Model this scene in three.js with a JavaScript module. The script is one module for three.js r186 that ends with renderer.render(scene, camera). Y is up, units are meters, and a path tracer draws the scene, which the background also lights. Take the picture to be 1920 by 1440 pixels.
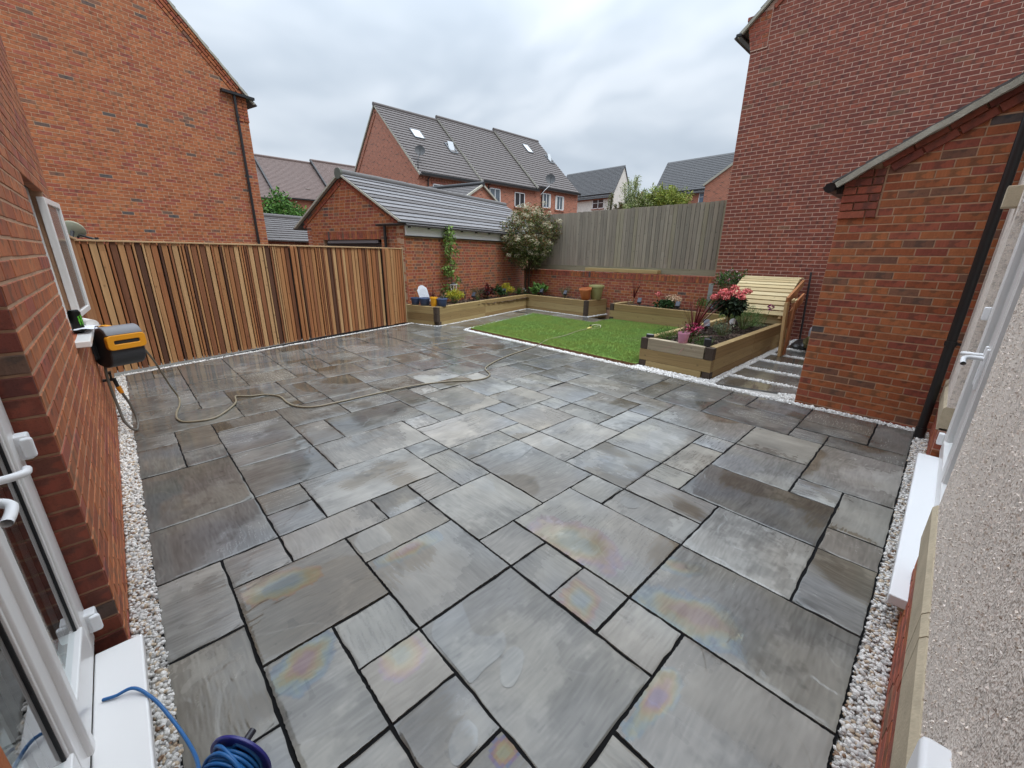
import * as THREE from 'three';
import { mergeGeometries } from 'three/addons/utils/BufferGeometryUtils.js';
import { RoundedBoxGeometry } from 'three/addons/geometries/RoundedBoxGeometry.js';

// ---------------------------------------------------------------- camera, sky, sun, exposure
const scene = new THREE.Scene();
const camera = new THREE.PerspectiveCamera(86.93, 4 / 3, 0.05, 600);
camera.position.set(0, 1.6, 0);
camera.up.set(0.20106, 0.95277, -0.227606);
camera.lookAt(0.658333, 1.6 - 0.303481, -0.688837);
camera.updateMatrixWorld(true);
const renderer = new THREE.WebGLRenderer({ antialias: true });
renderer.toneMapping = THREE.LinearToneMapping;
renderer.toneMappingExposure = 1.0;
renderer.shadowMap.enabled = true;

const V = (x, y, z) => new THREE.Vector3(x, y, z);
function rng(seed) { let a = seed >>> 0; return () => { a = (a + 0x6D2B79F5) | 0; let t = Math.imul(a ^ (a >>> 15), 1 | a); t = (t + Math.imul(t ^ (t >>> 7), 61 | t)) ^ t; return ((t ^ (t >>> 14)) >>> 0) / 4294967296; }; }
const mix = (a, b, t) => a + (b - a) * t;
const clamp = (x, a = 0, b = 1) => x < a ? a : x > b ? b : x;
const sstep = (a, b, x) => { const t = clamp((x - a) / (b - a)); return t * t * (3 - 2 * t); };
function h2(x, y, s) { let n = Math.imul(x, 374761393) ^ Math.imul(y, 668265263) ^ Math.imul(s, 974634531); n = Math.imul(n ^ (n >>> 13), 1274126177); return ((n ^ (n >>> 16)) >>> 0) / 4294967296; }
function vn(x, y, s, px = 0, py = px) {         // value noise, periodic when px, py are given
  let xi = Math.floor(x), yi = Math.floor(y); const fx = x - xi, fy = y - yi;
  const u = fx * fx * (3 - 2 * fx), v = fy * fy * (3 - 2 * fy);
  let x1 = xi + 1, y1 = yi + 1;
  if (px) { xi = ((xi % px) + px) % px; x1 = ((x1 % px) + px) % px; yi = ((yi % py) + py) % py; y1 = ((y1 % py) + py) % py; }
  const a = h2(xi, yi, s), b = h2(x1, yi, s), c = h2(xi, y1, s), d = h2(x1, y1, s);
  return a + (b - a) * u + (c - a) * v + (a - b - c + d) * u * v;
}
function fb(x, y, s, o, px = 0, py = px) { let r = 0, a = 0.5, t = 0; for (let i = 0; i < o; i++) { r += a * vn(x, y, s + i * 17, px, py); t += a; a *= 0.5; x *= 2; y *= 2; px *= 2; py *= 2; } return r / t; }

// overcast sky: soft cloud layers, brighter overhead as an overcast sky is
function makeSky() {
  const W = 1024, H = 512, d = new Float32Array(W * H * 4);
  for (let j = 0; j < H; j++) for (let i = 0; i < W; i++) {
    const el = Math.PI * (j + 0.5) / H - Math.PI / 2, az = 2 * Math.PI * (i + 0.5) / W;
    const s = Math.max(Math.sin(el), 0.0), hgt = 1 / (s + 0.16);
    const x = Math.cos(el) * Math.cos(az) * hgt * 1.3, z = Math.cos(el) * Math.sin(az) * hgt * 1.3;
    const w = fb(x * 0.8 + 9, z * 0.8 + 4, 31, 4);
    const c = fb(x * 1.1 + w * 1.6 + 40, z * 1.1 + w * 1.2 + 20, 77, 5), c2 = fb(x * 2.3 + 80 + w, z * 2.3 + 50, 15, 5);
    const m = sstep(0.30, 0.70, c * 0.74 + c2 * 0.26);
    const up = SKY.low + (SKY.high - SKY.low) * Math.pow(s, 3.1);
    const g = up * mix(0.80, 1.10, m), k = (j * W + i) * 4, b = mix(1.15, 0.55, m);
    d[k] = g * (1 - 0.115 * b - 0.03); d[k + 1] = g * (1 - 0.025 * b); d[k + 2] = g * (1 + 0.085 * b + 0.035); d[k + 3] = 1;
    if (el < -0.02) { d[k] *= 0.35; d[k + 1] *= 0.33; d[k + 2] *= 0.28; }
  }
  const t = new THREE.DataTexture(d, W, H, THREE.RGBAFormat, THREE.FloatType);
  t.mapping = THREE.EquirectangularReflectionMapping; t.magFilter = t.minFilter = THREE.LinearFilter; t.needsUpdate = true; return t;
}
const SKY = { low: 0.76, high: 4.8 };
scene.background = makeSky(); scene.environment = scene.background;
const sun = new THREE.DirectionalLight(new THREE.Color(1, 0.97, 0.92), 1.4);
sun.position.set(8, 24, 10); sun.target.position.set(4, 0, -5); scene.add(sun, sun.target);
sun.castShadow = true; sun.shadow.radius = 30; sun.shadow.mapSize.set(2048, 2048);
Object.assign(sun.shadow.camera, { left: -25, right: 25, top: 25, bottom: -25, near: 1, far: 80 });

// ---------------------------------------------------------------- helpers
const used = {};
function numbered(n) { used[n] = (used[n] ?? -1) + 1; return used[n] ? n + '_' + String(used[n]).padStart(3, '0') : n; }
function tag(o, label, category, group, kind) { o.userData.label = label; if (category) o.userData.category = category; if (group) o.userData.group = group; if (kind) o.userData.kind = kind; return o; }
function thing(name, label, category, pos = [0, 0, 0], turn = 0, group, kind) {
  const o = new THREE.Group(); o.name = numbered(name); o.position.set(...pos); o.rotation.y = turn; scene.add(o);
  return tag(o, label, category, group, kind);
}
function mesh(name, geo, mat, parent = scene, kind) {
  const m = new THREE.Mesh(geo, mat); m.name = parent === scene ? numbered(name) : name; m.castShadow = m.receiveShadow = true; if (kind) m.userData.kind = kind; parent.add(m); return m;
}
function boxUV(g, ou = 0, ov = 0) {
  const p = g.attributes.position, n = g.attributes.normal, uv = new Float32Array(p.count * 2);
  for (let i = 0; i < p.count; i++) {
    const ax = Math.abs(n.getX(i)), ay = Math.abs(n.getY(i)), az = Math.abs(n.getZ(i));
    let u, v; if (ay >= ax && ay >= az) { u = p.getX(i); v = p.getZ(i); } else if (ax >= az) { u = p.getZ(i); v = p.getY(i); } else { u = p.getX(i); v = p.getY(i); }
    uv[2 * i] = u + ou; uv[2 * i + 1] = v + ov;
  }
  g.setAttribute('uv', new THREE.BufferAttribute(uv, 2)); return g;
}
function clean(g) { const q = g.index ? g.toNonIndexed() : g; for (const k of Object.keys(q.attributes)) if (!['position', 'normal', 'uv', 'color'].includes(k)) q.deleteAttribute(k); return q; }
function merge(list) { return mergeGeometries(list.map(clean), false); }
const M4 = () => new THREE.Matrix4();
function basis(o, x, y, z) { return M4().makeBasis(x, y, z).setPosition(o); }
function box(cx, cy, cz, lx, ly, lz, r = 0) { const g = r ? new RoundedBoxGeometry(lx, ly, lz, 1, Math.min(r, lx / 2.1, ly / 2.1, lz / 2.1)) : new THREE.BoxGeometry(lx, ly, lz); g.translate(cx, cy, cz); return boxUV(g); }
// box with its long axis from a to b, cross-section w (sideways) x h (up)
function bar(a, b, w, h, r = 0, up = V(0, 1, 0)) {
  const z = b.clone().sub(a), L = z.length(); z.normalize(); const x = up.clone().cross(z).normalize(), y = z.clone().cross(x);
  const g = r ? new RoundedBoxGeometry(w, h, L, 1, Math.min(r, w / 2.1, h / 2.1)) : new THREE.BoxGeometry(w, h, L);
  boxUV(g, a.x * 3.1 + a.z, a.y * 2.3); g.applyMatrix4(basis(a.clone().add(b).multiplyScalar(0.5), x, y, z)); return g;
}
function tube(pts, r, seg = 0, rad = 8, closed = false) { return new THREE.TubeGeometry(new THREE.CatmullRomCurve3(pts, closed, 'centripetal'), seg || pts.length * 6, r, rad, closed); }
function rod(a, b, r, r2 = r, n = 8) { const d = b.clone().sub(a), L = d.length(), g = new THREE.CylinderGeometry(r2, r, L, n); g.applyQuaternion(new THREE.Quaternion().setFromUnitVectors(V(0, 1, 0), d.normalize())); g.translate(...a.clone().add(b).multiplyScalar(0.5).toArray()); return g; }
function prism(poly, depth, m) { const s = new THREE.Shape(poly.map(p => new THREE.Vector2(p[0], p[1]))); const g = new THREE.ExtrudeGeometry(s, { depth, bevelEnabled: false }); g.translate(0, 0, -depth); boxUV(g); if (m) g.applyMatrix4(m); return g; }   // front face at z = 0
const A15 = Math.PI / 12, E1 = V(Math.cos(A15), 0, -Math.sin(A15)), E2 = V(-Math.sin(A15), 0, -Math.cos(A15));
const ST = (s, y, t) => V(E1.x * s + E2.x * t, y, E1.z * s + E2.z * t);

// ---------------------------------------------------------------- textures
function tex(size, f, srgb, comps = 3) {
  const d = new Uint8Array(size * size * 4), o = [0, 0, 0];
  for (let j = 0; j < size; j++) for (let i = 0; i < size; i++) {
    f(i / size, j / size, o); const k = (j * size + i) * 4;
    for (let c = 0; c < 3; c++) { const v = clamp(comps === 1 ? o[0] : o[c]); d[k + c] = 255 * (srgb ? (v <= 0.0031308 ? v * 12.92 : 1.055 * Math.pow(v, 1 / 2.4) - 0.055) : v) + 0.5; }
    d[k + 3] = 255;
  }
  return dtex(d, size, srgb);
}
function dtex(d, size, srgb) { const t = new THREE.DataTexture(d, size, size); t.wrapS = t.wrapT = THREE.RepeatWrapping; t.magFilter = THREE.LinearFilter; t.minFilter = THREE.LinearMipmapLinearFilter; t.generateMipmaps = true; if (srgb) t.colorSpace = THREE.SRGBColorSpace; t.needsUpdate = true; return t; }
function rep(t, sx, sy = sx) { const c = t.clone(); c.repeat.set(sx, sy); c.needsUpdate = true; return c; }
const std = (color, rough = 0.7, extra = {}) => new THREE.MeshStandardMaterial({ color: Array.isArray(color) ? new THREE.Color().setRGB(...color) : color, roughness: rough, ...extra });
const phys = (color, rough, extra = {}) => new THREE.MeshPhysicalMaterial({ color: Array.isArray(color) ? new THREE.Color().setRGB(...color) : color, roughness: rough, ...extra });

const T = {};
T.brick = rep(tex(512, (u, v, o) => {        // drag-faced clay: speckle, streaks, scorch blotches (map over 0.6 m)
  const a = fb(u * 6, v * 6, 3, 4, 6), s = fb(u * 60, v * 8, 9, 3, 60, 8), sp = vn(u * 170, v * 170, 5, 170), bl = sstep(0.56, 0.72, fb(u * 9, v * 12, 21, 4, 9, 12));
  const lt = sstep(0.58, 0.75, fb(u * 14 + 5, v * 18, 41, 4, 14, 18)); const k = 0.70 + 0.42 * a + 0.26 * (s - 0.5) + (sp > 0.86 ? -0.24 : 0) + (sp < 0.08 ? 0.18 : 0) + 0.16 * lt;
  o[0] = k * (1 - 0.38 * bl); o[1] = k * (1 - 0.26 * bl) * (1 + 0.14 * lt); o[2] = k * (1 - 0.16 * bl) * (1 + 0.16 * lt);
}, true), 1 / 0.6);
T.brickB = rep(tex(512, (u, v, o) => { o[0] = 0.5 * fb(u * 24, v * 24, 4, 4, 24) + 0.3 * fb(u * 70, v * 9, 9, 2, 70, 9) + 0.2 * vn(u * 170, v * 170, 5, 170); }, false, 1), 1 / 0.6);
T.mortar = rep(tex(256, (u, v, o) => { const a = fb(u * 16, v * 16, 2, 5, 16), b = fb(u * 3, v * 3, 12, 3, 3); const k = 0.68 + 0.34 * a + 0.22 * (b - 0.5); o[0] = k; o[1] = k * 0.97; o[2] = k * 0.93; }, true), 1 / 0.5);
T.wood = rep(tex(512, (u, v, o) => {         // grain runs along v
  const w = fb(u * 3, v * 1.0, 8, 3, 3, 1) * 0.6; const g = fb(u * 40 + w * 8, v * 2, 5, 3, 0), f = vn(u * 150, v * 4, 6, 150, 4), b = fb(u * 4, v * 2, 14, 3, 4, 2);
  const kx = u * 4 - Math.floor(u * 4), kn = h2(Math.floor(u * 4), Math.floor(v * 3), 4), ky = v * 3 - Math.floor(v * 3); const r = Math.hypot((kx - 0.5) * 0.25, (ky - 0.5) / 3 * 1.6) / 0.018; const knot = kn > 0.72 ? Math.exp(-r * r) : 0;
  const k = 0.68 + 0.36 * g + 0.16 * (f - 0.5) + 0.22 * (b - 0.5) - 0.45 * knot;
  o[0] = k; o[1] = k * (0.99 - 0.05 * (1 - g)); o[2] = k * (0.97 - 0.1 * (1 - g));
}, true), 1 / 0.6, 1 / 1.2);
T.woodB = rep(tex(512, (u, v, o) => { o[0] = 0.6 * fb(u * 50, v * 2, 5, 3, 50, 2) + 0.4 * vn(u * 150, v * 4, 6, 150, 4); }, false, 1), 1 / 0.6, 1 / 1.2);
T.woodH = T.wood.clone(); T.woodH.rotation = Math.PI / 2; T.woodH.needsUpdate = true;
T.woodHB = T.woodB.clone(); T.woodHB.rotation = Math.PI / 2; T.woodHB.needsUpdate = true;
T.dash = rep(tex(1024, (u, v, o) => {        // spar-dash render: small chips of stone, map over 0.55 m
  const a = vn(u * 130, v * 110, 3, 130, 110), b = vn(u * 260, v * 250, 8, 260, 250), c = fb(u * 6, v * 6, 6, 4, 6), m = sstep(0.55, 0.75, fb(u * 40, v * 34, 17, 3, 40, 34));
  const k = 0.66 + 0.16 * a + 0.10 * b + 0.14 * (c - 0.5) - 0.20 * m - (h2(Math.floor(u * 130), Math.floor(v * 110), 5) > 0.988 ? 0.25 : 0); o[0] = k; o[1] = k * 0.955; o[2] = k * 0.91;
}, true), 1 / 0.55);
T.dashB = rep(tex(1024, (u, v, o) => { o[0] = 0.55 * vn(u * 130, v * 110, 3, 130, 110) + 0.3 * vn(u * 260, v * 250, 8, 260, 250) + 0.15 * fb(u * 40, v * 34, 17, 3, 40, 34); }, false, 1), 1 / 0.55);
T.soil = rep(tex(512, (u, v, o) => { const a = fb(u * 20, v * 20, 7, 5, 20), s = vn(u * 120, v * 120, 9, 120); const k = 0.55 + 0.7 * (a - 0.3) + (s > 0.9 ? 0.5 : 0); o[0] = k; o[1] = k * 0.86; o[2] = k * 0.74; }, true), 1 / 0.8);
T.soilB = rep(tex(512, (u, v, o) => { o[0] = fb(u * 24, v * 24, 7, 5, 24); }, false, 1), 1 / 0.8);
T.grit = rep(tex(512, (u, v, o) => { const a = fb(u * 8, v * 8, 3, 4, 8), s = vn(u * 200, v * 200, 5, 200), b = fb(u * 30, v * 30, 33, 3, 30); const k = 0.74 + 0.30 * a + 0.14 * (s - 0.5) + 0.16 * (b - 0.5); o[0] = o[1] = o[2] = k; }, true), 1 / 0.9);
T.gritB = rep(tex(256, (u, v, o) => { o[0] = fb(u * 60, v * 60, 4, 3, 60); }, false, 1), 1 / 0.4);
T.turf = rep(tex(512, (u, v, o) => { const a = fb(u * 60, v * 60, 3, 3, 60), b = fb(u * 5, v * 5, 4, 3, 5); o[0] = 0.10 + 0.10 * a + 0.03 * b; o[1] = 0.20 + 0.2 * a; o[2] = 0.05 + 0.03 * a; }, true), 1 / 1.3);
T.farBrick = rep(tex(512, (u, v, o) => {     // 8 x 16 courses over 1.8 x 1.2 m
  const r = Math.floor(v * 16), y = v * 16 - r, xo = u * 8 + (r & 1) * 0.5, c = Math.floor(xo), x = xo - c; const e = Math.min(Math.min(x, 1 - x) * 0.225, Math.min(y, 1 - y) * 0.075), m = e < 0.0052;
  const t = h2(((c % 8) + 8) % 8, r, 6), k = (0.72 + 0.4 * t) * (t < 0.07 ? 0.55 : 1) * (0.9 + 0.2 * vn(u * 90, v * 90, 3, 90)); if (m) { o[0] = 0.46; o[1] = 0.34; o[2] = 0.27; } else { o[0] = 0.36 * k; o[1] = 0.112 * k; o[2] = 0.06 * k; }
}, true), 1 / 1.8, 1 / 1.2);

// riven sandstone: three slab faces, each 2 x 2 m, colour + roughness + height in one pass
function stone(seed, base, alt, warm) {
  const N = 1024, col = new Uint8Array(N * N * 4), rgh = new Uint8Array(N * N * 4), hgt = new Uint8Array(N * N * 4);
  const g = v => 255 * (v <= 0.0031308 ? v * 12.92 : 1.055 * Math.pow(clamp(v), 1 / 2.4) - 0.055) + 0.5;
  for (let j = 0; j < N; j++) for (let i = 0; i < N; i++) {
    const u = i / N, v = j / N, k = (j * N + i) * 4;
    const w = fb(u * 3, v * 3, seed, 3, 3), w2 = fb(u * 5 + w, v * 5 - w, seed + 3, 3, 5);
    const gr = fb(u * 5 + w * 0.5, v * 40 + w * 5, seed + 5, 4, 5, 40), fine = vn(u * 34, v * 250 + w * 14, seed + 9, 34, 250), sp = vn(u * 330, v * 330, seed + 2, 330);
    const lam = (w * 5 + w2 * 2.2 + (gr - 0.5) * 0.35), fr = lam - Math.floor(lam), edge = sstep(0.90, 0.985, fr) * sstep(1, 0.985, fr) , ter = Math.floor(lam) + sstep(0.90, 1, fr);
    const dry = sstep(0.50, 0.60, fb(u * 4 + 7, v * 4 + 2, seed + 31, 3, 4) + 0.22 * (fb(u * 46, v * 46, seed + 37, 3, 46) - 0.5));
    const wr = sstep(0.44, 0.66, fb(u * 2, v * 2, seed + 41, 3, 2)), bt = sstep(0.35, 0.7, w2), fl = sp > 0.93 ? -0.05 : 0;
    const mot = fb(u * 14, v * 14, seed + 83, 4, 14); const q = 0.82 + 0.30 * (gr - 0.5) + 0.24 * (fine - 0.5) + 0.30 * (w2 - 0.5) + 0.42 * (mot - 0.5) + 0.30 * dry + fl + (vn(u * 44, v * 44, seed + 60, 44) > 0.94 ? -0.14 : 0) + edge * 0.05;
    const soak = sstep(0.60, 0.66, fb(u * 3 + 5, v * 3 + w * 0.5, seed + 71, 3, 3) + 0.05 * (fine - 0.5));
    for (let c = 0; c < 3; c++) col[k + c] = g(mix(mix(base[c], alt[c], bt), warm[c], wr * 0.5) * q * (1 - soak * [0.34, 0.40, 0.48][c]));
    const pud = sstep(0.58, 0.64, fb(u * 3 + 3, v * 3 + 8, seed + 51, 2, 3));
    const r = mix(mix(mix(0.26, 0.52, dry), 0.12, pud), 0.09, soak) + 0.12 * (fine - 0.5) * (1 - pud) + 0.06 * (sp - 0.5);
    rgh[k] = rgh[k + 1] = rgh[k + 2] = 255 * clamp(r, 0.05, 1);
    hgt[k] = hgt[k + 1] = hgt[k + 2] = 255 * clamp(0.14 * ter + 0.12 * gr * (1 - 0.7 * pud) + 0.05 * fine * (1 - pud) + 0.02 * sp);
    col[k + 3] = rgh[k + 3] = hgt[k + 3] = 255;
  }
  return [dtex(col, N, true), dtex(rgh, N), dtex(hgt, N)].map(t => rep(t, 0.5));
}
const STONE = [stone(101, [0.222, 0.218, 0.197], [0.20, 0.203, 0.2], [0.215, 0.185, 0.15]), stone(211, [0.2, 0.2, 0.188], [0.24, 0.235, 0.215], [0.178, 0.158, 0.13]), stone(307, [0.24, 0.234, 0.21], [0.188, 0.192, 0.192], [0.225, 0.2, 0.165])];

// ---------------------------------------------------------------- materials
const brickTone = (r, g, b, rough = 0.75) => std([r, g, b], rough, { map: T.brick, bumpMap: T.brickB, bumpScale: 0.0022 });
const BR = {
  orange: [[0.40, 0.117, 0.038], [0.365, 0.10, 0.033], [0.425, 0.135, 0.046], [0.315, 0.08, 0.028], [0.35, 0.106, 0.037]].map(c => brickTone(...c)),
  red: [[0.34, 0.085, 0.045], [0.305, 0.072, 0.04], [0.365, 0.096, 0.05], [0.28, 0.065, 0.037], [0.33, 0.078, 0.04]].map(c => brickTone(...c)),
  maroon: [[0.245, 0.06, 0.034], [0.22, 0.052, 0.031], [0.27, 0.07, 0.038], [0.2, 0.047, 0.03], [0.23, 0.056, 0.032]].map(c => brickTone(...c)),
  scorch: [[0.125, 0.075, 0.058], [0.165, 0.09, 0.06], [0.10, 0.075, 0.068]].map(c => brickTone(...c)),
  brown: [[0.235, 0.10, 0.055], [0.20, 0.085, 0.05]].map(c => brickTone(...c)),
};
const MORTAR = std([0.48, 0.30, 0.195], 0.92, { map: T.mortar, bumpMap: T.mortar, bumpScale: 0.002 });
const MORTARP = std([0.60, 0.40, 0.325], 0.92, { map: T.mortar, bumpMap: T.mortar, bumpScale: 0.002 });
const M = {
  black: std([0.012, 0.012, 0.013], 0.32), rubber: std([0.02, 0.02, 0.022], 0.6), joint: phys([0.008, 0.008, 0.0085], 0.85, { specularIntensity: 0.25 }), dark: std([0.02, 0.018, 0.017], 0.9),
  upvc: phys([0.80, 0.79, 0.775], 0.30, { clearcoat: 0.2 }), white: std([0.82, 0.83, 0.84], 0.42), fascia: std([0.84, 0.85, 0.86], 0.45),
  stone: std([0.52, 0.44, 0.31], 0.85, { map: T.grit, bumpMap: T.gritB, bumpScale: 0.001 }), undercloak: std([0.42, 0.40, 0.33], 0.9, { map: T.grit, bumpMap: T.gritB, bumpScale: 0.004 }),
  dash: std([0.98, 0.92, 0.86], 0.92, { map: T.dash, bumpMap: T.dashB, bumpScale: 0.006 }),
  tile: std([0.105, 0.096, 0.095], 0.72, { map: T.grit, bumpMap: T.gritB, bumpScale: 0.0015 }), tileFar: std([0.115, 0.098, 0.093], 0.72, { map: T.grit }), tileBrown: std([0.15, 0.105, 0.092], 0.75, { map: T.grit }), slateFar: std([0.085, 0.085, 0.088], 0.7, { map: T.grit }),
  farBrick: std([0.95, 0.95, 0.95], 0.85, { map: T.farBrick }), farWhite: std([0.70, 0.66, 0.60], 0.9, { map: T.grit }),
  glass: phys([1, 1, 1], 0.02, { transmission: 1, thickness: 0, ior: 1.5 }), darkGlass: phys([0.035, 0.04, 0.045], 0.06, {}), skyGlass: phys([0.1, 0.12, 0.14], 0.05, {}),
  soil: std([0.085, 0.058, 0.042], 0.95, { map: T.soil, bumpMap: T.soilB, bumpScale: 0.03 }), turf: std([0.85, 0.85, 0.62], 0.95, { map: T.turf }), sod: std([0.20, 0.11, 0.055], 0.95, { map: T.soil }),
  ground: std([0.16, 0.15, 0.13], 0.95, { map: T.grit }),
};
const woodMat = (r, g, b, rough = 0.62, hor = false) => std([r, g, b], rough, { map: hor ? T.woodH : T.wood, bumpMap: hor ? T.woodHB : T.woodB, bumpScale: 0.0016 });
const CEDAR = [[0.42, 0.205, 0.082], [0.46, 0.25, 0.11], [0.36, 0.145, 0.056], [0.27, 0.108, 0.045], [0.185, 0.072, 0.032], [0.105, 0.043, 0.022], [0.53, 0.33, 0.16], [0.38, 0.165, 0.063]].map(c => woodMat(...c));
const SLEEP = [[0.36, 0.265, 0.115], [0.32, 0.225, 0.095], [0.40, 0.30, 0.135], [0.29, 0.195, 0.08]].map(c => woodMat(...c, 0.7, true));
const SLEEPGREY = woodMat(0.36, 0.31, 0.22, 0.75, true), ENDGRAIN = woodMat(0.06, 0.042, 0.03, 0.85), PINE = [[0.60, 0.48, 0.26], [0.56, 0.44, 0.235], [0.63, 0.52, 0.30]].map(c => woodMat(...c, 0.65, true)), PINEV = woodMat(0.50, 0.33, 0.15, 0.65);
const GREYW = [[0.29, 0.255, 0.21], [0.265, 0.235, 0.195], [0.315, 0.28, 0.23], [0.24, 0.215, 0.18], [0.29, 0.26, 0.195]].map(c => woodMat(...c, 0.85));

// ---------------------------------------------------------------- ground
{
  const g = new THREE.PlaneGeometry(700, 700); g.rotateX(-Math.PI / 2); g.translate(0, -0.16, 0); boxUV(g);
  tag(mesh('ground', g, M.ground), 'bare ground underneath the garden and houses', null, null, 'structure');
}

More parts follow.
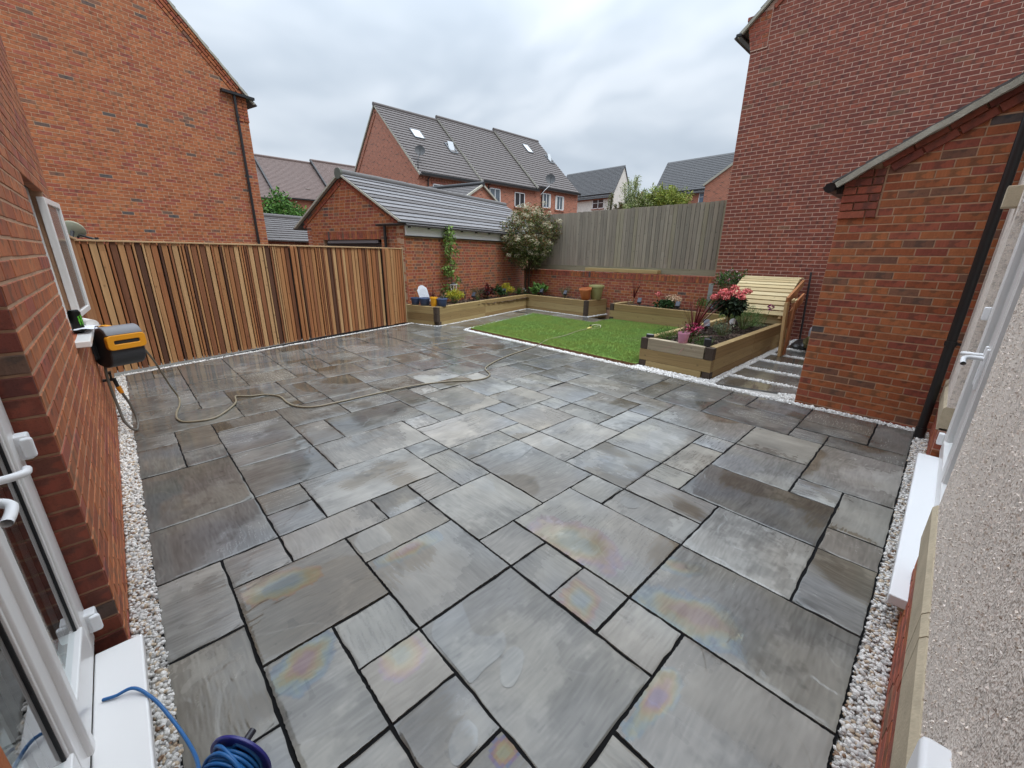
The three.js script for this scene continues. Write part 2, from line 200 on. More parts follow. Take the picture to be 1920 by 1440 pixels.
// ---------------------------------------------------------------- patio of riven sandstone slabs
// lattice cell = 0.2819 x 0.2753 m; [i0, k0, i1, k1, surface]  surface: 0 wet, 1 damp, 2 drying
const LX = i => 0.112 + 0.2819 * i, LZ = k => -1.564 + 0.2753 * k;
const SLABS = [
  [0, -2, 2, 0, 1], [2, -1, 4, 1, 1], [1, 0, 2, 1, 2], [0, 0, 1, 2, 1], [1, 1, 2, 2, 2], [1, 2, 2, 3, 1], [2, 1, 4, 4, 1], [0, 2, 1, 4, 1], [1, 3, 2, 4, 1], [-1, -3, 0, -1, 1], [-1, -1, 0, 1, 1], [-1, 1, 0, 3, 1], [-1, 3, 0, 6, 1], [0, 4, 1, 6, 1], [1, 4, 3, 6, 1],
  [0, -3, 1, -2, 1], [4, 0, 5, 1, 1], [4, 1, 5, 2, 1], [4, 2, 5, 3, 1], [4, 3, 5, 4, 2], [5, 0, 7, 3, 2], [5, 3, 7, 6, 1], [7, 3, 9, 5, 2], [7, 5, 9, 6, 1], [9, 5, 10, 6, 1], [3, 4, 5, 6, 1],
  [-1, -5, 1, -3, 0], [-1, -8, 1, -5, 0], [1, -5, 2, -4, 0], [1, -4, 2, -3, 1], [1, -3, 3, -2, 1], [2, -2, 4, -1, 1], [3, -3, 4, -2, 1], [4, -3, 5, -2, 2], [4, -2, 6, 0, 2], [5, -4, 6, -2, 2], [5, -5, 6, -4, 1], [2, -5, 5, -3, 2], [6, -4, 8, -3, 1], [6, -3, 8, 0, 1], [8, -3, 9, -1, 2], [8, -4, 9, -3, 2], [9, -5, 11, -3, 2], [9, -3, 11, -1, 2], [8, -1, 10, 1, 1], [7, 0, 8, 1, 2], [7, 1, 8, 3, 1], [8, 1, 9, 3, 1],
  [9, 1, 10, 2, 2], [10, 1, 12, 2, 2], [9, 2, 11, 5, 0], [11, 2, 13, 4, 1], [13, 2, 15, 4, 1], [11, 4, 12, 5, 2], [12, 4, 15, 6, 1], [10, 5, 12, 6, 1], [15, 4, 16, 6, 0], [13, -1, 15, 2, 1], [15, 3, 16, 4, 0], [15, 0, 17, 3, 0], [17, 1, 18.65, 3, 0], [17, 0, 18.65, 1, 0], [16, 3, 17, 5, 0], [17, 3, 18.65, 5, 0], [16, 5, 18.65, 6, 0], [12, 1, 13, 2, 2],
  [10, -1, 13, 1, 2], [11, -2, 13, -1, 2], [13, -2, 14, -1, 1], [12, -4, 14, -2, 1], [11, -4, 12, -2, 1], [11, -5, 12, -4, 2], [12, -6, 14, -4, 1], [10, -7, 12, -5, 1], [9, -6, 10, -5, 1], [6, -6, 9, -4, 2], [8, -9, 10, -6, 1], [7, -8, 8, -6, 1], [6, -7, 7, -6, 2], [3, -7, 6, -5, 1], [4, -9, 7, -7, 0], [3, -9, 4, -7, 0],
  [3, -11.2, 5, -9, 0], [5, -10.2, 7, -9, 0], [7, -10.2, 8, -8, 0], [8, -10.1, 9, -9, 1], [1, -10.2, 3, -8, 0], [1, -11.2, 3, -10.2, 0], [1, -8, 3, -7, 0], [1, -7, 3, -5, 0],
  [14, -3, 15, -1, 1], [15, -3, 18.65, -2, 0], [15, -2, 18.65, 0, 0], [16, -5.1, 18.65, -3, 0], [14, -6.1, 16, -3, 1], [16, -8.1, 18.65, -5.1, 0], [14, -8.1, 16, -6.1, 0], [13, -8.1, 14, -6.1, 1], [12, -8.1, 13, -6, 1], [12, -10.2, 14, -8.1, 0],
  [-1, -21.9, 0, -19.4, 0], [0, -22.3, 1, -19.4, 0], [-1, -19.4, 1, -16.3, 0], [-1, -16.3, 1, -14.2, 0], [-1, -14.2, 1, -13.2, 0], [-1, -13.2, 2, -11.2, 0], [-1, -11.2, 0, -10.1, 0], [-1, -10.1, 0, -8, 0], [0, -11.2, 1, -9.1, 0], [0, -9.1, 1, -8, 0],
  [1, -15.25, 2, -13.2, 0], [1, -22.6, 3, -17.3, 0], [1, -17.3, 3, -15.25, 0], [3, -23.2, 5, -19.4, 0], [3, -19.4, 5, -17.4, 0], [3, -17.4, 5, -15.25, 0], [5, -17.4, 6, -15.25, 0], [2, -15.25, 4, -13.2, 0], [2, -13.2, 4, -11.2, 0], [4, -15.25, 6, -14.25, 0], [4, -14.25, 5, -12.2, 0], [4, -12.2, 5, -11.2, 0], [5, -14.25, 7, -11.2, 0], [5, -11.2, 7, -10.2, 0],
  [5, -23.5, 6, -21.5, 0], [6, -24, 8, -21.5, 0], [5, -21.5, 7, -18.3, 0], [5, -18.3, 6, -17.4, 0], [6, -18.3, 7, -16.3, 0], [6, -16.3, 8, -14.25, 0], [7, -21.5, 8, -19.4, 0], [8, -20.4, 9, -19.4, 0], [8, -21.5, 9, -20.4, 0], [7, -19.4, 9, -16.3, 0], [8, -24, 9, -21.5, 0],
  [9, -24.4, 10, -22.5, 0], [10, -24.6, 11, -22.5, 0], [9, -22.5, 11, -20.5, 0], [9, -20.5, 11, -18.4, 0], [11, -25, 13, -21.5, 0], [11, -21.5, 13, -18.4, 0], [9, -18.4, 12, -16.3, 0], [12, -18.4, 13, -16.3, 0], [12, -16.3, 13, -13.3, 0], [12, -13.3, 13, -12.3, 0], [13, -25.5, 15, -21.8, 0], [13, -21.8, 15, -19.5, 0], [15, -26, 17, -22.4, 0], [15, -22.4, 17, -19.5, 0], [17, -26.5, 19.7, -20.6, 0], [13, -19.5, 16, -17.3, 0], [16, -19.5, 18.65, -17, 0], [17, -20.6, 18.65, -19.5, 0], [13, -17.3, 14, -15.4, 0], [14, -17.3, 16, -15.4, 0], [16, -17, 18.65, -13.3, 0],
  [8, -16.3, 10, -14.25, 0], [10, -16.3, 12, -14.25, 0], [10, -14.25, 12, -12.3, 0], [7, -14.25, 10, -12.2, 0], [7, -12.2, 9, -10.2, 0], [9, -12.2, 11, -10.2, 1], [11, -12.3, 13, -10.2, 0], [11, -10.2, 12, -9.1, 1], [9, -10.2, 11, -9.1, 1], [10, -9.1, 12, -7, 1],
  [13, -15.4, 15, -13.3, 0], [15, -15.4, 16, -13.3, 0], [13, -13.3, 15, -10.2, 0], [14, -10.2, 15, -8.1, 0], [15, -10.2, 18.65, -8.1, 0], [15, -13.3, 17, -10.2, 0], [17, -13.3, 18.65, -10.2, 0],
];
const slabMat = [];
for (let s = 0; s < 3; s++) for (let w = 0; w < 3; w++) for (let c = 0; c < 2; c++) {
  const k = [0.66, 1.06, 1.30][w] * (c ? 0.90 : 1.03), [a, r, b] = STONE[s];
  slabMat.push(phys([k * (c ? 1.02 : 0.99), k, k * (c ? 0.96 : 1.01)], [0.50, 0.85, 1.15][w], { map: a, roughnessMap: r, bumpMap: b, bumpScale: [0.005, 0.006, 0.008][w], specularIntensity: [1, 0.95, 0.85][w] }));
}
function slabGeo(w, d, seed, flip, field) {
  const R = rng(seed), cell = field ? 0.012 : 0.055, nx = Math.max(4, Math.round(w / cell)), nz = Math.max(4, Math.round(d / cell)), P = [], I = [], bands = Array.from({ length: 10 }, () => []), U = [], wid = nx + 1;
  const ou = R() * 2, ov = R() * 2, sg = R() < 0.5 ? -1 : 1;
  const put = (x, y, z) => { P.push(x, y, z); const a = (x + ou) * sg, b = z + ov; U.push(flip ? b : a, flip ? a : b); };
  for (let j = 0; j <= nz; j++) for (let i = 0; i <= nx; i++) {
    let x = (i / nx - 0.5) * w, z = (j / nz - 0.5) * d; const e = i === 0 || j === 0 || i === nx || j === nz;
    let y = 0.005 * (fb(x * 4 + seed, z * 4, 5, 2) - 0.5);
    if (e) { y -= field ? 0.0012 + 0.0006 * R() : 0.0035 + 0.002 * R(); const rag = field ? 0.003 : 0.007; if (i === 0 || i === nx) x += (R() - 0.5) * rag; if (j === 0 || j === nz) z += (R() - 0.5) * rag; }
    else { if (i === 1) x = -w / 2 + 0.012; if (i === nx - 1) x = w / 2 - 0.012; if (j === 1) z = -d / 2 + 0.012; if (j === nz - 1) z = d / 2 - 0.012; }
    put(x, y, z);
  }
  for (let j = 0; j < nz; j++) for (let i = 0; i < nx; i++) { const a = j * wid + i; (field ? bands[field(((i + 0.5) / nx - 0.5) * w, ((j + 0.5) / nz - 0.5) * d)] : I).push(a, a + wid, a + 1, a + 1, a + wid, a + wid + 1); }
  const ring = []; for (let i = 0; i <= nx; i++) ring.push(i); for (let j = 1; j <= nz; j++) ring.push(j * wid + nx); for (let i = nx - 1; i >= 0; i--) ring.push(nz * wid + i); for (let j = nz - 1; j >= 1; j--) ring.push(j * wid);
  const b0 = P.length / 3; for (const r of ring) put(P[3 * r], P[3 * r + 1], P[3 * r + 2]); const b1 = P.length / 3; for (const r of ring) put(P[3 * r], -0.03, P[3 * r + 2]);
  for (let q = 0; q < ring.length; q++) { const a = b0 + q, b = b0 + (q + 1) % ring.length, c = b1 + q, e = b1 + (q + 1) % ring.length; I.push(a, b, c, b, e, c); }
  const g = new THREE.BufferGeometry(); g.setAttribute('position', new THREE.Float32BufferAttribute(P, 3)); g.setAttribute('uv', new THREE.Float32BufferAttribute(U, 2)); if (field) { bands[0].push(...I); I.length = 0; bands.forEach((b, k) => { if (b.length) g.addGroup(I.length, b.length, k); for (const v of b) I.push(v); }); } g.setIndex(I); g.computeVertexNormals(); g.userData.uvOf = (x, z) => { const a = (x + ou) * sg, b = z + ov; return flip ? [b, a] : [a, b]; }; return g;
}
function clipPoly(poly, f) {   // keep f(p) <= 0
  const out = []; for (let i = 0; i < poly.length; i++) { const a = poly[i], b = poly[(i + 1) % poly.length], fa = f(a), fbv = f(b); if (fa <= 0) out.push(a); if ((fa < 0) !== (fbv < 0)) { const t = fa / (fa - fbv); out.push([a[0] + (b[0] - a[0]) * t, a[1] + (b[1] - a[1]) * t]); } } return out;
}
const tOf = p => E2.x * p[0] + E2.z * p[1], sOf = p => E1.x * p[0] + E1.z * p[1];
const flatExtrude = (poly, y0, y1) => { const s = new THREE.Shape(poly.map(p => new THREE.Vector2(p[0], -p[1]))); const g = new THREE.ExtrudeGeometry(s, { depth: y1 - y0, bevelEnabled: false }); g.rotateX(-Math.PI / 2); g.translate(0, y0, 0); return boxUV(g); };
// shallow water and a thin rainbow film lie on some slabs: [x, z, and two half axes]
const WATER = [[2.64, -3.61, 0.22, 0.15, -0.13, 0.19], [3.11, -3.26, 0.11, 0.10, -0.21, 0.22], [2.14, -3.15, 0.39, -0.02, -0.02, 0.06], [2.03, -2.65, 0.10, -0.01, -0.01, 0.03], [1.93, -2.46, 0.05, 0.04, -0.03, 0.04], [2.10, -2.26, 0.27, 0.03, -0.16, 0.14], [1.58, -2.02, 0.15, 0.07, -0.12, 0.12], [1.49, -1.80, 0.03, 0.03, -0.05, 0.06], [2.55, -2.16, 0.06, 0.05, -0.07, 0.06], [2.97, -2.27, 0.25, 0.08, -0.15, 0.12], [2.64, -1.55, 0.13, 0.14, -0.11, 0.07], [3.56, -1.79, 0.06, 0.06, -0.13, 0.07], [2.24, -1.17, 0.02, 0.06, -0.06, 0.05], [3.84, -1.72, 0.10, 0.09, -0.10, 0.09], [1.23, -3.36, 0.31, -0.03, -0.04, 0.13], [0.88, -2.75, 0.14, 0.02, -0.04, 0.14], [1.25, -2.64, 0.09, 0.03, -0.04, 0.09], [1.60, -3.85, 0.39, 0.04, -0.07, 0.21], [0.83, -3.22, 0.11, 0.0, -0.10, 0.24], [0.84, -2.01, 0.14, 0, -0.04, 0.11], [0.81, -1.12, 0.09, 0.14, -0.16, 0.14], [0.86, -0.88, 0.06, 0, -0.05, 0.06], [0.56, -0.80, 0.05, 0.02, -0.04, 0.05], [3.56, -7.93, 0.23, 0.01, -0.14, 0.29], [4.14, -7.28, 0.38, 0.20, -0.24, 0.50], [3.26, -5.17, 0.25, 0.02, -0.17, 0.21], [4.17, -5.81, 0.11, 0.09, -0.11, 0.19], [4.05, -1.50, 0.14, 0.12, -0.21, 0.09], [2.60, -7.60, 0.25, -0.03, -0.08, 0.31], [3.37, -7.29, 0.29, 0.30, -0.05, 0.27], [1.75, -6.1, 0.3, 0.02, -0.05, 0.2], [4.6, -0.75, 0.3, 0.05, 0.05, 0.25], [2.9, -5.95, 0.25, 0.05, -0.1, 0.2], [4.7, -6.3, 0.3, 0.1, -0.1, 0.3], [4.75, -8.0, 0.3, 0.0, -0.1, 0.3]];
const FILM = [[0.30, -1.98, 0.21, 0.03, -0.01, 0.11], [0.25, -1.47, 0.13, 0.03, -0.06, 0.12], [0.55, -1.23, 0.10, 0.04, -0.05, 0.08], [1.64, -1.17, 0.13, 0.26, -0.13, 0.16], [1.65, -0.47, 0.12, 0.28, -0.11, 0.13], [0.90, -1.78, 0.21, 0.02, -0.03, 0.08], [1.33, -0.89, 0.07, 0.09, -0.09, 0.08], [1.18, -0.41, 0.16, 0.03, -0.06, 0.05], [0.63, -0.68, 0.05, 0.03, -0.03, 0.04], [1.91, -0.66, 0.08, 0.11, -0.07, 0.04]];
const wetMats = new Map();
function glossy(mat, film) { const key = mat.uuid + film; if (!wetMats.has(key)) { const m = mat.clone(); if (!film) { m.bumpScale *= 0.6; m.roughness *= 0.4; m.ior = 1.5; m.specularIntensity = 1; m.iridescence = 1; m.iridescenceIOR = 1.56; m.iridescenceThicknessRange = [66, 66]; } else { m.roughness *= 0.55; m.ior = 1.55; m.specularIntensity = 1; m.iridescence = 1; m.iridescenceIOR = 1.42; m.iridescenceThicknessRange = [film, film]; } wetMats.set(key, m); } return wetMats.get(key); }
function layWater(o, w, d) {
  const base = Array.isArray(o.material) ? o.material[0] : o.material;
  const lay = (c, n, ks, y, name, mats) => {
    const cx = c[0] - o.position.x, cz = c[1] - o.position.z; if (Math.abs(cx) > w / 2 || Math.abs(cz) > d / 2) return;
    const ring = k => { const p = []; for (let i = 0; i < 48; i++) { const t = i / 48 * 6.28319, q = k * (0.74 + 0.5 * vn(Math.cos(t) * 1.6 + 9 + n, Math.sin(t) * 1.6 + 9, n + 7) + (1 - k) * 0.25 * vn(Math.cos(t) * 3 + 5, Math.sin(t) * 3 + 5, n)); p.push(new THREE.Vector2(clamp(cx + (c[2] * Math.cos(t) + c[4] * Math.sin(t)) * q, -w / 2 + 0.006, w / 2 - 0.006), -clamp(cz + (c[3] * Math.cos(t) + c[5] * Math.sin(t)) * q, -d / 2 + 0.006, d / 2 - 0.006))); } return p; };
    ks.forEach((k, i) => { const s = new THREE.Shape(ring(k)); if (i < ks.length - 1) s.holes.push(new THREE.Path(ring(ks[i + 1]))); const g = new THREE.ShapeGeometry(s); g.rotateX(-Math.PI / 2); const p = g.attributes.position, u = g.attributes.uv; for (let j = 0; j < p.count; j++) u.setXY(j, ...o.geometry.userData.uvOf(p.getX(j), p.getZ(j))); const m = mesh(name, g, mats[i % mats.length], o); m.position.y = y; });
  };
  WATER.forEach((c, n) => lay(c, n, [1], 0.0006, 'puddle', [glossy(base, 0)]));
  if (0) FILM.forEach((c, n) => lay(c, n + 60, [1.05, 0.97, 0.88, 0.79, 0.7, 0.6, 0.49, 0.37, 0.24], 0.0038, 'film_band', [130, 170, 210, 245, 280, 310, 335, 360, 385].map(t => glossy(o.material, t + (n % 3) * 12))));
}
const patio = thing('patio', 'grey riven sandstone patio, wet, with dark joints', null, [0, 0, 0], 0, null, 'structure');
mesh('joint_bed', flatExtrude([[-0.168, 0.09], [5.375, 0.09], [5.375, -9.4], [-0.168, -7.4]], -0.15, -0.0085), M.joint, patio);
{
  const R = rng(5);
  SLABS.forEach(([i0, k0, i1, k1, w], n) => {
    const g = 0.0070 - 0.0024 * sstep(2, -12, k0), x0 = (i0 === -1 ? -0.166 : LX(i0)) + g, x1 = LX(i1) - g, z0 = LZ(k0) + g, z1 = LZ(k1) - g;
    const mat = slabMat[(n * 7 % 3) * 6 + w * 2 + (n * 5 % 7 < 3 ? 1 : 0)];
    const cor = [[x0, z1], [x1, z1], [x1, z0], [x0, z0]], cut = cor.some(p => tOf(p) > 7.14);
    if (cut) { const poly = clipPoly(clipPoly(cor, p => tOf(p) - 7.14), p => sOf(p) > 7.1 && tOf(p) > 6.36 ? 1 : -1); if (poly.length < 3) return; const q = flatExtrude(poly, -0.03, 0); mesh('slab', q, mat, patio); return; }
    const mx = (x0 + x1) / 2, mz = (z0 + z1) / 2, films = FILM.filter(c => c[0] > x0 && c[0] < x1 && c[1] > z0 && c[1] < z1);
    const field = films.length ? (x, z) => { let b = 0; for (const c of films) { const dx = x + mx - c[0], dz = z + mz - c[1], D = c[2] * c[5] - c[3] * c[4], u = (dx * c[5] - dz * c[4]) / D, v = (dz * c[2] - dx * c[3]) / D, q = 1.25 * (1 - Math.hypot(u, v) * (0.72 + 0.55 * fb((x + mx) * 9 + 5, (z + mz) * 9 + 50, 7, 3)) + 0.5 * (fb((x + mx) * 22 + 5, (z + mz) * 22 + 50, 9, 3) - 0.5)); b = Math.max(b, Math.min(9, Math.floor(q * 10))); } return Math.max(0, b); } : null;
    const o = mesh('slab', slabGeo(x1 - x0, z1 - z0, 900 + n, R() < 0.4, field), field ? [mat, ...(n % 2 ? [150, 172, 192, 212, 232, 250, 268, 284, 300] : [300, 284, 268, 252, 236, 222, 208, 196, 184]).map(t => glossy(mat, t + (n % 3) * 16))] : mat, patio); o.position.set(mx, -0.001 + R() * 0.003, mz); layWater(o, x1 - x0, z1 - z0);
  });
}
// strip of slabs between the raised beds and the lawn
const bedPath = thing('garden_path', 'narrow wet slab path between the raised beds and the lawn', null, [0, 0, 0], 0, null, 'structure');
mesh('joint_bed', flatExtrude([[5.35, -7.25], [8.5, -8.06], [8.42, -5.86], [9.16, -5.93], [9.2, -6.75], [9.22, -9.0], [5.3, -7.98]], -0.15, -0.0085), M.joint, bedPath);
{
  const put = (poly, n) => mesh('slab', flatExtrude(poly, -0.03, -0.002 - (n % 3) * 0.001), slabMat[(n % 3) * 6 + (n % 2)], bedPath);
  let n = 0; const q = (s0, s1) => { const a = ST(s0, 0, 5.66), b = ST(s1, 0, 5.66), c = ST(s1, 0, 6.3), d = ST(s0, 0, 6.3); put([[a.x, a.z], [b.x, b.z], [c.x, c.z], [d.x, d.z]], n++); };
  for (const [a, b] of [[7.17, 8.0], [8.015, 8.83], [8.845, 9.4], [9.415, 10.3]]) q(a, b);
  for (const [z0, z1] of [[-8.98, -8.4], [-8.385, -7.57], [-7.555, -6.75], [-6.735, -5.94]]) put([[8.52, z1], [9.17, z1], [9.17, z0], [8.52, z0 + (z0 < -8.9 ? 0.2 : 0)]], n++);
}
// stepping slabs down the side passage, set in white pebbles
const sidePath = thing('stepping_path', 'dark slabs laid in white pebbles beside the brick extension', null, [0, 0, 0], 0, null, 'structure');
mesh('pebble_bed', flatExtrude([[5.38, -1.98], [10.1, -1.98], [10.1, -0.9], [5.38, -0.9]], -0.15, -0.022), std([0.45, 0.43, 0.40], 0.9, { map: T.grit }), sidePath);
{
  let n = 0; for (const [x0, x1] of [[5.53, 6.06], [6.14, 6.69], [6.82, 7.39], [7.5, 8.02], [8.14, 8.66], [8.86, 9.44], [9.6, 10.05]]) {
    const poly = [[x0, -1.87], [x1, -1.87], [x1, -1.02], [x0 + (n ? 0 : 0.24), -1.02]]; mesh('slab', flatExtrude(poly, -0.03, 0), slabMat[(n % 3) * 6 + (n & 1)], sidePath); n++;
  }
}

// ---------------------------------------------------------------- bricks
const geoCache = {};
function brickGeo(l, h, v, d = 0.05) {
  const key = [Math.round(l * 200), Math.round(h * 500), v, d].join(); if (geoCache[key]) return geoCache[key];
  l = Math.round(l * 200) / 200; const R = rng(v * 77 + 5), c = 0.003, j = () => (R() - 0.5) * 0.003;
  const f = [[-l / 2 + c + j(), -h / 2 + c + j(), j() * 0.5], [l / 2 - c + j(), -h / 2 + c + j(), j() * 0.5], [l / 2 - c + j(), h / 2 - c + j(), j() * 0.5], [-l / 2 + c + j(), h / 2 - c + j(), j() * 0.5]];
  const m = [[-l / 2, -h / 2, -c], [l / 2, -h / 2, -c], [l / 2, h / 2, -c], [-l / 2, h / 2, -c]], b = m.map(p => [p[0], p[1], -d]), P = [];
  const quad = (p, q, r, s) => { P.push(...p, ...q, ...r, ...p, ...r, ...s); };
  quad(f[0], f[1], f[2], f[3]); for (let i = 0; i < 4; i++) { const k = (i + 1) % 4; quad(m[i], m[k], f[k], f[i]); quad(b[i], b[k], m[k], m[i]); }
  const g = new THREE.BufferGeometry(); g.setAttribute('position', new THREE.Float32BufferAttribute(P, 3)); g.computeVertexNormals(); boxUV(g, R() * 0.6, R() * 0.6); return geoCache[key] = g;
}
const frustum = new THREE.Frustum().setFromProjectionMatrix(M4().multiplyMatrices(camera.projectionMatrix, camera.matrixWorldInverse));
// all bricks of one thing are collected, then the 300 that show largest become meshes of their own, the rest one part
class Bricks {
  constructor() { this.l = []; }
  add(m, l, h, mat, v, d) { this.l.push({ m, l, h, mat, v, d, parent: this.parent }); }
  build(limit = 300) {
    const p = V(0, 0, 0), s = V(0, 0, 0);
    for (const b of this.l) { p.setFromMatrixPosition(b.m); const n = V(0, 0, 1).transformDirection(b.m), to = camera.position.clone().sub(p), D = to.length(); b.big = frustum.containsPoint(p) ? b.l * Math.max(0.02, n.dot(to) / D) / (D * D) * b.h : b.l * b.h / (D * D) * 1e-3; if (frustum.containsPoint(p) && n.dot(to) < 0) b.big *= 1e-3; }
    this.l.sort((a, b) => b.big - a.big);
    const rest = new Map();
    this.l.forEach((b, i) => {
      const g = brickGeo(b.l, b.h, b.v, b.d);
      if (i < limit) { const o = mesh('brick', g, b.mat, b.parent); o.applyMatrix4(b.m); }
      else { if (!rest.has(b.parent)) rest.set(b.parent, new Map()); const r = rest.get(b.parent); if (!r.has(b.mat)) r.set(b.mat, []); r.get(b.mat).push(g.clone().applyMatrix4(b.m)); }
    });
    for (const [parent, mm] of rest) {   // joined: one mesh with a group per tone
      const mats = [...mm.keys()], g = mergeGeometries(mats.map(k => mergeGeometries(mm.get(k).map(clean))), true);
      mesh('brickwork', g, mats, parent, 'stuff');
    }
  }
}
const pick = (R, list) => { let t = R(); for (const [w, a] of list) { if ((t -= w) < 0) return a[Math.floor(R() * a.length)]; } return list[0][1][0]; };
const PAL = {
  orange: [[0.80, BR.orange], [0.155, BR.red], [0.02, BR.scorch], [0.025, BR.brown]], near: [[0.9, BR.orange], [0.1, BR.red]], red: [[0.62, BR.red], [0.33, BR.orange], [0.01, BR.scorch], [0.04, BR.brown]],
  maroon: [[0.94, BR.maroon], [0.03, BR.red], [0.03, BR.brown]], mixed: [[0.60, BR.orange], [0.30, BR.red], [0.085, BR.brown], [0.015, BR.scorch]], deep: [[0.72, BR.maroon], [0.28, BR.red]],
};
// stretcher (or flemish-like) coursing; rows(y) gives the [a, b] runs that hold bricks at that height
function lay(B, o, ux, y0, y1, rows, pal, seed, opt = {}) {
  const R = rng(seed), H = 0.0735, n = V(-ux.z, 0, ux.x), Y = V(0, 1, 0); let c = opt.c0 ?? 0;
  for (let y = y0; y + H * 0.9 <= y1; y += H, c++) {
    const st = opt.headers ? [0.2045, 0.1] : [0.2075];
    for (const [a, b] of rows(y + H / 2)) {
      let x = a + 0.003; let k = 0; const off = (c & 1) ? (opt.headers ? 0.058 : 0.1085) : 0;
      let first = off || st[0];
      while (x < b - 0.01) {
        let L = k === 0 ? first - (off ? 0.005 : 0) : st[(k + (c & 1)) % st.length]; k++;
        if (opt.bias && k === 1 && !off) L = st[0];
        let e = Math.min(x + L, b - 0.003); if (b - 0.003 - e < 0.055) e = b - 0.003; L = e - x; if (L < 0.012) break;
        const j = (R() - 0.5) * 0.0016, t = (R() - 0.5) * 0.006;
        const m = M4().makeBasis(ux, Y, n); m.multiply(M4().makeRotationZ(t)); m.setPosition(o.x + ux.x * (x + L / 2) + n.x * j, y + H / 2 + (R() - 0.5) * 0.002, o.z + ux.z * (x + L / 2) + n.z * j);
        B.add(m, L, 0.0627, pick(R, opt.palAt ? opt.palAt(x, y) ?? pal : pal), Math.floor(R() * 4)); x = e + 0.0105;
      }
    }
  }
}
// soldier course or a single line of bricks along direction d, each l long across
function line(B, from, d, up, count, pitch, l, h, pal, seed, proud = 0) {
  const R = rng(seed), n = d.clone().cross(up).normalize();
  for (let i = 0; i < count; i++) { const m = M4().makeBasis(d, up, n); const p = from.clone().addScaledVector(d, (i + 0.5) * pitch).addScaledVector(n, proud + (R() - 0.5) * 0.002); m.setPosition(p); B.add(m, l, h, pick(R, pal), Math.floor(R() * 4)); }
}
const wallBasis = (o, ux) => basis(o, ux, V(0, 1, 0), V(-ux.z, 0, ux.x));
function tiles(parent, eave, along, up, len, run, n, mat, opt = {}) {   // courses of roof tiles, each a wedge proud of the one above
  const nrm = along.clone().cross(up).normalize(); if (nrm.y < 0) nrm.negate(); const list = [], th = opt.th ?? 0.03, R = rng(opt.seed ?? 3), step = run / n;
  for (let i = 0; i < n; i++) {
    const a = eave.clone().addScaledVector(up, i * step - (i ? 0.012 : 0.05)).addScaledVector(nrm, th * 0.6), b = eave.clone().addScaledVector(up, (i + 1) * step + 0.03).addScaledVector(nrm, 0.0);
    const c = a.clone().add(b).multiplyScalar(0.5), dir = b.clone().sub(a), L = dir.length(); dir.normalize(); const nn = along.clone().cross(dir).normalize(); if (nn.y < 0) nn.negate();
    const pieces = opt.cols ? opt.cols : 1, w = len / pieces;
    const gs = []; for (let k = 0; k < pieces; k++) { const g = new THREE.BoxGeometry(w - (pieces > 1 ? 0.004 : 0), th, L); const jit = pieces > 1 ? (R() - 0.5) * 0.002 : 0; boxUV(g, R() * 3, R() * 3); g.applyMatrix4(basis(c.clone().addScaledVector(along, len * ((k + 0.5) / pieces)).addScaledVector(nn, -th / 2 + jit), along, nn, along.clone().cross(nn))); gs.push(g); }
    const g = gs.length > 1 ? merge(gs) : gs[0];
    if (opt.single) mesh('tile_course', g, Array.isArray(mat) ? mat[i % mat.length] : mat, parent); else list.push(g);
  }
  return list.length ? merge(list) : null;
}

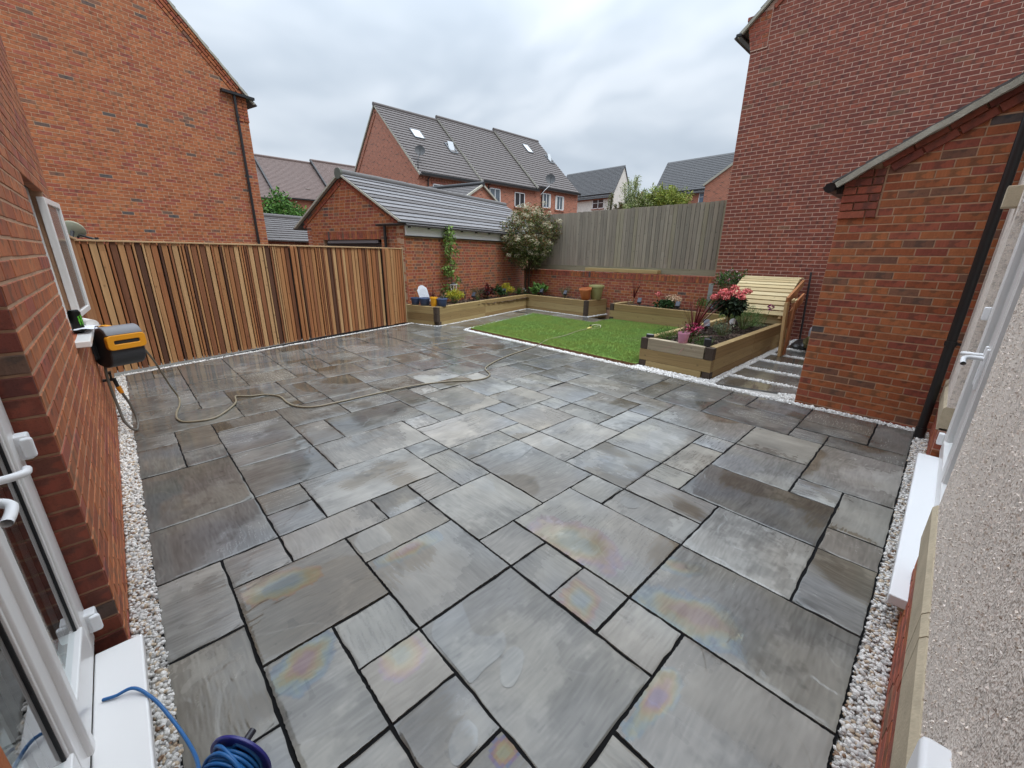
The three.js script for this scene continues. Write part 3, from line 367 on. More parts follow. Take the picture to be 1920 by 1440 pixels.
// ---------------------------------------------------------------- the house the photographer stands at: brick wing on the left
{
  const XW = -0.265, h = thing('brick_house', 'orange brick house wing on the left with white french doors and an open window', 'house', [0, 0, 0]);
  const o = V(XW, 0, 0), ux = V(0, 0, -1), B = new Bricks();   // run coordinate = -Z
  const solid = [[-0.19, 0.83], [2.06, 5.55]], door = [0.83, 2.06], win = [3.72, 4.86, 1.045, 2.03];
  const rows = y => { const r = []; if (y > 2.32) r.push([-0.19, 5.55]); else { r.push([-0.19, 0.83]); if (y > win[2] && y < win[3]) r.push([2.06, win[0]], [win[1], 5.55]); else r.push([2.06, 5.55]); } return r; };
  // mortar body, 0.22 thick, with the openings left out
  const parts = []; const slab = (a, b, y0, y1) => parts.push(box(XW - 0.003 - 0.11, (y0 + y1) / 2, -(a + b) / 2, 0.22, y1 - y0, b - a));
  slab(-0.19, 0.83, -0.15, 2.32); slab(2.06, 3.72, -0.15, 2.32); slab(4.86, 5.55, -0.15, 2.32); slab(3.72, 4.86, -0.15, 1.045); slab(3.72, 4.86, 2.03, 2.32); slab(-0.19, 5.55, 2.32, 5.2);
  const wall = mesh('wall', merge(parts), MORTAR, h); B.parent = wall;
  lay(B, o, ux, -0.05, 5.2, rows, PAL.near, 11);
  // far end of the wing and the deep reveal of the doors
  const endO = V(XW, 0, -5.55), Rv = rng(8);
  for (const [z, f] of [[-2.06, 1]]) for (let y = -0.05, c = 0; y < 2.25; y += 0.0735, c++) {
    const L = 0.098, m = M4().makeBasis(V(1, 0, 0), V(0, 1, 0), V(0, 0, 1)); m.setPosition(XW - 0.004 - L / 2, y + 0.03675, z + 0.006);
    B.add(m, L, 0.0635, pick(Rv, c % 4 === 2 ? PAL.deep : [[0.65, BR.maroon], [0.15, BR.red], [0.2, BR.scorch]]), c % 4, 0.03);
  }
  B.build(300);
  mesh('roof', merge([box(-3.4, 5.25, -2.7, 7.0, 0.1, 6.2)]), M.tile, h);
  // rooms behind the glass
  mesh('inner_wall', merge([box(-3.0, 2.5, -2.68, 0.1, 5.2, 5.7), box(-1.75, 2.5, 0.3, 2.6, 5.2, 0.1), box(-1.75, 2.5, -5.6, 2.6, 5.2, 0.1), box(-1.75, 2.5, -2.95, 2.4, 5.2, 0.08)]), std([0.30, 0.29, 0.27], 0.9), h);
  mesh('floor', merge([box(-1.75, 0.06, -2.6, 2.5, 0.1, 5.6), box(-1.75, 2.42, -2.6, 2.5, 0.1, 5.6)]), std([0.13, 0.11, 0.09], 0.6), h);
  // french doors: sill, frame, two closed leaves
  const d = new THREE.Group(); d.name = 'french_door'; h.add(d);
  const XF = -0.348, prof = (x, y0, y1, z0, z1, t, r = 0.006) => box(x - t / 2, (y0 + y1) / 2, (z0 + z1) / 2, t, y1 - y0, z1 - z0, r);
  mesh('sill', box(-0.279, 0.098, -1.43, 0.14, 0.045, 1.02, 0.008), M.upvc, h); mesh('sill_end', box(-0.265, 0.05, -1.43, 0.09, 0.05, 1.0, 0.004), M.stone, h);
  mesh('frame', merge([prof(XF, 0.12, 2.28, -2.045, -1.985, 0.07), prof(XF, 0.12, 2.28, -0.90, -0.84, 0.07), prof(XF, 2.22, 2.28, -1.985, -0.90, 0.07), prof(XF, 0.12, 0.165, -1.985, -0.90, 0.07)]), M.upvc, d);
  const lx = XF + 0.006;
  for (const [a, b, hinge] of [[-1.982, -1.448, -1.99], [-1.442, -0.905, -0.9]]) {
    const w = 0.078; const leaf = [];
    leaf.push(prof(lx, 0.17, 2.215, a, a + w, 0.065), prof(lx, 0.17, 2.215, b - w, b, 0.065), prof(lx, 0.17, 0.29, a + w, b - w, 0.06), prof(lx, 2.13, 2.215, a + w, b - w, 0.06));
    for (const s of [a + w + 0.006, b - w - 0.006]) leaf.push(prof(lx - 0.008, 0.29, 2.13, s - 0.006, s + 0.006, 0.03, 0.003));
    mesh('leaf_frame', merge(leaf), M.upvc, d);
    mesh('gasket', merge([prof(lx - 0.014, 0.28, 2.14, a + w + 0.008, a + w + 0.018, 0.03, 0), prof(lx - 0.014, 0.28, 2.14, b - w - 0.018, b - w - 0.008, 0.03, 0)]), M.rubber, d);
    mesh('pane', box(lx - 0.03, 1.21, (a + b) / 2, 0.024, 1.86, b - a - 2 * w + 0.02), phys([0.9, 0.95, 0.95], 0.015, { transmission: 1, thickness: 0, ior: 1.6 }), d);
    for (const y of [0.24, 0.98, 1.95]) if (hinge < -1.5) mesh('hinge', merge([box(XF + 0.018, y, hinge + 0.004, 0.034, 0.085, 0.05, 0.006), box(XF + 0.03, y, hinge + 0.03, 0.03, 0.07, 0.022, 0.008)]), M.white, d);
  }
  mesh('meeting_bead', prof(XF + 0.022, 0.17, 2.215, -1.478, -1.432, 0.028, 0.008), M.upvc, d);
  for (const [z, s] of [[-1.49, -1], [-1.35, 1]]) {
    const y = 1.06, c = [V(XF + 0.01, y, z), V(XF + 0.055, y, z), V(XF + 0.078, y - 0.004, z + s * 0.022), V(XF + 0.08, y - 0.01, z + s * 0.05), V(XF + 0.076, y - 0.016, z + s * 0.085)];
    const hd = mesh('handle', tube(c, 0.0105, 24, 10), M.white, d); mesh('lock_plate', merge([box(XF + 0.009, y - 0.06, z, 0.014, 0.22, 0.032, 0.007)]), M.white, hd); mesh('keyhole', rod(V(XF + 0.0155, y - 0.12, z), V(XF + 0.0175, y - 0.12, z), 0.008), M.dark, hd);
  }
  // kitchen window, its sash swung open
  const wf = new THREE.Group(); wf.name = 'window'; h.add(wf); const wx = XW - 0.07;
  mesh('window_frame', merge([box(wx - 0.03, 1.54, -3.75, 0.06, 0.98, 0.055, 0.004), box(wx - 0.03, 1.54, -4.83, 0.06, 0.98, 0.055, 0.004), box(wx - 0.03, 2.0, -4.29, 0.06, 0.055, 1.03, 0.004), box(wx - 0.03, 1.075, -4.29, 0.06, 0.055, 1.03, 0.004)]), M.upvc, wf);
  mesh('lintel', box(XW - 0.08, 2.052, -4.29, 0.11, 0.045, 1.12), M.dark, wf);
  const sash = new THREE.Group(); sash.name = 'casement'; wf.add(sash); sash.position.set(XW - 0.02, 1.075, -4.82); sash.rotation.y = -0.07;
  mesh('sash_frame', merge([box(0, 0.45, 0.022, 0.045, 0.9, 0.045, 0.005), box(0, 0.45, 0.605, 0.045, 0.9, 0.045, 0.005), box(0, 0.022, 0.315, 0.045, 0.045, 0.54, 0.005), box(0, 0.878, 0.315, 0.045, 0.045, 0.54, 0.005)].map(g => g.translate(0, 0, -0.63))), M.upvc, sash);
  mesh('sash_pane', box(0, 0.45, -0.315, 0.02, 0.82, 0.55), phys([0.16, 0.165, 0.165], 0.12), sash);
  mesh('window_sill', box(XW - 0.01, 1.025, -4.29, 0.16, 0.04, 1.16, 0.006), M.upvc, h);
}
// ---------------------------------------------------------------- rendered wing on the right
{
  const ZW = 0.19, h = thing('rendered_house', 'pebble-dashed house wing on the right with a brick plinth and stone band', 'house');
  const o = V(0, 0, ZW), ux = V(-1, 0, 0), B = new Bricks();   // run coordinate = -X
  const bodies = []; const bd = (a, b, y0, y1, t = 0.22) => bodies.push(box((a + b) / 2, (y0 + y1) / 2, ZW + 0.003 + t / 2, b - a, y1 - y0, t));
  bd(-0.5, 2.52, -0.15, 0.36); bd(2.52, 4.4, -0.15, 0.11); bd(4.4, 5.49, -0.15, 0.36);
  const plinth = mesh('plinth', merge(bodies), MORTARP, h); B.parent = plinth;
  lay(B, o, ux, -0.035, 0.34, y => y < 0.11 ? [[-5.49, 0.26]] : [[-5.49, -4.4], [-2.52, 0.26]], PAL.red, 31, { c0: 1 });
  const Rv = rng(4); for (let y = -0.035 + 0.147, c = 0; y + 0.07 < 0.345; y += 0.0735, c++) { const L = 0.1, m = M4().makeBasis(V(0, 0, -1), V(0, 1, 0), V(-1, 0, 0)); m.setPosition(4.4 - 0.005, y + 0.0367, ZW + 0.006 + L / 2); B.add(m, L, 0.0635, pick(Rv, PAL.red), c % 4, 0.03); }
  B.build(150);
  // stone band with weathered top, joints between the blocks
  const band = (a, b) => { const pf = [[0, 0.345], [-0.013, 0.345], [-0.013, 0.515], [0.0, 0.532], [0.1, 0.532], [0.1, 0.345]]; const g = prism(pf.map(p => [p[0], p[1]]), b - a); g.applyMatrix4(basis(V(a, 0, ZW), V(0, 0, 1), V(0, 1, 0), V(-1, 0, 0))); return g; };
  const bs = [[-0.4, 0.38], [0.385, 0.99], [0.995, 1.535], [1.541, 1.66], [1.666, 2.52], [4.4, 4.93], [4.936, 5.49]];
  const wallB = []; for (const [a, b] of bs) { const g = band(a, b); g.applyMatrix4(M4()); mesh('band_stone', g, M.stone, h); }
  const rd = []; const rb = (a, b, y0, y1) => rd.push(box((a + b) / 2, (y0 + y1) / 2, ZW + 0.004 + 0.11, b - a, y1 - y0, 0.22));
  rb(-0.5, 2.52, 0.532, 5.2); rb(4.4, 5.49, 0.532, 5.2); rb(2.52, 4.4, 2.3, 5.2);
  const wall = mesh('wall', merge(rd), M.dash, h);
  { // loose chips standing proud on the near part of the render
    const R = rng(91), ch = new THREE.TetrahedronGeometry(0.0042), N = 5000, im = new THREE.InstancedMesh(ch, std([0.66, 0.62, 0.57], 0.85), N), q = new THREE.Quaternion(), c = new THREE.Color();
    for (let i = 0; i < N; i++) { const reveal = i % 6 === 0; let p; if (reveal) p = V(4.4 - 0.001, 0.54 + R() * 1.7, ZW + 0.006 + R() * 0.09); else p = V(0.75 + Math.pow(R(), 0.8) * 1.75, 0.535 + R() * 1.0, ZW + 0.004); q.setFromEuler(new THREE.Euler(R() * 6, R() * 6, R() * 6)); const s = 0.5 + R() * 0.9; im.setMatrixAt(i, M4().compose(p, q, V(s, s, s * 0.7))); const t = 0.8 + R() * 0.7; im.setColorAt(i, c.setRGB(t, t * 0.96, t * (0.9 + R() * 0.06))); }
    im.name = 'render_chips'; im.userData.kind = 'stuff'; im.castShadow = im.receiveShadow = true; wall.add(im);
  }
  mesh('roof', merge([box(2.5, 5.25, 3.4, 6.4, 0.1, 6.6)]), M.tile, h);
  mesh('inner_wall', merge([box(2.5, 2.5, 3.2, 6.0, 5.2, 0.1), box(-0.45, 2.5, 1.8, 0.1, 5.2, 2.8), box(5.45, 2.5, 1.8, 0.1, 5.2, 2.8), box(2.5, 0.05, 1.8, 5.8, 0.1, 2.8), box(2.5, 2.5, 1.8, 5.8, 0.1, 2.8)]), std([0.3, 0.29, 0.27], 0.9), h);
  // patio door in its recess
  const d = new THREE.Group(); d.name = 'patio_door'; h.add(d); const zf = ZW + 0.055;
  const pr = (x0, x1, y0, y1, z, t, r = 0.006) => box((x0 + x1) / 2, (y0 + y1) / 2, z + t / 2, x1 - x0, y1 - y0, t, r);
  mesh('door_sill', box(3.3, 0.125, ZW + 0.0, 2.06, 0.05, 0.125, 0.006), M.white, h); mesh('sill_bed', box(3.3, 0.082, ZW + 0.02, 2.0, 0.03, 0.08), M.stone, h);
  mesh('frame', merge([pr(2.54, 2.61, 0.15, 2.28, zf, 0.07), pr(4.32, 4.395, 0.15, 2.28, zf, 0.07), pr(2.61, 4.32, 2.21, 2.28, zf, 0.07), pr(2.61, 4.32, 0.15, 0.2, zf, 0.07)]), M.upvc, d);
  for (const [a, b] of [[2.615, 3.462], [3.468, 4.315]]) {
    mesh('leaf_frame', merge([pr(a, a + 0.08, 0.205, 2.2, zf - 0.012, 0.065), pr(b - 0.08, b, 0.205, 2.2, zf - 0.012, 0.065), pr(a + 0.08, b - 0.08, 0.205, 0.32, zf - 0.012, 0.06), pr(a + 0.08, b - 0.08, 2.12, 2.2, zf - 0.012, 0.06)]), M.upvc, d);
    mesh('pane', pr(a + 0.07, b - 0.07, 0.31, 2.13, zf + 0.012, 0.024, 0), phys([0.9, 0.95, 0.95], 0.015, { transmission: 1, thickness: 0, ior: 1.6 }), d);
    mesh('bead', merge([pr(a + 0.08, a + 0.1, 0.32, 2.12, zf - 0.006, 0.03, 0.004), pr(b - 0.1, b - 0.08, 0.32, 2.12, zf - 0.006, 0.03, 0.004)]), M.upvc, d);
  }
  for (const y of [0.3, 1.25, 2.0]) mesh('hinge', box(4.33, y, zf - 0.028, 0.05, 0.09, 0.035, 0.008), M.white, d);
  for (const [x, s] of [[3.405, -1], [3.525, 1]]) {
    const c = [V(x, 1.08, zf - 0.012), V(x, 1.08, zf - 0.07), V(x + s * 0.02, 1.078, zf - 0.095), V(x + s * 0.07, 1.07, zf - 0.1), V(x + s * 0.12, 1.06, zf - 0.098)];
    const hd = mesh('handle', tube(c, 0.012, 24, 10), M.white, d); mesh('lock_plate', box(x, 1.02, zf - 0.018, 0.034, 0.23, 0.014, 0.006), M.white, hd);
  }
  const vent = thing('vent_hood', 'small white plastic box on the pebble-dashed wall at the bottom right corner', 'vent', [0.855, 0.672, ZW - 0.006]);
  mesh('cover', box(0, 0, 0, 0.16, 0.16, 0.06, 0.012), M.white, vent); mesh('flange', box(0, 0, 0.032, 0.2, 0.2, 0.012, 0.004), M.white, vent);
}
// ---------------------------------------------------------------- lean-to brick extension
{
  const X = 5.5, h = thing('brick_extension', 'lean-to brick extension with a darker kneeler corner and sloping tiled verge', 'extension'), B = new Bricks();
  const eave = z => 2.36 + (z + 0.95) * 0.62;
  const poly = [[-0.95, -0.15], [1.4, -0.15], [1.4, eave(1.4)], [-0.95, eave(-0.95)]];
  const wall = mesh('wall', prism(poly, 3.2, basis(V(X + 0.003, 0, 0), V(0, 0, 1), V(0, 1, 0), V(-1, 0, 0))), MORTAR, h); B.parent = wall;
  const o = V(X, 0, 0), ux = V(0, 0, 1);
  lay(B, o, ux, -0.06, 4.0, y => { const z0 = y > 2.31 ? Math.max(-0.95, -0.95 + (y + 0.07 - 2.36) / 0.62) : -0.95; return y > 1.98 && y < 2.3 ? [[-0.645, 1.3]] : z0 < 1.2 ? [[y > 2.3 ? Math.max(z0, -0.645) : z0, 1.3]] : []; }, PAL.mixed, 51, { c0: 1 });
  lay(B, V(X - 0.022, 0, 0), ux, 1.985, 2.44, y => [[Math.max(-0.955, -0.95 + (y + 0.03 - 2.36) / 0.62), -0.655]], PAL.deep, 52);
  // verge bricks climbing under the roof edge, two courses, slightly proud
  const dir = V(0, 0.62, 1).normalize(), up = V(-1, 0, 0).cross(dir).normalize(); if (up.y < 0) up.negate();
  for (const [k, off] of [[0, -0.05], [1, -0.125]]) line(B, V(X, eave(-0.95), -0.95).addScaledVector(up, off).addScaledVector(dir, k ? 0.30 : 0.26), dir, up, 9, 0.228, 0.216, 0.066, PAL.deep, 55 + k, 0.022);
  // bricks of the side that faces the passage
  lay(B, V(X, 0, -0.95), V(-1, 0, 0), -0.06, 2.3, y => [[-3.2, 0]], PAL.mixed, 57);
  B.build(300);
  const roof = mesh('roof', prism([[-1.03, eave(-1.03) - 0.02], [1.5, eave(1.5) - 0.02], [1.5, eave(1.5) + 0.03], [-1.03, eave(-1.03) + 0.03]], 3.3, basis(V(X - 0.05, 0, 0), V(0, 0, 1), V(0, 1, 0), V(-1, 0, 0))), M.tile, h);
  const R = rng(7); for (let i = 0; i < 9; i++) { const a = V(X - 0.07 + (R() - 0.5) * 0.01, eave(-1.05) + 0.035, -1.05).addScaledVector(dir, i * 0.27), b = a.clone().addScaledVector(dir, 0.33).addScaledVector(up, -0.018); mesh('roof_tile', bar(a.clone().add(V(0.2, 0, 0)), b.add(V(0.2, 0, 0)), 0.42, 0.018, 0, up), M.tile, roof); }
  { const a = V(X - 0.075, eave(-1.02) - 0.004, -1.02), L = 2.9, g = new THREE.BoxGeometry(0.05, 0.05, L, 1, 1, 60), p = g.attributes.position; for (let i = 0; i < p.count; i++) p.setXYZ(i, p.getX(i) + (fb(p.getZ(i) * 9, p.getY(i) * 20, 4, 3) - 0.5) * 0.02, p.getY(i) + (fb(p.getZ(i) * 7, p.getX(i) * 20, 8, 3) - 0.5) * 0.022, p.getZ(i)); g.computeVertexNormals(); boxUV(g); g.applyMatrix4(basis(a.clone().addScaledVector(dir, L / 2).addScaledVector(up, -0.012), V(-1, 0, 0).negate(), up, V(1, 0, 0).cross(up))); mesh('verge_mortar', g, M.undercloak, h); }
  const gut = mesh('gutter', (() => { const s = new THREE.Shape(); s.absarc(0, 0, 0.056, Math.PI, 2 * Math.PI); s.lineTo(0.05, 0); s.absarc(0, 0, 0.05, 2 * Math.PI, Math.PI, true); s.lineTo(-0.056, 0); const g = new THREE.ExtrudeGeometry(s, { depth: 3.2, bevelEnabled: false, curveSegments: 10 }); g.applyMatrix4(basis(V(X - 0.06, 2.30, -1.065), V(0, 0, 1), V(0, 1, 0), V(-1, 0, 0)).multiply(M4().makeTranslation(0, 0, -3.2))); return g; })(), M.black, h);
  mesh('gutter_stop', rod(V(X - 0.065, 2.285, -1.065), V(X - 0.055, 2.285, -1.065), 0.05), M.black, gut); mesh('fascia', box(X + 1.6, 2.29, -0.985, 3.2, 0.13, 0.05), M.black, h);
  const dp = thing('drainpipe', 'black drainpipe in the corner between the extension and the pebble-dash', 'drainpipe', [5.22, 0, 0.12]);
  mesh('pipe', rod(V(0, 0.02, 0), V(0, 4.2, 0), 0.034, 0.034, 16), M.black, dp); mesh('socket', rod(V(0, 0.0, 0), V(0, 0.1, 0), 0.04, 0.04, 16), M.black, dp);
  for (const y of [0.9, 2.7]) { const c = mesh('clip', rod(V(0, y - 0.02, 0), V(0, y + 0.02, 0), 0.041, 0.041, 16), M.black, dp); mesh('bracket', box(0, y, 0.035, 0.022, 0.022, 0.06), M.black, c); }
  const st = thing('stone_block', 'pale stone corbel block on the wall beside the drainpipe', 'stone block', [4.62, 2.02, 0.165]); mesh('block', box(0, 0, 0, 0.12, 0.14, 0.09, 0.006), M.stone, st);
}

// gable house: front plane along ux from o; profile in (run, y); returns {h, wall, B}
function gableWall(h, o, ux, poly, depth, mat) { return mesh('wall', prism(poly, depth, wallBasis(o.clone().addScaledVector(V(-ux.z, 0, ux.x), -0.003), ux)), mat, h); }
function downpipe(parent, p, y0, y1, clips) {
  const d = mesh('drainpipe', rod(V(p.x, y0, p.z), V(p.x, y1, p.z), 0.034, 0.034, 12), M.black, parent);
  for (const y of clips) mesh('clip', rod(V(p.x, y - 0.025, p.z), V(p.x, y + 0.025, p.z), 0.043, 0.043, 12), M.black, d);
}
// ---------------------------------------------------------------- neighbour on the left: tall orange gable
{
  const t0 = 12.75, sR = 7.03, sL = -2.43, ridge = [2.3, 10.35], ey = 5.62, h = thing('gable_house', 'tall orange brick gable end with black drainpipe, beyond the cedar fence', 'house'), B = new Bricks();
  const o = ST(0, 0, t0), n = E2.clone().negate();
  const sl = (ridge[1] - ey) / (sR - ridge[0]), roofY = s => ey + (sR - Math.max(s, 2 * ridge[0] - s)) * sl;
  const wall = gableWall(h, o, E1, [[sL, -0.15], [sR, -0.15], [sR, ey], [ridge[0], ridge[1]], [sL, ey]], 9, MORTAR); B.parent = wall;
  lay(B, o, E1, -0.05, 10, y => { if (y < 5.5) return y > 4.92 ? [[0.9, sR - 0.34]] : [[0.9, sR]]; const e = sR - (y + 0.10 - ey) / sl; return e > 1.2 ? [[0.9, Math.min(e, sR - 0.34)]] : []; }, PAL.orange, 61);
  lay(B, o.clone().addScaledVector(n, 0.022), E1, 4.93, 5.95, y => [[sR - 0.335, Math.min(sR + 0.012, sR - (y + 0.05 - ey) / sl)]], PAL.orange, 62);
  const dir = E1.clone().multiplyScalar(1).add(V(0, -sl, 0)).normalize(), up = V(0, 1, 0).addScaledVector(dir, -dir.y).normalize();
  for (const [k, off] of [[0, -0.055], [1, -0.13], [2, -0.205]]) line(B, ST(ridge[0], ridge[1], t0).addScaledVector(up, off).addScaledVector(dir, k === 1 ? 0.11 : 0), dir, up, 29, 0.2255, 0.214, 0.064, PAL.orange, 63 + k, [0.05, 0.035, 0.018][k]);
  B.build(300);
  const roof = new THREE.Group(); roof.name = 'roof'; h.add(roof);
  const upR = dir.clone().negate(); const ev = ST(sR + 0.22, ey - 0.22 * sl + 0.02, t0 - 0.07);
  mesh('tile_slope', tiles(roof, ev, E2, upR, 9.2, Math.hypot(sR + 0.22 - ridge[0], ridge[1] - ey + 0.22 * sl), 26, M.tile, { cols: 1 }), M.tile, roof);
  mesh('left_slope', tiles(roof, ST(sL - 0.22, ey - 0.22 * sl, t0 - 0.07), E2, E1.clone().add(V(0, sl, 0)).normalize(), 9.2, 6.9, 20, M.tile), M.tile, roof);
  { const a = ST(sR + 0.20, ey - 0.20 * sl, t0 - 0.045), L = 6.6, g = new THREE.BoxGeometry(0.06, 0.05, L, 1, 1, 80), p = g.attributes.position; for (let i = 0; i < p.count; i++) p.setY(i, p.getY(i) + (fb(p.getZ(i) * 6, p.getX(i) * 9, 4, 3) - 0.5) * 0.03); g.computeVertexNormals(); boxUV(g); const z = upR.clone(), x = n.clone(), y = z.clone().cross(x); g.applyMatrix4(basis(a.addScaledVector(upR, L / 2).addScaledVector(up, -0.005), x, y, z)); mesh('verge_mortar', g, M.undercloak, h); }
  const gp = ST(sR + 0.13, ey - 0.13, t0); mesh('gutter', merge([box(0, 0, 0, 0.115, 0.06, 9.1).applyMatrix4(basis(ST(sR + 0.12, ey - 0.10, t0 + 4.5), E1, V(0, 1, 0), E1.clone().cross(V(0, 1, 0)))), box(0, 0, 0, 0.80, 0.06, 0.115).applyMatrix4(basis(ST(sR - 0.22, ey - 0.10, t0 - 0.085), E1, V(0, 1, 0), E1.clone().cross(V(0, 1, 0))))]), M.black, h);
  downpipe(h, ST(6.72, 0, t0 - 0.075), 0, ey - 0.1, [5.0, 3.4, 1.9]);
  const al = mesh('alarm_box', box(0, 0, 0, 0.12, 0.22, 0.16, 0.03).applyMatrix4(basis(ST(sR + 0.05, 4.0, t0 + 0.3), E1, V(0, 1, 0), E1.clone().cross(V(0, 1, 0)))), M.white, h);
}
// ---------------------------------------------------------------- neighbour on the right: tall dark red gable
{
  const X = 10.1, zL = -3.8, h = thing('gable_house', 'tall dark red brick gable end with a corbelled corner, on the right', 'house'), B = new Bricks();
  const o = V(X, 0, 0), ux = V(0, 0, 1), ridge = [0.6, 9.9], ey = 6.0, sl = (ridge[1] - ey) / (ridge[0] - zL);
  const wall = gableWall(h, o, ux, [[zL, -0.15], [5.0, -0.15], [5.0, ey], ridge, [zL, ey]], 8, MORTARP); B.parent = wall;
  lay(B, o, ux, -0.05, 9.0, y => { let a = zL; if (y > 5.52) a = zL + 0.30; if (y > ey - 0.1) a = Math.max(zL + 0.3, zL + (y + 0.10 - ey) / sl); return a < 0.9 ? [[a, 1.2]] : []; }, PAL.maroon, 71);
  // corbel: each course steps out a little to the left
  for (let k = 0; k < 8; k++) lay(B, o.clone().add(V(-0.02, 0, 0)), ux, 5.52 + k * 0.0735, 5.52 + (k + 1) * 0.0735, y => [[zL - 0.006 - 0.019 * k, zL + 0.295]], PAL.red, 72 + k, { c0: k });
  mesh('corbel_core', prism([[zL, 5.5], [zL + 0.3, 5.5], [zL + 0.3, 6.1], [zL - 0.13, 6.1]], 0.2, wallBasis(o.clone().add(V(-0.012, 0, 0)), ux)), MORTARP, h);
  const dir = V(0, sl, 1).normalize(), up = V(0, 1, 0).addScaledVector(dir, -dir.y).normalize();
  for (const [k, off] of [[0, -0.05], [1, -0.125]]) line(B, V(X, ey, zL).addScaledVector(up, off).addScaledVector(dir, 0.42 - k * 0.1), dir, up, 24, 0.2255, 0.214, 0.064, PAL.red, 83 + k, 0.03);
  B.build(300);
  const roof = new THREE.Group(); roof.name = 'roof'; h.add(roof);
  mesh('tile_slope', tiles(roof, V(X - 0.08, ey - 0.26 * sl + 0.05, zL - 0.28), V(1, 0, 0), dir, 8.1, 6.2, 24, M.tile), M.tile, roof);
  mesh('right_slope', tiles(roof, V(X - 0.08, ey - 0.26 * sl, 5.28), V(1, 0, 0), V(0, sl, -1).normalize(), 8.1, 6.2, 20, M.tile), M.tile, roof);
  mesh('verge_mortar', bar(V(X - 0.06, ey - 0.24 * sl + 0.015, zL - 0.26), V(X - 0.06, ridge[1] + 0.01, ridge[0]), 0.06, 0.05), M.undercloak, h);
  mesh('gutter', box(X + 4, ey - 0.17, zL - 0.24, 8.2, 0.07, 0.11, 0.02), M.black, h);
  const tp = mesh('stone_post', box(X + 0.06, 0.5, zL - 0.06, 0.1, 1.02, 0.1), std([0.30, 0.29, 0.28], 0.9, { map: T.grit }), h);
}
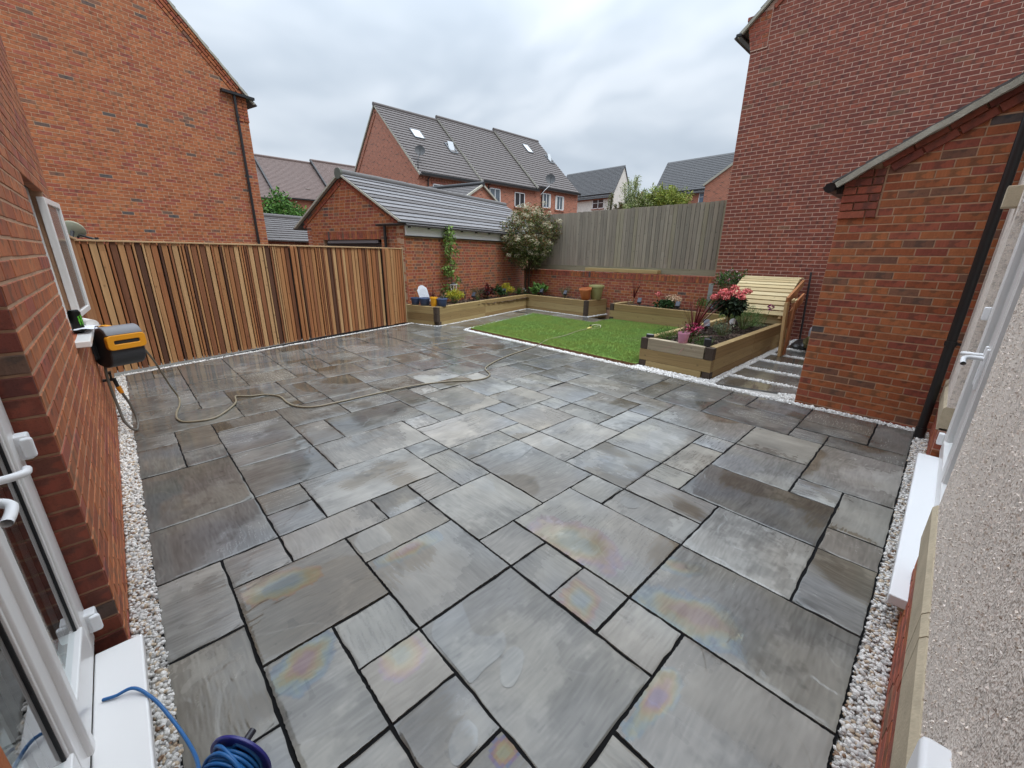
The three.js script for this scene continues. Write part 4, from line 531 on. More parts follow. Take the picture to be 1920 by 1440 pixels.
// ---------------------------------------------------------------- garage
{
  const s0 = 7.29, tS = 7.45, tL = 11.07, tr = 9.46, s1 = 14.6, ry = 3.45, ey = 2.30, h = thing('garage', 'brick garage with grey tiled roof and white fascia behind the flower bed', 'garage'), B = new Bricks();
  const uf = E2.clone().negate(), nf = E1.clone().negate();                 // front runs from tL to tS: run = -t
  const o = V(0, 0, 0).addScaledVector(E1, s0), sl = (ry - ey) / (tr - tS + 0.0);
  const dL = -10.5, dR = -8.22, dt = 1.93;
  const top = r => ry - Math.abs(r + tr) * sl;
  const shape = [[-tL, -0.15], [dL, -0.15], [dL, dt], [dR, dt], [dR, -0.15], [-tS - 0.02, -0.15], [-tS - 0.02, top(-tS)], [-tr, ry], [-tL, top(-tL)]];
  const wall = gableWall(h, o, uf, shape, 0.22, MORTAR); B.parent = wall;
  lay(B, o, uf, -0.06, 3.5, y => { const r0 = Math.max(-tL, -tr - (ry - y - 0.06) / sl), r1 = Math.min(-tS, -tr + (ry - y - 0.06) / sl); if (y < dt) return [[-tL, dL], [dR, -tS]]; if (y < dt + 0.215) return [[Math.max(-tL, r0), dL + 0.02], [dR - 0.02, -tS]]; return r1 - r0 > 0.12 ? [[r0, r1]] : []; }, PAL.mixed, 91);
  // soldier arch over the door
  line(B, V(0, 0, 0).addScaledVector(E1, s0).addScaledVector(uf, dL).add(V(0, dt + 0.105, 0)).addScaledVector(nf, 0), uf, V(0, 1, 0), 31, (dR - dL) / 31, 0.064, 0.205, PAL.red, 92, 0.004);
  for (const sg of [-1, 1]) { const dir = uf.clone().multiplyScalar(sg).add(V(0, -sl, 0)).normalize(), up = V(0, 1, 0).addScaledVector(dir, -dir.y).normalize(); for (const [k, off] of [[0, -0.05], [1, -0.122]]) { const R = rng(95 + k); for (let i = 0; i < 9; i++) { const p = o.clone().addScaledVector(uf, -tr).add(V(0, ry, 0)).addScaledVector(up, off).addScaledVector(dir, (i + 0.5) * 0.2255 + 0.05 + (k ? 0.1 : 0)).addScaledVector(nf, 0.02); const m = M4().makeBasis(dir.clone().multiplyScalar(sg), up, nf); m.setPosition(p); B.add(m, 0.214, 0.064, pick(R, PAL.red), i % 4); } } }
  const side = gableWall(h, V(0, 0, 0).addScaledVector(E2, tS), E1, [[s0, -0.15], [s1, -0.15], [s1, ey], [s0, ey]], 0.22, MORTAR); B.parent = side;
  lay(B, V(0, 0, 0).addScaledVector(E2, tS), E1, -0.02, 2.28, y => y > 2.0 ? [[s0, s0 + 0.02]] : [[s0, 13.2]], [[0.44, BR.red], [0.34, BR.orange], [0.20, BR.brown], [0.02, BR.scorch]], 97, { headers: true });
  B.build(300);
  mesh('back_wall', merge([box(0, 1.1, 0, 0.2, 2.5, tL - tS).applyMatrix4(basis(ST(s1 - 0.1, 0, (tL + tS) / 2), E1, V(0, 1, 0), E1.clone().cross(V(0, 1, 0)))), box(0, 1.1, 0, s1 - s0, 2.5, 0.2).applyMatrix4(basis(ST((s0 + s1) / 2, 0, tL), E1, V(0, 1, 0), E1.clone().cross(V(0, 1, 0))))]), M.farBrick, h);
  const EB = E1.clone().cross(V(0, 1, 0));
  const door = mesh('garage_door', box(0, 0, 0, 0.06, dt, dR - dL).applyMatrix4(basis(ST(s0 + 0.14, dt / 2 - 0.06, -(dL + dR) / 2), E1, V(0, 1, 0), EB)), std([0.03, 0.028, 0.03], 0.5), h);
  mesh('door_frame', box(0, 0, 0, 0.07, 0.07, dR - dL - 0.3).applyMatrix4(basis(ST(s0 + 0.06, dt - 0.05, -(dL + dR) / 2), E1, V(0, 1, 0), EB)), std([0.16, 0.15, 0.155], 0.5), h);
  mesh('fascia', box(0, 0, 0, 7.2, 0.235, 0.045).applyMatrix4(basis(ST(s0 + 3.64, 2.13, tS - 0.024), E1, V(0, 1, 0), EB)), M.fascia, h);
  mesh('drip_strip', box(0, 0, 0, 7.2, 0.02, 0.06).applyMatrix4(basis(ST(s0 + 3.64, 2.002, tS - 0.03), E1, V(0, 1, 0), EB)), M.black, h);
  for (let i = 0; i < 9; i++) mesh('gutter_bracket', box(0, 0, 0, 0.03, 0.09, 0.09).applyMatrix4(basis(ST(s0 + 0.12 + i * 0.66, 2.225, tS - 0.07), E1, V(0, 1, 0), EB)), M.black, h);
  mesh('gutter', merge([box(0, 0, 0, 7.5, 0.05, 0.11, 0.02).applyMatrix4(basis(ST(s0 + 3.5, 2.275, tS - 0.13), E1, V(0, 1, 0), EB)), box(0, 0, 0, 0.1, 0.05, 1.0, 0.02).applyMatrix4(basis(ST(s0 - 0.07, 2.25, tS + 0.32), E1, V(0, 1, 0), EB))]), M.black, h);
  downpipe(h, ST(s0 - 0.07, 0, 8.0), 0, 2.25, [1.95]);
  const roof = new THREE.Group(); roof.name = 'roof'; h.add(roof); const TL = [M.tile, std([0.165, 0.158, 0.162], 0.46, { map: T.grit }), std([0.148, 0.144, 0.15], 0.5, { map: T.grit })];
  const upF = E2.clone().multiplyScalar(1).add(V(0, sl, 0)).normalize(), run = Math.hypot(tr - tS + 0.16, (tr - tS + 0.16) * sl);
  tiles(roof, ST(s0 - 0.09, ey - 0.16 * sl + 0.035, tS - 0.16), E1, upF, 7.6, run, 12, TL, { single: true, th: 0.046, cols: 24 });
  mesh('back_slope', tiles(roof, ST(s0 - 0.09, ey - 0.16 * sl + 0.03, 2 * tr - tS + 0.16), E1, E2.clone().negate().add(V(0, sl, 0)).normalize(), 7.6, run, 12, M.tile, { th: 0.034 }), M.tile, roof);
  const R = rng(6); for (let i = 0; i < 17; i++) { const g = new THREE.CylinderGeometry(0.09, 0.095, 0.445, 14, 1, true, 0, Math.PI); g.rotateZ(Math.PI / 2); g.applyMatrix4(basis(ST(s0 + 0.13 + i * 0.45, ry + 0.035 + (R() - 0.5) * 0.008, tr), E1, V(0, 1, 0), EB).multiply(M4().makeRotationX(-Math.PI / 2 + Math.PI))); mesh('ridge_tile', g, std([0.115, 0.108, 0.105], 0.75, { map: T.grit, side: THREE.DoubleSide }), roof); }
  mesh('ridge_end', rod(ST(s0 - 0.115, ry + 0.02, tr), ST(s0 - 0.06, ry + 0.02, tr), 0.125, 0.125, 20), std([0.12, 0.125, 0.105], 0.95, { map: T.grit }), roof);
  for (const sg of [-1, 1]) { const a = ST(s0 - 0.075, ry + 0.015, tr), b = ST(s0 - 0.075, ry + 0.015 - sl * 2.12, tr + sg * 2.12); mesh('verge_mortar', bar(a, b, 0.075, 0.042), M.undercloak, h); }
}
// second garage, left of it: only its roof and a strip of wall show
{
  const h = thing('garage', 'low garage with grey tiled roof, half hidden between the tall gable and the brick garage', 'garage');
  const roof = new THREE.Group(); roof.name = 'roof'; h.add(roof); const up = E2.clone().multiplyScalar(2).add(V(0, 0.86, 0)); const run = up.length(); up.normalize();
  tiles(roof, ST(6.2, 1.98, 14), E1, up, 5.4, run, 11, M.tile, { single: true, th: 0.046, cols: 16 });
  mesh('back_slope', tiles(roof, ST(6.2, 1.98, 18), E1, E2.clone().multiplyScalar(-2).add(V(0, 0.86, 0)).normalize(), 5.4, run, 11, M.tile), M.tile, roof);
  mesh('ridge', rod(ST(6.2, 2.85, 16), ST(11.6, 2.85, 16), 0.1, 0.1, 12), M.tile, roof);
  mesh('wall', box(0, 0, 0, 5.2, 2.1, 3.6).applyMatrix4(basis(ST(8.85, 0.9, 16), E1, V(0, 1, 0), E1.clone().cross(V(0, 1, 0)))), M.farBrick, h);
}

// ---------------------------------------------------------------- far houses
const winFar = (parent, m, w, h, o = {}) => {   // window in a far wall: frame, panes, sill; m puts x along the wall, y up, z outwards
  const win = new THREE.Group(); win.name = 'window'; parent.add(win); const f = [], t = 0.055; const b = (cx, cy, lx, ly, z = 0.0, lz = 0.06) => f.push(box(cx, cy, z, lx, ly, lz));
  b(0, h / 2 - t / 2, w, t); b(0, -h / 2 + t / 2, w, t); b(-w / 2 + t / 2, 0, t, h); b(w / 2 - t / 2, 0, t, h); for (const x of o.mull ?? [0]) b(x * w, 0, t, h); for (const y of o.bars ?? []) b(0, y * h, w, 0.035);
  mesh('frame', merge(f).applyMatrix4(m), M.white, win);
  mesh('pane', box(0, 0, -0.012, w - 0.04, h - 0.04, 0.02).applyMatrix4(m), o.glass ?? M.skyGlass, win);
  if (o.curtain) mesh('curtain', merge([box(-w * 0.36, 0, 0.002, w * 0.17, h - 0.14, 0.008), box(w * 0.37, 0, 0.002, w * 0.14, h - 0.14, 0.008)]).applyMatrix4(m), std([0.55, 0.53, 0.5], 0.9), win);
  mesh('sill', box(0, -h / 2 - 0.06, 0.02, w + 0.12, 0.07, 0.12).applyMatrix4(m), o.sill ?? M.farBrick, win); mesh('lintel', box(0, h / 2 + 0.08, 0.004, w + 0.2, 0.16, 0.05).applyMatrix4(m), std([0.30, 0.10, 0.065], 0.85, { map: T.brick }), win);
};
function skylight(parent, p, along, up, w, h, open) {
  const nrm = along.clone().cross(up).normalize(); if (nrm.y < 0) nrm.negate(); const z = along.clone().cross(nrm); const m = basis(p.clone().addScaledVector(nrm, 0.07), along, nrm, z); const s = new THREE.Group(); s.name = 'roof_window'; parent.add(s);
  mesh('frame', merge([box(-w / 2, 0, 0, 0.09, 0.09, h), box(w / 2, 0, 0, 0.09, 0.09, h), box(0, 0, -h / 2, w, 0.09, 0.09), box(0, 0, h / 2, w, 0.09, 0.09)]).applyMatrix4(m), std([0.10, 0.11, 0.12], 0.5), s);
  const q = m.clone(); if (open) q.multiply(M4().makeRotationX(open)); mesh('pane', box(0, 0.03, 0, w - 0.09, 0.02, h - 0.09).applyMatrix4(q), phys([0.5, 0.53, 0.55], 0.04, { clearcoat: 1 }), s);
}
function dish(parent, p, r, az, tilt, mat) {
  const pts = []; for (let i = 0; i <= 8; i++) { const a = i / 8; pts.push(new THREE.Vector2(r * a, 0.22 * r * a * a)); } for (let i = 8; i >= 0; i--) { const a = i / 8; pts.push(new THREE.Vector2((r - 0.004) * a, 0.22 * r * a * a + 0.008)); }
  const q = M4().makeRotationY(az).multiply(M4().makeRotationX(tilt)).setPosition(p); const g = new THREE.LatheGeometry(pts, 26); mesh('reflector', g.applyMatrix4(q), mat, parent);
  mesh('feed_arm', merge([rod(V(0, 0.0, r * 0.9), V(0, r * 1.0, r * 0.25), 0.012), rod(V(0, r * 0.98, r * 0.22), V(0, r * 1.08, r * 0.1), 0.03)]).applyMatrix4(q), M.rubber, parent); mesh('mount', rod(V(0, -0.02, 0), V(0, -0.30, 0.14), 0.02).applyMatrix4(q), M.rubber, parent);
}
{ // terrace of three, stepping up to the right
  const W = 5.35, zE = -26, zR = -31.4, secs = [[16.05, 21.4, 6.82, 11.72], [21.4, 27.45, 6.98, 11.98], [27.45, 33.1, 7.2, 12.24]], lab = ['terraced red brick house with brick gable end, leftmost of the row behind the garage', 'middle terraced red brick house of the row behind the garage', 'right-hand terraced brick house, with two roof windows and a dish'];
  const H = secs.map(([a, b, ey, ry], i) => {
    const h = thing('terraced_house', lab[i], 'house', [0, 0, 0], 0, null), X = V(1, 0, 0), sl = (ry - ey) / (zE - zR);
    mesh('wall', prism([[zR * 2 - zE, -0.2], [zE, -0.2], [zE, ey], [zR, ry - 0.1], [zR * 2 - zE, ey]], b - a, basis(V(a, 0, 0), V(0, 0, 1), V(0, 1, 0), V(-1, 0, 0))), M.farBrick, h);
    const roof = new THREE.Group(); roof.name = 'roof'; h.add(roof); const up = V(0, sl, -1).normalize(), run = Math.hypot(zE - zR + 0.3, ry - ey + 0.3 * sl);
    mesh('tile_slope', tiles(roof, V(a - 0.12, ey - 0.3 * sl + 0.08, zE + 0.3), X, up, b - a + 0.16, run, 24, M.tileFar, { th: 0.085 }), M.tileFar, roof);
    mesh('back_slope', tiles(roof, V(a - 0.12, ey - 0.3 * sl + 0.08, 2 * zR - zE - 0.3), X, V(0, sl, 1).normalize(), b - a + 0.16, run, 12, M.tileFar, { th: 0.05 }), M.tileFar, roof);
    mesh('ridge', rod(V(a - 0.15, ry + 0.08, zR), V(b + 0.05, ry + 0.08, zR), 0.14, 0.14, 10), M.tileFar, roof);
    mesh('verge', merge([bar(V(a - 0.09, ey - 0.3 * sl + 0.04, zE + 0.3), V(a - 0.09, ry + 0.02, zR), 0.08, 0.1), bar(V(a - 0.09, ey - 0.3 * sl + 0.04, 2 * zR - zE - 0.3), V(a - 0.09, ry + 0.02, zR), 0.08, 0.1)]), M.undercloak, h);
    mesh('verge_brick', merge([bar(V(a - 0.02, ey - 0.35, zE), V(a - 0.02, ry - 0.33, zR), 0.05, 0.32), bar(V(a - 0.02, ey - 0.35, 2 * zR - zE), V(a - 0.02, ry - 0.33, zR), 0.05, 0.32)]), M.farBrick, h);
    mesh('gutter', box((a + b) / 2, ey - 0.12, zE + 0.33, b - a, 0.1, 0.12), M.black, h); mesh('dentil_band', merge(Array.from({ length: Math.floor((b - a) / 0.22) }, (_, k) => box(a + 0.11 + k * 0.22, ey - 0.37, zE + 0.03, 0.11, 0.12, 0.09))), M.farBrick, h);
    mesh('drainpipe', merge([rod(V(a + 0.65, 0, zE + 0.08), V(a + 0.65, ey - 0.4, zE + 0.08), 0.04), rod(V(a + 0.65, ey - 0.4, zE + 0.08), V(a + 0.75, ey - 0.14, zE + 0.33), 0.04)]), M.black, h);
    return { h, roof, sl, up };
  });
  const WM = (x, y) => M4().makeTranslation(x, y, zE + 0.02), dg = M.darkGlass;
  winFar(H[0].h, WM(17.7, 5.62), 1.2, 1.15); winFar(H[1].h, WM(22.75, 5.9), 1.1, 1.2, {}); winFar(H[1].h, WM(25.45, 5.92), 1.15, 1.1, { glass: dg }); winFar(H[2].h, WM(28.7, 6.15), 1.12, 1.15, { curtain: true }); winFar(H[2].h, WM(30.5, 6.1), 1.15, 1.15, { curtain: true });
  const onRoof = (i, x, z) => V(x, secs[i][2] + (zE - z) * H[i].sl + 0.06, z);
  skylight(H[0].roof, onRoof(0, 18.1, -29.3), V(1, 0, 0), H[0].up, 0.8, 0.95); skylight(H[0].roof, onRoof(0, 20.6, -28.6), V(1, 0, 0), H[0].up, 0.6, 1.1, 0.5); skylight(H[2].roof, onRoof(2, 30.3, -30.0), V(1, 0, 0), H[2].up, 0.65, 1.1); skylight(H[2].roof, onRoof(2, 32.6, -29.3), V(1, 0, 0), H[2].up, 0.5, 1.1, 0.5);
  const dm = std([0.045, 0.047, 0.05], 0.6);
  const d1 = thing('satellite_dish', 'dark satellite dish on a pole at the eaves of the gable-ended terraced house', 'satellite dish', [16.6, 8.2, -26.6]); dish(d1, V(0, 0, 0), 0.34, -0.55, 1.25, dm); mesh('pole', tube([V(-0.5, -1.6, 0.5), V(-0.5, -0.7, 0.5), V(-0.1, -0.25, 0.1), V(0, -0.1, 0)], 0.025), M.rubber, d1);
  const d2 = thing('satellite_dish', 'dark satellite dish in front of the right-hand terraced roof', 'satellite dish', [28.5, 7.75, -25.4]); dish(d2, V(0, 0, 0), 0.42, -0.75, 1.25, dm); mesh('pole', tube([V(-0.6, -1.2, -0.5), V(-0.35, -0.8, -0.2), V(-0.1, -0.5, 0), V(0, -0.1, 0)], 0.025), M.fascia, d2);
}
{ // brown-roofed terrace on the left
  const zE = -34, zR = -38, secs = [[1, 9.4, 5.25, 8.25], [9.4, 13.5, 5.4, 8.43], [13.5, 20, 5.55, 8.66]], lab = ['brown-tiled house furthest left, partly behind the tall gable', 'brown-tiled brick house between the tall gable and the garage', 'brown-tiled brick house rising behind the garage ridge'];
  secs.forEach(([a, b, ey, ry], i) => {
    const h = thing('brown_roof_house', lab[i], 'house'), sl = (ry - ey) / (zE - zR); const roof = new THREE.Group(); roof.name = 'roof'; h.add(roof);
    mesh('wall', prism([[2 * zR - zE, -0.2], [zE, -0.2], [zE, ey], [zR, ry - 0.1], [2 * zR - zE, ey]], b - a, basis(V(a, 0, 0), V(0, 0, 1), V(0, 1, 0), V(-1, 0, 0))), M.farBrick, h);
    mesh('tile_slope', tiles(roof, V(a - 0.1, ey - 0.2 * sl + 0.05, zE + 0.2), V(1, 0, 0), V(0, sl, -1).normalize(), b - a + 0.15, Math.hypot(zE - zR + 0.2, ry - ey + 0.2 * sl), 30, M.tileBrown, { th: 0.045 }), M.tileBrown, roof);
    mesh('back_slope', tiles(roof, V(a, ey, 2 * zR - zE), V(1, 0, 0), V(0, sl, 1).normalize(), b - a, Math.hypot(zE - zR, ry - ey), 8, M.tileBrown), M.tileBrown, roof);
    mesh('ridge', rod(V(a - 0.1, ry + 0.06, zR), V(b, ry + 0.06, zR), 0.11, 0.11, 8), M.tileBrown, roof); mesh('verge', bar(V(a - 0.11, ey - 0.2 * sl + 0.08, zE + 0.2), V(a - 0.11, ry + 0.08, zR), 0.1, 0.14), M.rubber, h); mesh('gutter', box((a + b) / 2, ey - 0.12, zE + 0.2, b - a, 0.1, 0.12), M.black, h);
    if (i === 1) { const R = rng(3); for (const [x, z] of [[11.9, -34.9], [13.0, -34.55], [13.35, -34.45]]) mesh('lichen_tile', bar(V(x - 0.2, ey + (zE - z) * sl + 0.09, z), V(x + 0.15, ey + (zE - z) * sl + 0.09, z - 0.05), 0.16, 0.02), std([0.5, 0.46, 0.42], 0.9), roof); }
  });
}
{ // pale rendered house
  const X0 = 40, Xr = 41.7, Xb = 42.6, zA = -34.5, zB = -26.7, ey = 8.0, ry = 10.75, h = thing('rendered_cottage', 'cream rendered house with dark tiled roof and brown gridded windows behind the fence', 'house'), sl = (ry - ey) / (Xr - X0);
  mesh('wall', prism([[X0, -0.2], [Xb, -0.2], [Xb, ry - (Xb - Xr) * sl - 0.05], [Xr, ry - 0.05], [X0, ey]], zB - zA, M4().makeTranslation(0, 0, zB)), M.farWhite, h);
  mesh('brick_band', box(X0 - 0.02, ey - 0.32, (zA + zB) / 2, 0.06, 0.5, zB - zA), M.farBrick, h); const roof = new THREE.Group(); roof.name = 'roof'; h.add(roof);
  mesh('tile_slope', tiles(roof, V(X0 - 0.3, ey - 0.3 * sl + 0.06, zA), V(0, 0, 1), V(1, sl, 0).normalize(), zB - zA + 0.1, Math.hypot(Xr - X0 + 0.3, ry - ey + 0.3 * sl), 22, M.slateFar, { th: 0.05, cols: 26 }), M.slateFar, roof);
  mesh('back_slope', tiles(roof, V(Xb + 0.1, ry - (Xb + 0.1 - Xr) * sl, zA), V(0, 0, 1), V(-1, sl, 0).normalize(), zB - zA + 0.1, Math.hypot(Xb - Xr + 0.1, (Xb - Xr + 0.1) * sl), 6, M.slateFar), M.slateFar, roof);
  mesh('gutter', box(X0 - 0.34, ey - 0.12, (zA + zB) / 2, 0.12, 0.11, zB - zA), M.black, h); mesh('drainpipe', rod(V(X0 - 0.08, 0, zB - 0.15), V(X0 - 0.08, ey - 0.2, zB - 0.15), 0.05), M.black, h);
  const m = (y, z) => basis(V(X0 - 0.01, y, z), V(0, 0, 1), V(0, 1, 0), V(-1, 0, 0)); const brown = std([0.05, 0.028, 0.025], 0.4);
  winFar(h, m(7.12, -28.55), 1.5, 1.15, { bars: [0], glass: brown }); winFar(h, m(7.35, -31.75), 0.62, 0.95, { mull: [], bars: [0], glass: brown });
}
{ // brick house on the right with a projecting gable
  const X0 = 40, Xr = 42.2, zA = -22.0, zB = -14.5, ey = 7.5, ry = 10.45, h = thing('slate_roof_house', 'brick house with grey roof and a projecting gable, just left of the dark red gable', 'house'), sl = (ry - ey) / (Xr - X0);
  const RB = M.farBrick; mesh('wall', prism([[X0, -0.2], [2 * Xr - X0, -0.2], [2 * Xr - X0, ey], [Xr, ry - 0.05], [X0, ey]], zB - zA, M4().makeTranslation(0, 0, zB)), RB, h); const roof = new THREE.Group(); roof.name = 'roof'; h.add(roof);
  mesh('tile_slope', tiles(roof, V(X0 - 0.3, ey - 0.3 * sl + 0.06, zA - 0.1), V(0, 0, 1), V(1, sl, 0).normalize(), zB - zA + 0.1, Math.hypot(Xr - X0 + 0.3, ry - ey + 0.3 * sl), 20, M.slateFar, { th: 0.05, cols: 24 }), M.slateFar, roof);
  mesh('back_slope', tiles(roof, V(2 * Xr - X0 + 0.3, ey - 0.3 * sl, zA - 0.1), V(0, 0, 1), V(-1, sl, 0).normalize(), zB - zA + 0.1, Math.hypot(Xr - X0, ry - ey), 10, M.slateFar), M.slateFar, roof);
  mesh('gutter', box(X0 - 0.34, ey - 0.12, (zA + zB) / 2, 0.12, 0.11, zB - zA), M.black, h);
  const gz = -16.35, gr = -11.8, gy = 10.4, ge = 7.55; mesh('gable_wall', prism([[gz, -0.2], [2 * gr - gz, -0.2], [2 * gr - gz, ge], [gr, gy], [gz, ge]], 3, basis(V(38.2, 0, 0), V(0, 0, 1), V(0, 1, 0), V(-1, 0, 0))), RB, h);
  mesh('gable_verge', bar(V(38.12, ge - 0.1, gz - 0.15), V(38.12, gy + 0.05, gr), 0.1, 0.16), M.undercloak, h); mesh('gable_slope', tiles(roof, V(38.1, ge - 0.1, gz - 0.15), V(1, 0, 0), V(0, gy - ge + 0.1, gr - gz + 0.15).normalize(), 4.5, 5.5, 12, M.slateFar), M.slateFar, roof); mesh('drainpipe', rod(V(X0 - 0.1, 0, gz - 0.12), V(X0 - 0.1, ey - 0.2, gz - 0.12), 0.05), M.black, h);
  const m = (y, z) => basis(V(X0 - 0.01, y, z), V(0, 0, 1), V(0, 1, 0), V(-1, 0, 0)), gl = phys([0.10, 0.15, 0.22], 0.06);
  winFar(h, m(6.72, -19.75), 1.3, 1.1, { bars: [0.12], glass: gl }); winFar(h, m(6.68, -17.2), 0.68, 0.95, { mull: [], bars: [0.12], glass: gl });
  const c = thing('chimney_stack', 'brick chimney with two pots rising among the bushes beyond the fence', 'chimney', [52, -1.1, -30.6]); mesh('stack', box(0, 5, 0, 0.9, 10.2, 1.1), M.farBrick, c); for (const z of [-0.25, 0.25]) mesh('pot', rod(V(0, 10.1, z), V(0, 10.75, z), 0.15, 0.12, 10), M.farBrick, c);
}
{ // outbuilding whose gable peeps over the garage roof
  const t = 15, sA = 21.03, ya = 5.4, k = 0.5, w = 2.1, h = thing('outbuilding', 'small brick gable with tiled roof peeping over the garage ridge', 'outbuilding');
  mesh('wall', prism([[sA - w, -0.2], [sA + w, -0.2], [sA + w, ya - w * k], [sA, ya], [sA - w, ya - w * k]], 5, wallBasis(ST(0, 0, t), E1)), M.farBrick, h); const roof = new THREE.Group(); roof.name = 'roof'; h.add(roof);
  mesh('tile_slope', tiles(roof, ST(sA - w - 0.15, ya - (w + 0.15) * k + 0.04, t - 0.1), E2, E1.clone().add(V(0, k, 0)).normalize(), 5.2, (w + 0.15) * Math.hypot(1, k), 9, M.tile, { th: 0.05 }), M.tile, roof);
  mesh('right_slope', tiles(roof, ST(sA + w + 0.15, ya - (w + 0.15) * k + 0.04, t - 0.1), E2, E1.clone().negate().add(V(0, k, 0)).normalize(), 5.2, (w + 0.15) * Math.hypot(1, k), 9, M.tile), M.tile, roof);
  for (const g of [-1, 1]) mesh('verge', bar(ST(sA, ya + 0.03, t - 0.1), ST(sA + g * (w + 0.15), ya + 0.03 - (w + 0.15) * k, t - 0.1), 0.09, 0.1), M.undercloak, h); mesh('ridge', rod(ST(sA, ya + 0.08, t - 0.15), ST(sA, ya + 0.08, t + 5), 0.13, 0.13, 10), M.rubber, roof);
}

// ---------------------------------------------------------------- cedar slat fence
{
  const f = thing('cedar_fence', 'cedar fence of vertical slats in mixed brown tones along the left back of the patio', 'fence'), R = rng(421), EB = E1.clone().cross(V(0, 1, 0));
  const nrm = E2.clone().negate(); let s = 1.60, n = 0;
  const put = (s0, w, y0, y1, d, mat) => { const g = box(0, 0, 0, w, y1 - y0, 0.022, 0.002); boxUV(g, R() * 3, R() * 3); g.applyMatrix4(basis(ST(s0 + w / 2, (y0 + y1) / 2, 7.26 - d), E1, V(0, 1, 0), EB.clone())); mesh('slat', g, mat, f); };
  const seq = [3, 7, 2, 6, 1, 2, 4, 1, 3, 1, 5, 6, 1, 2, 5, 0, 3, 6, 0, 7, 5, 1, 3, 0, 4, 6, 2, 0, 5, 1, 7, 3, 6, 0, 2, 4];
  while (s < 6.97) {
    const wide = R() < 0.6, w = wide ? 0.054 + R() * 0.012 : 0.021 + R() * 0.007; let m = seq[n % seq.length]; if (n > 36) m = Math.floor(R() * 8); if (s > 4.6 && m === 5 && R() < 0.6) m = 0;
    const bay = s > 4.42 && s < 6.33 ? -0.02 : s >= 6.33 && s < 6.5 ? 0.035 : s > 4.28 && s < 4.42 ? 0.05 : 0.0;
    put(s, Math.min(w, 6.99 - s), 0.035, 1.70, 0.012 + bay + (wide ? 0 : 0.012) + R() * 0.004, CEDAR[m]); s += w + 0.011 + R() * 0.004; n++;
  }
  mesh('backing', box(0, 0, 0, 5.40, 1.62, 0.012).applyMatrix4(basis(ST(4.30, 0.86, 7.30), E1, V(0, 1, 0), EB)), M.dark, f);
  for (const y of [0.25, 0.9, 1.55]) mesh('rail', box(0, 0, 0, 5.26, 0.07, 0.045).applyMatrix4(basis(ST(4.37, y, 7.335), E1, V(0, 1, 0), EB)), CEDAR[4], f);
  const capMat = woodMat(0.50, 0.34, 0.19, 0.6, true); for (const [a, b, d] of [[1.56, 4.35, 0], [4.36, 7.02, -0.015]]) { const g = box(0, 0, 0, b - a, 0.022, 0.115, 0.003); g.applyMatrix4(basis(ST((a + b) / 2, 1.712, 7.27 - d - 0.004), E1, V(0, 1, 0), EB)); mesh('capping', g, capMat, f); }
  const ep = box(0, 0, 0, 0.03, 1.68, 0.1).applyMatrix4(basis(ST(7.005, 0.86, 7.29), E1, V(0, 1, 0), EB)); mesh('end_board', ep, woodMat(0.36, 0.27, 0.15), f);
  const r = thing('side_screen', 'cedar boarded return screen between the open window and the slatted fence', 'fence'); let z = -5.6, k = 0;
  while (z > -7.42) { const w = 0.12; mesh('board', box(-0.275, 0.87, z - w / 2, 0.022, 1.68, w - 0.004, 0.002), CEDAR[[7, 0, 7, 2, 7, 0][k % 6]], r); z -= w; k++; }
  mesh('capping', box(-0.278, 1.725, -6.47, 0.07, 0.022, 1.78), capMat, r); mesh('rail', box(-0.31, 1.0, -6.47, 0.04, 0.08, 1.75), CEDAR[4], r);
}
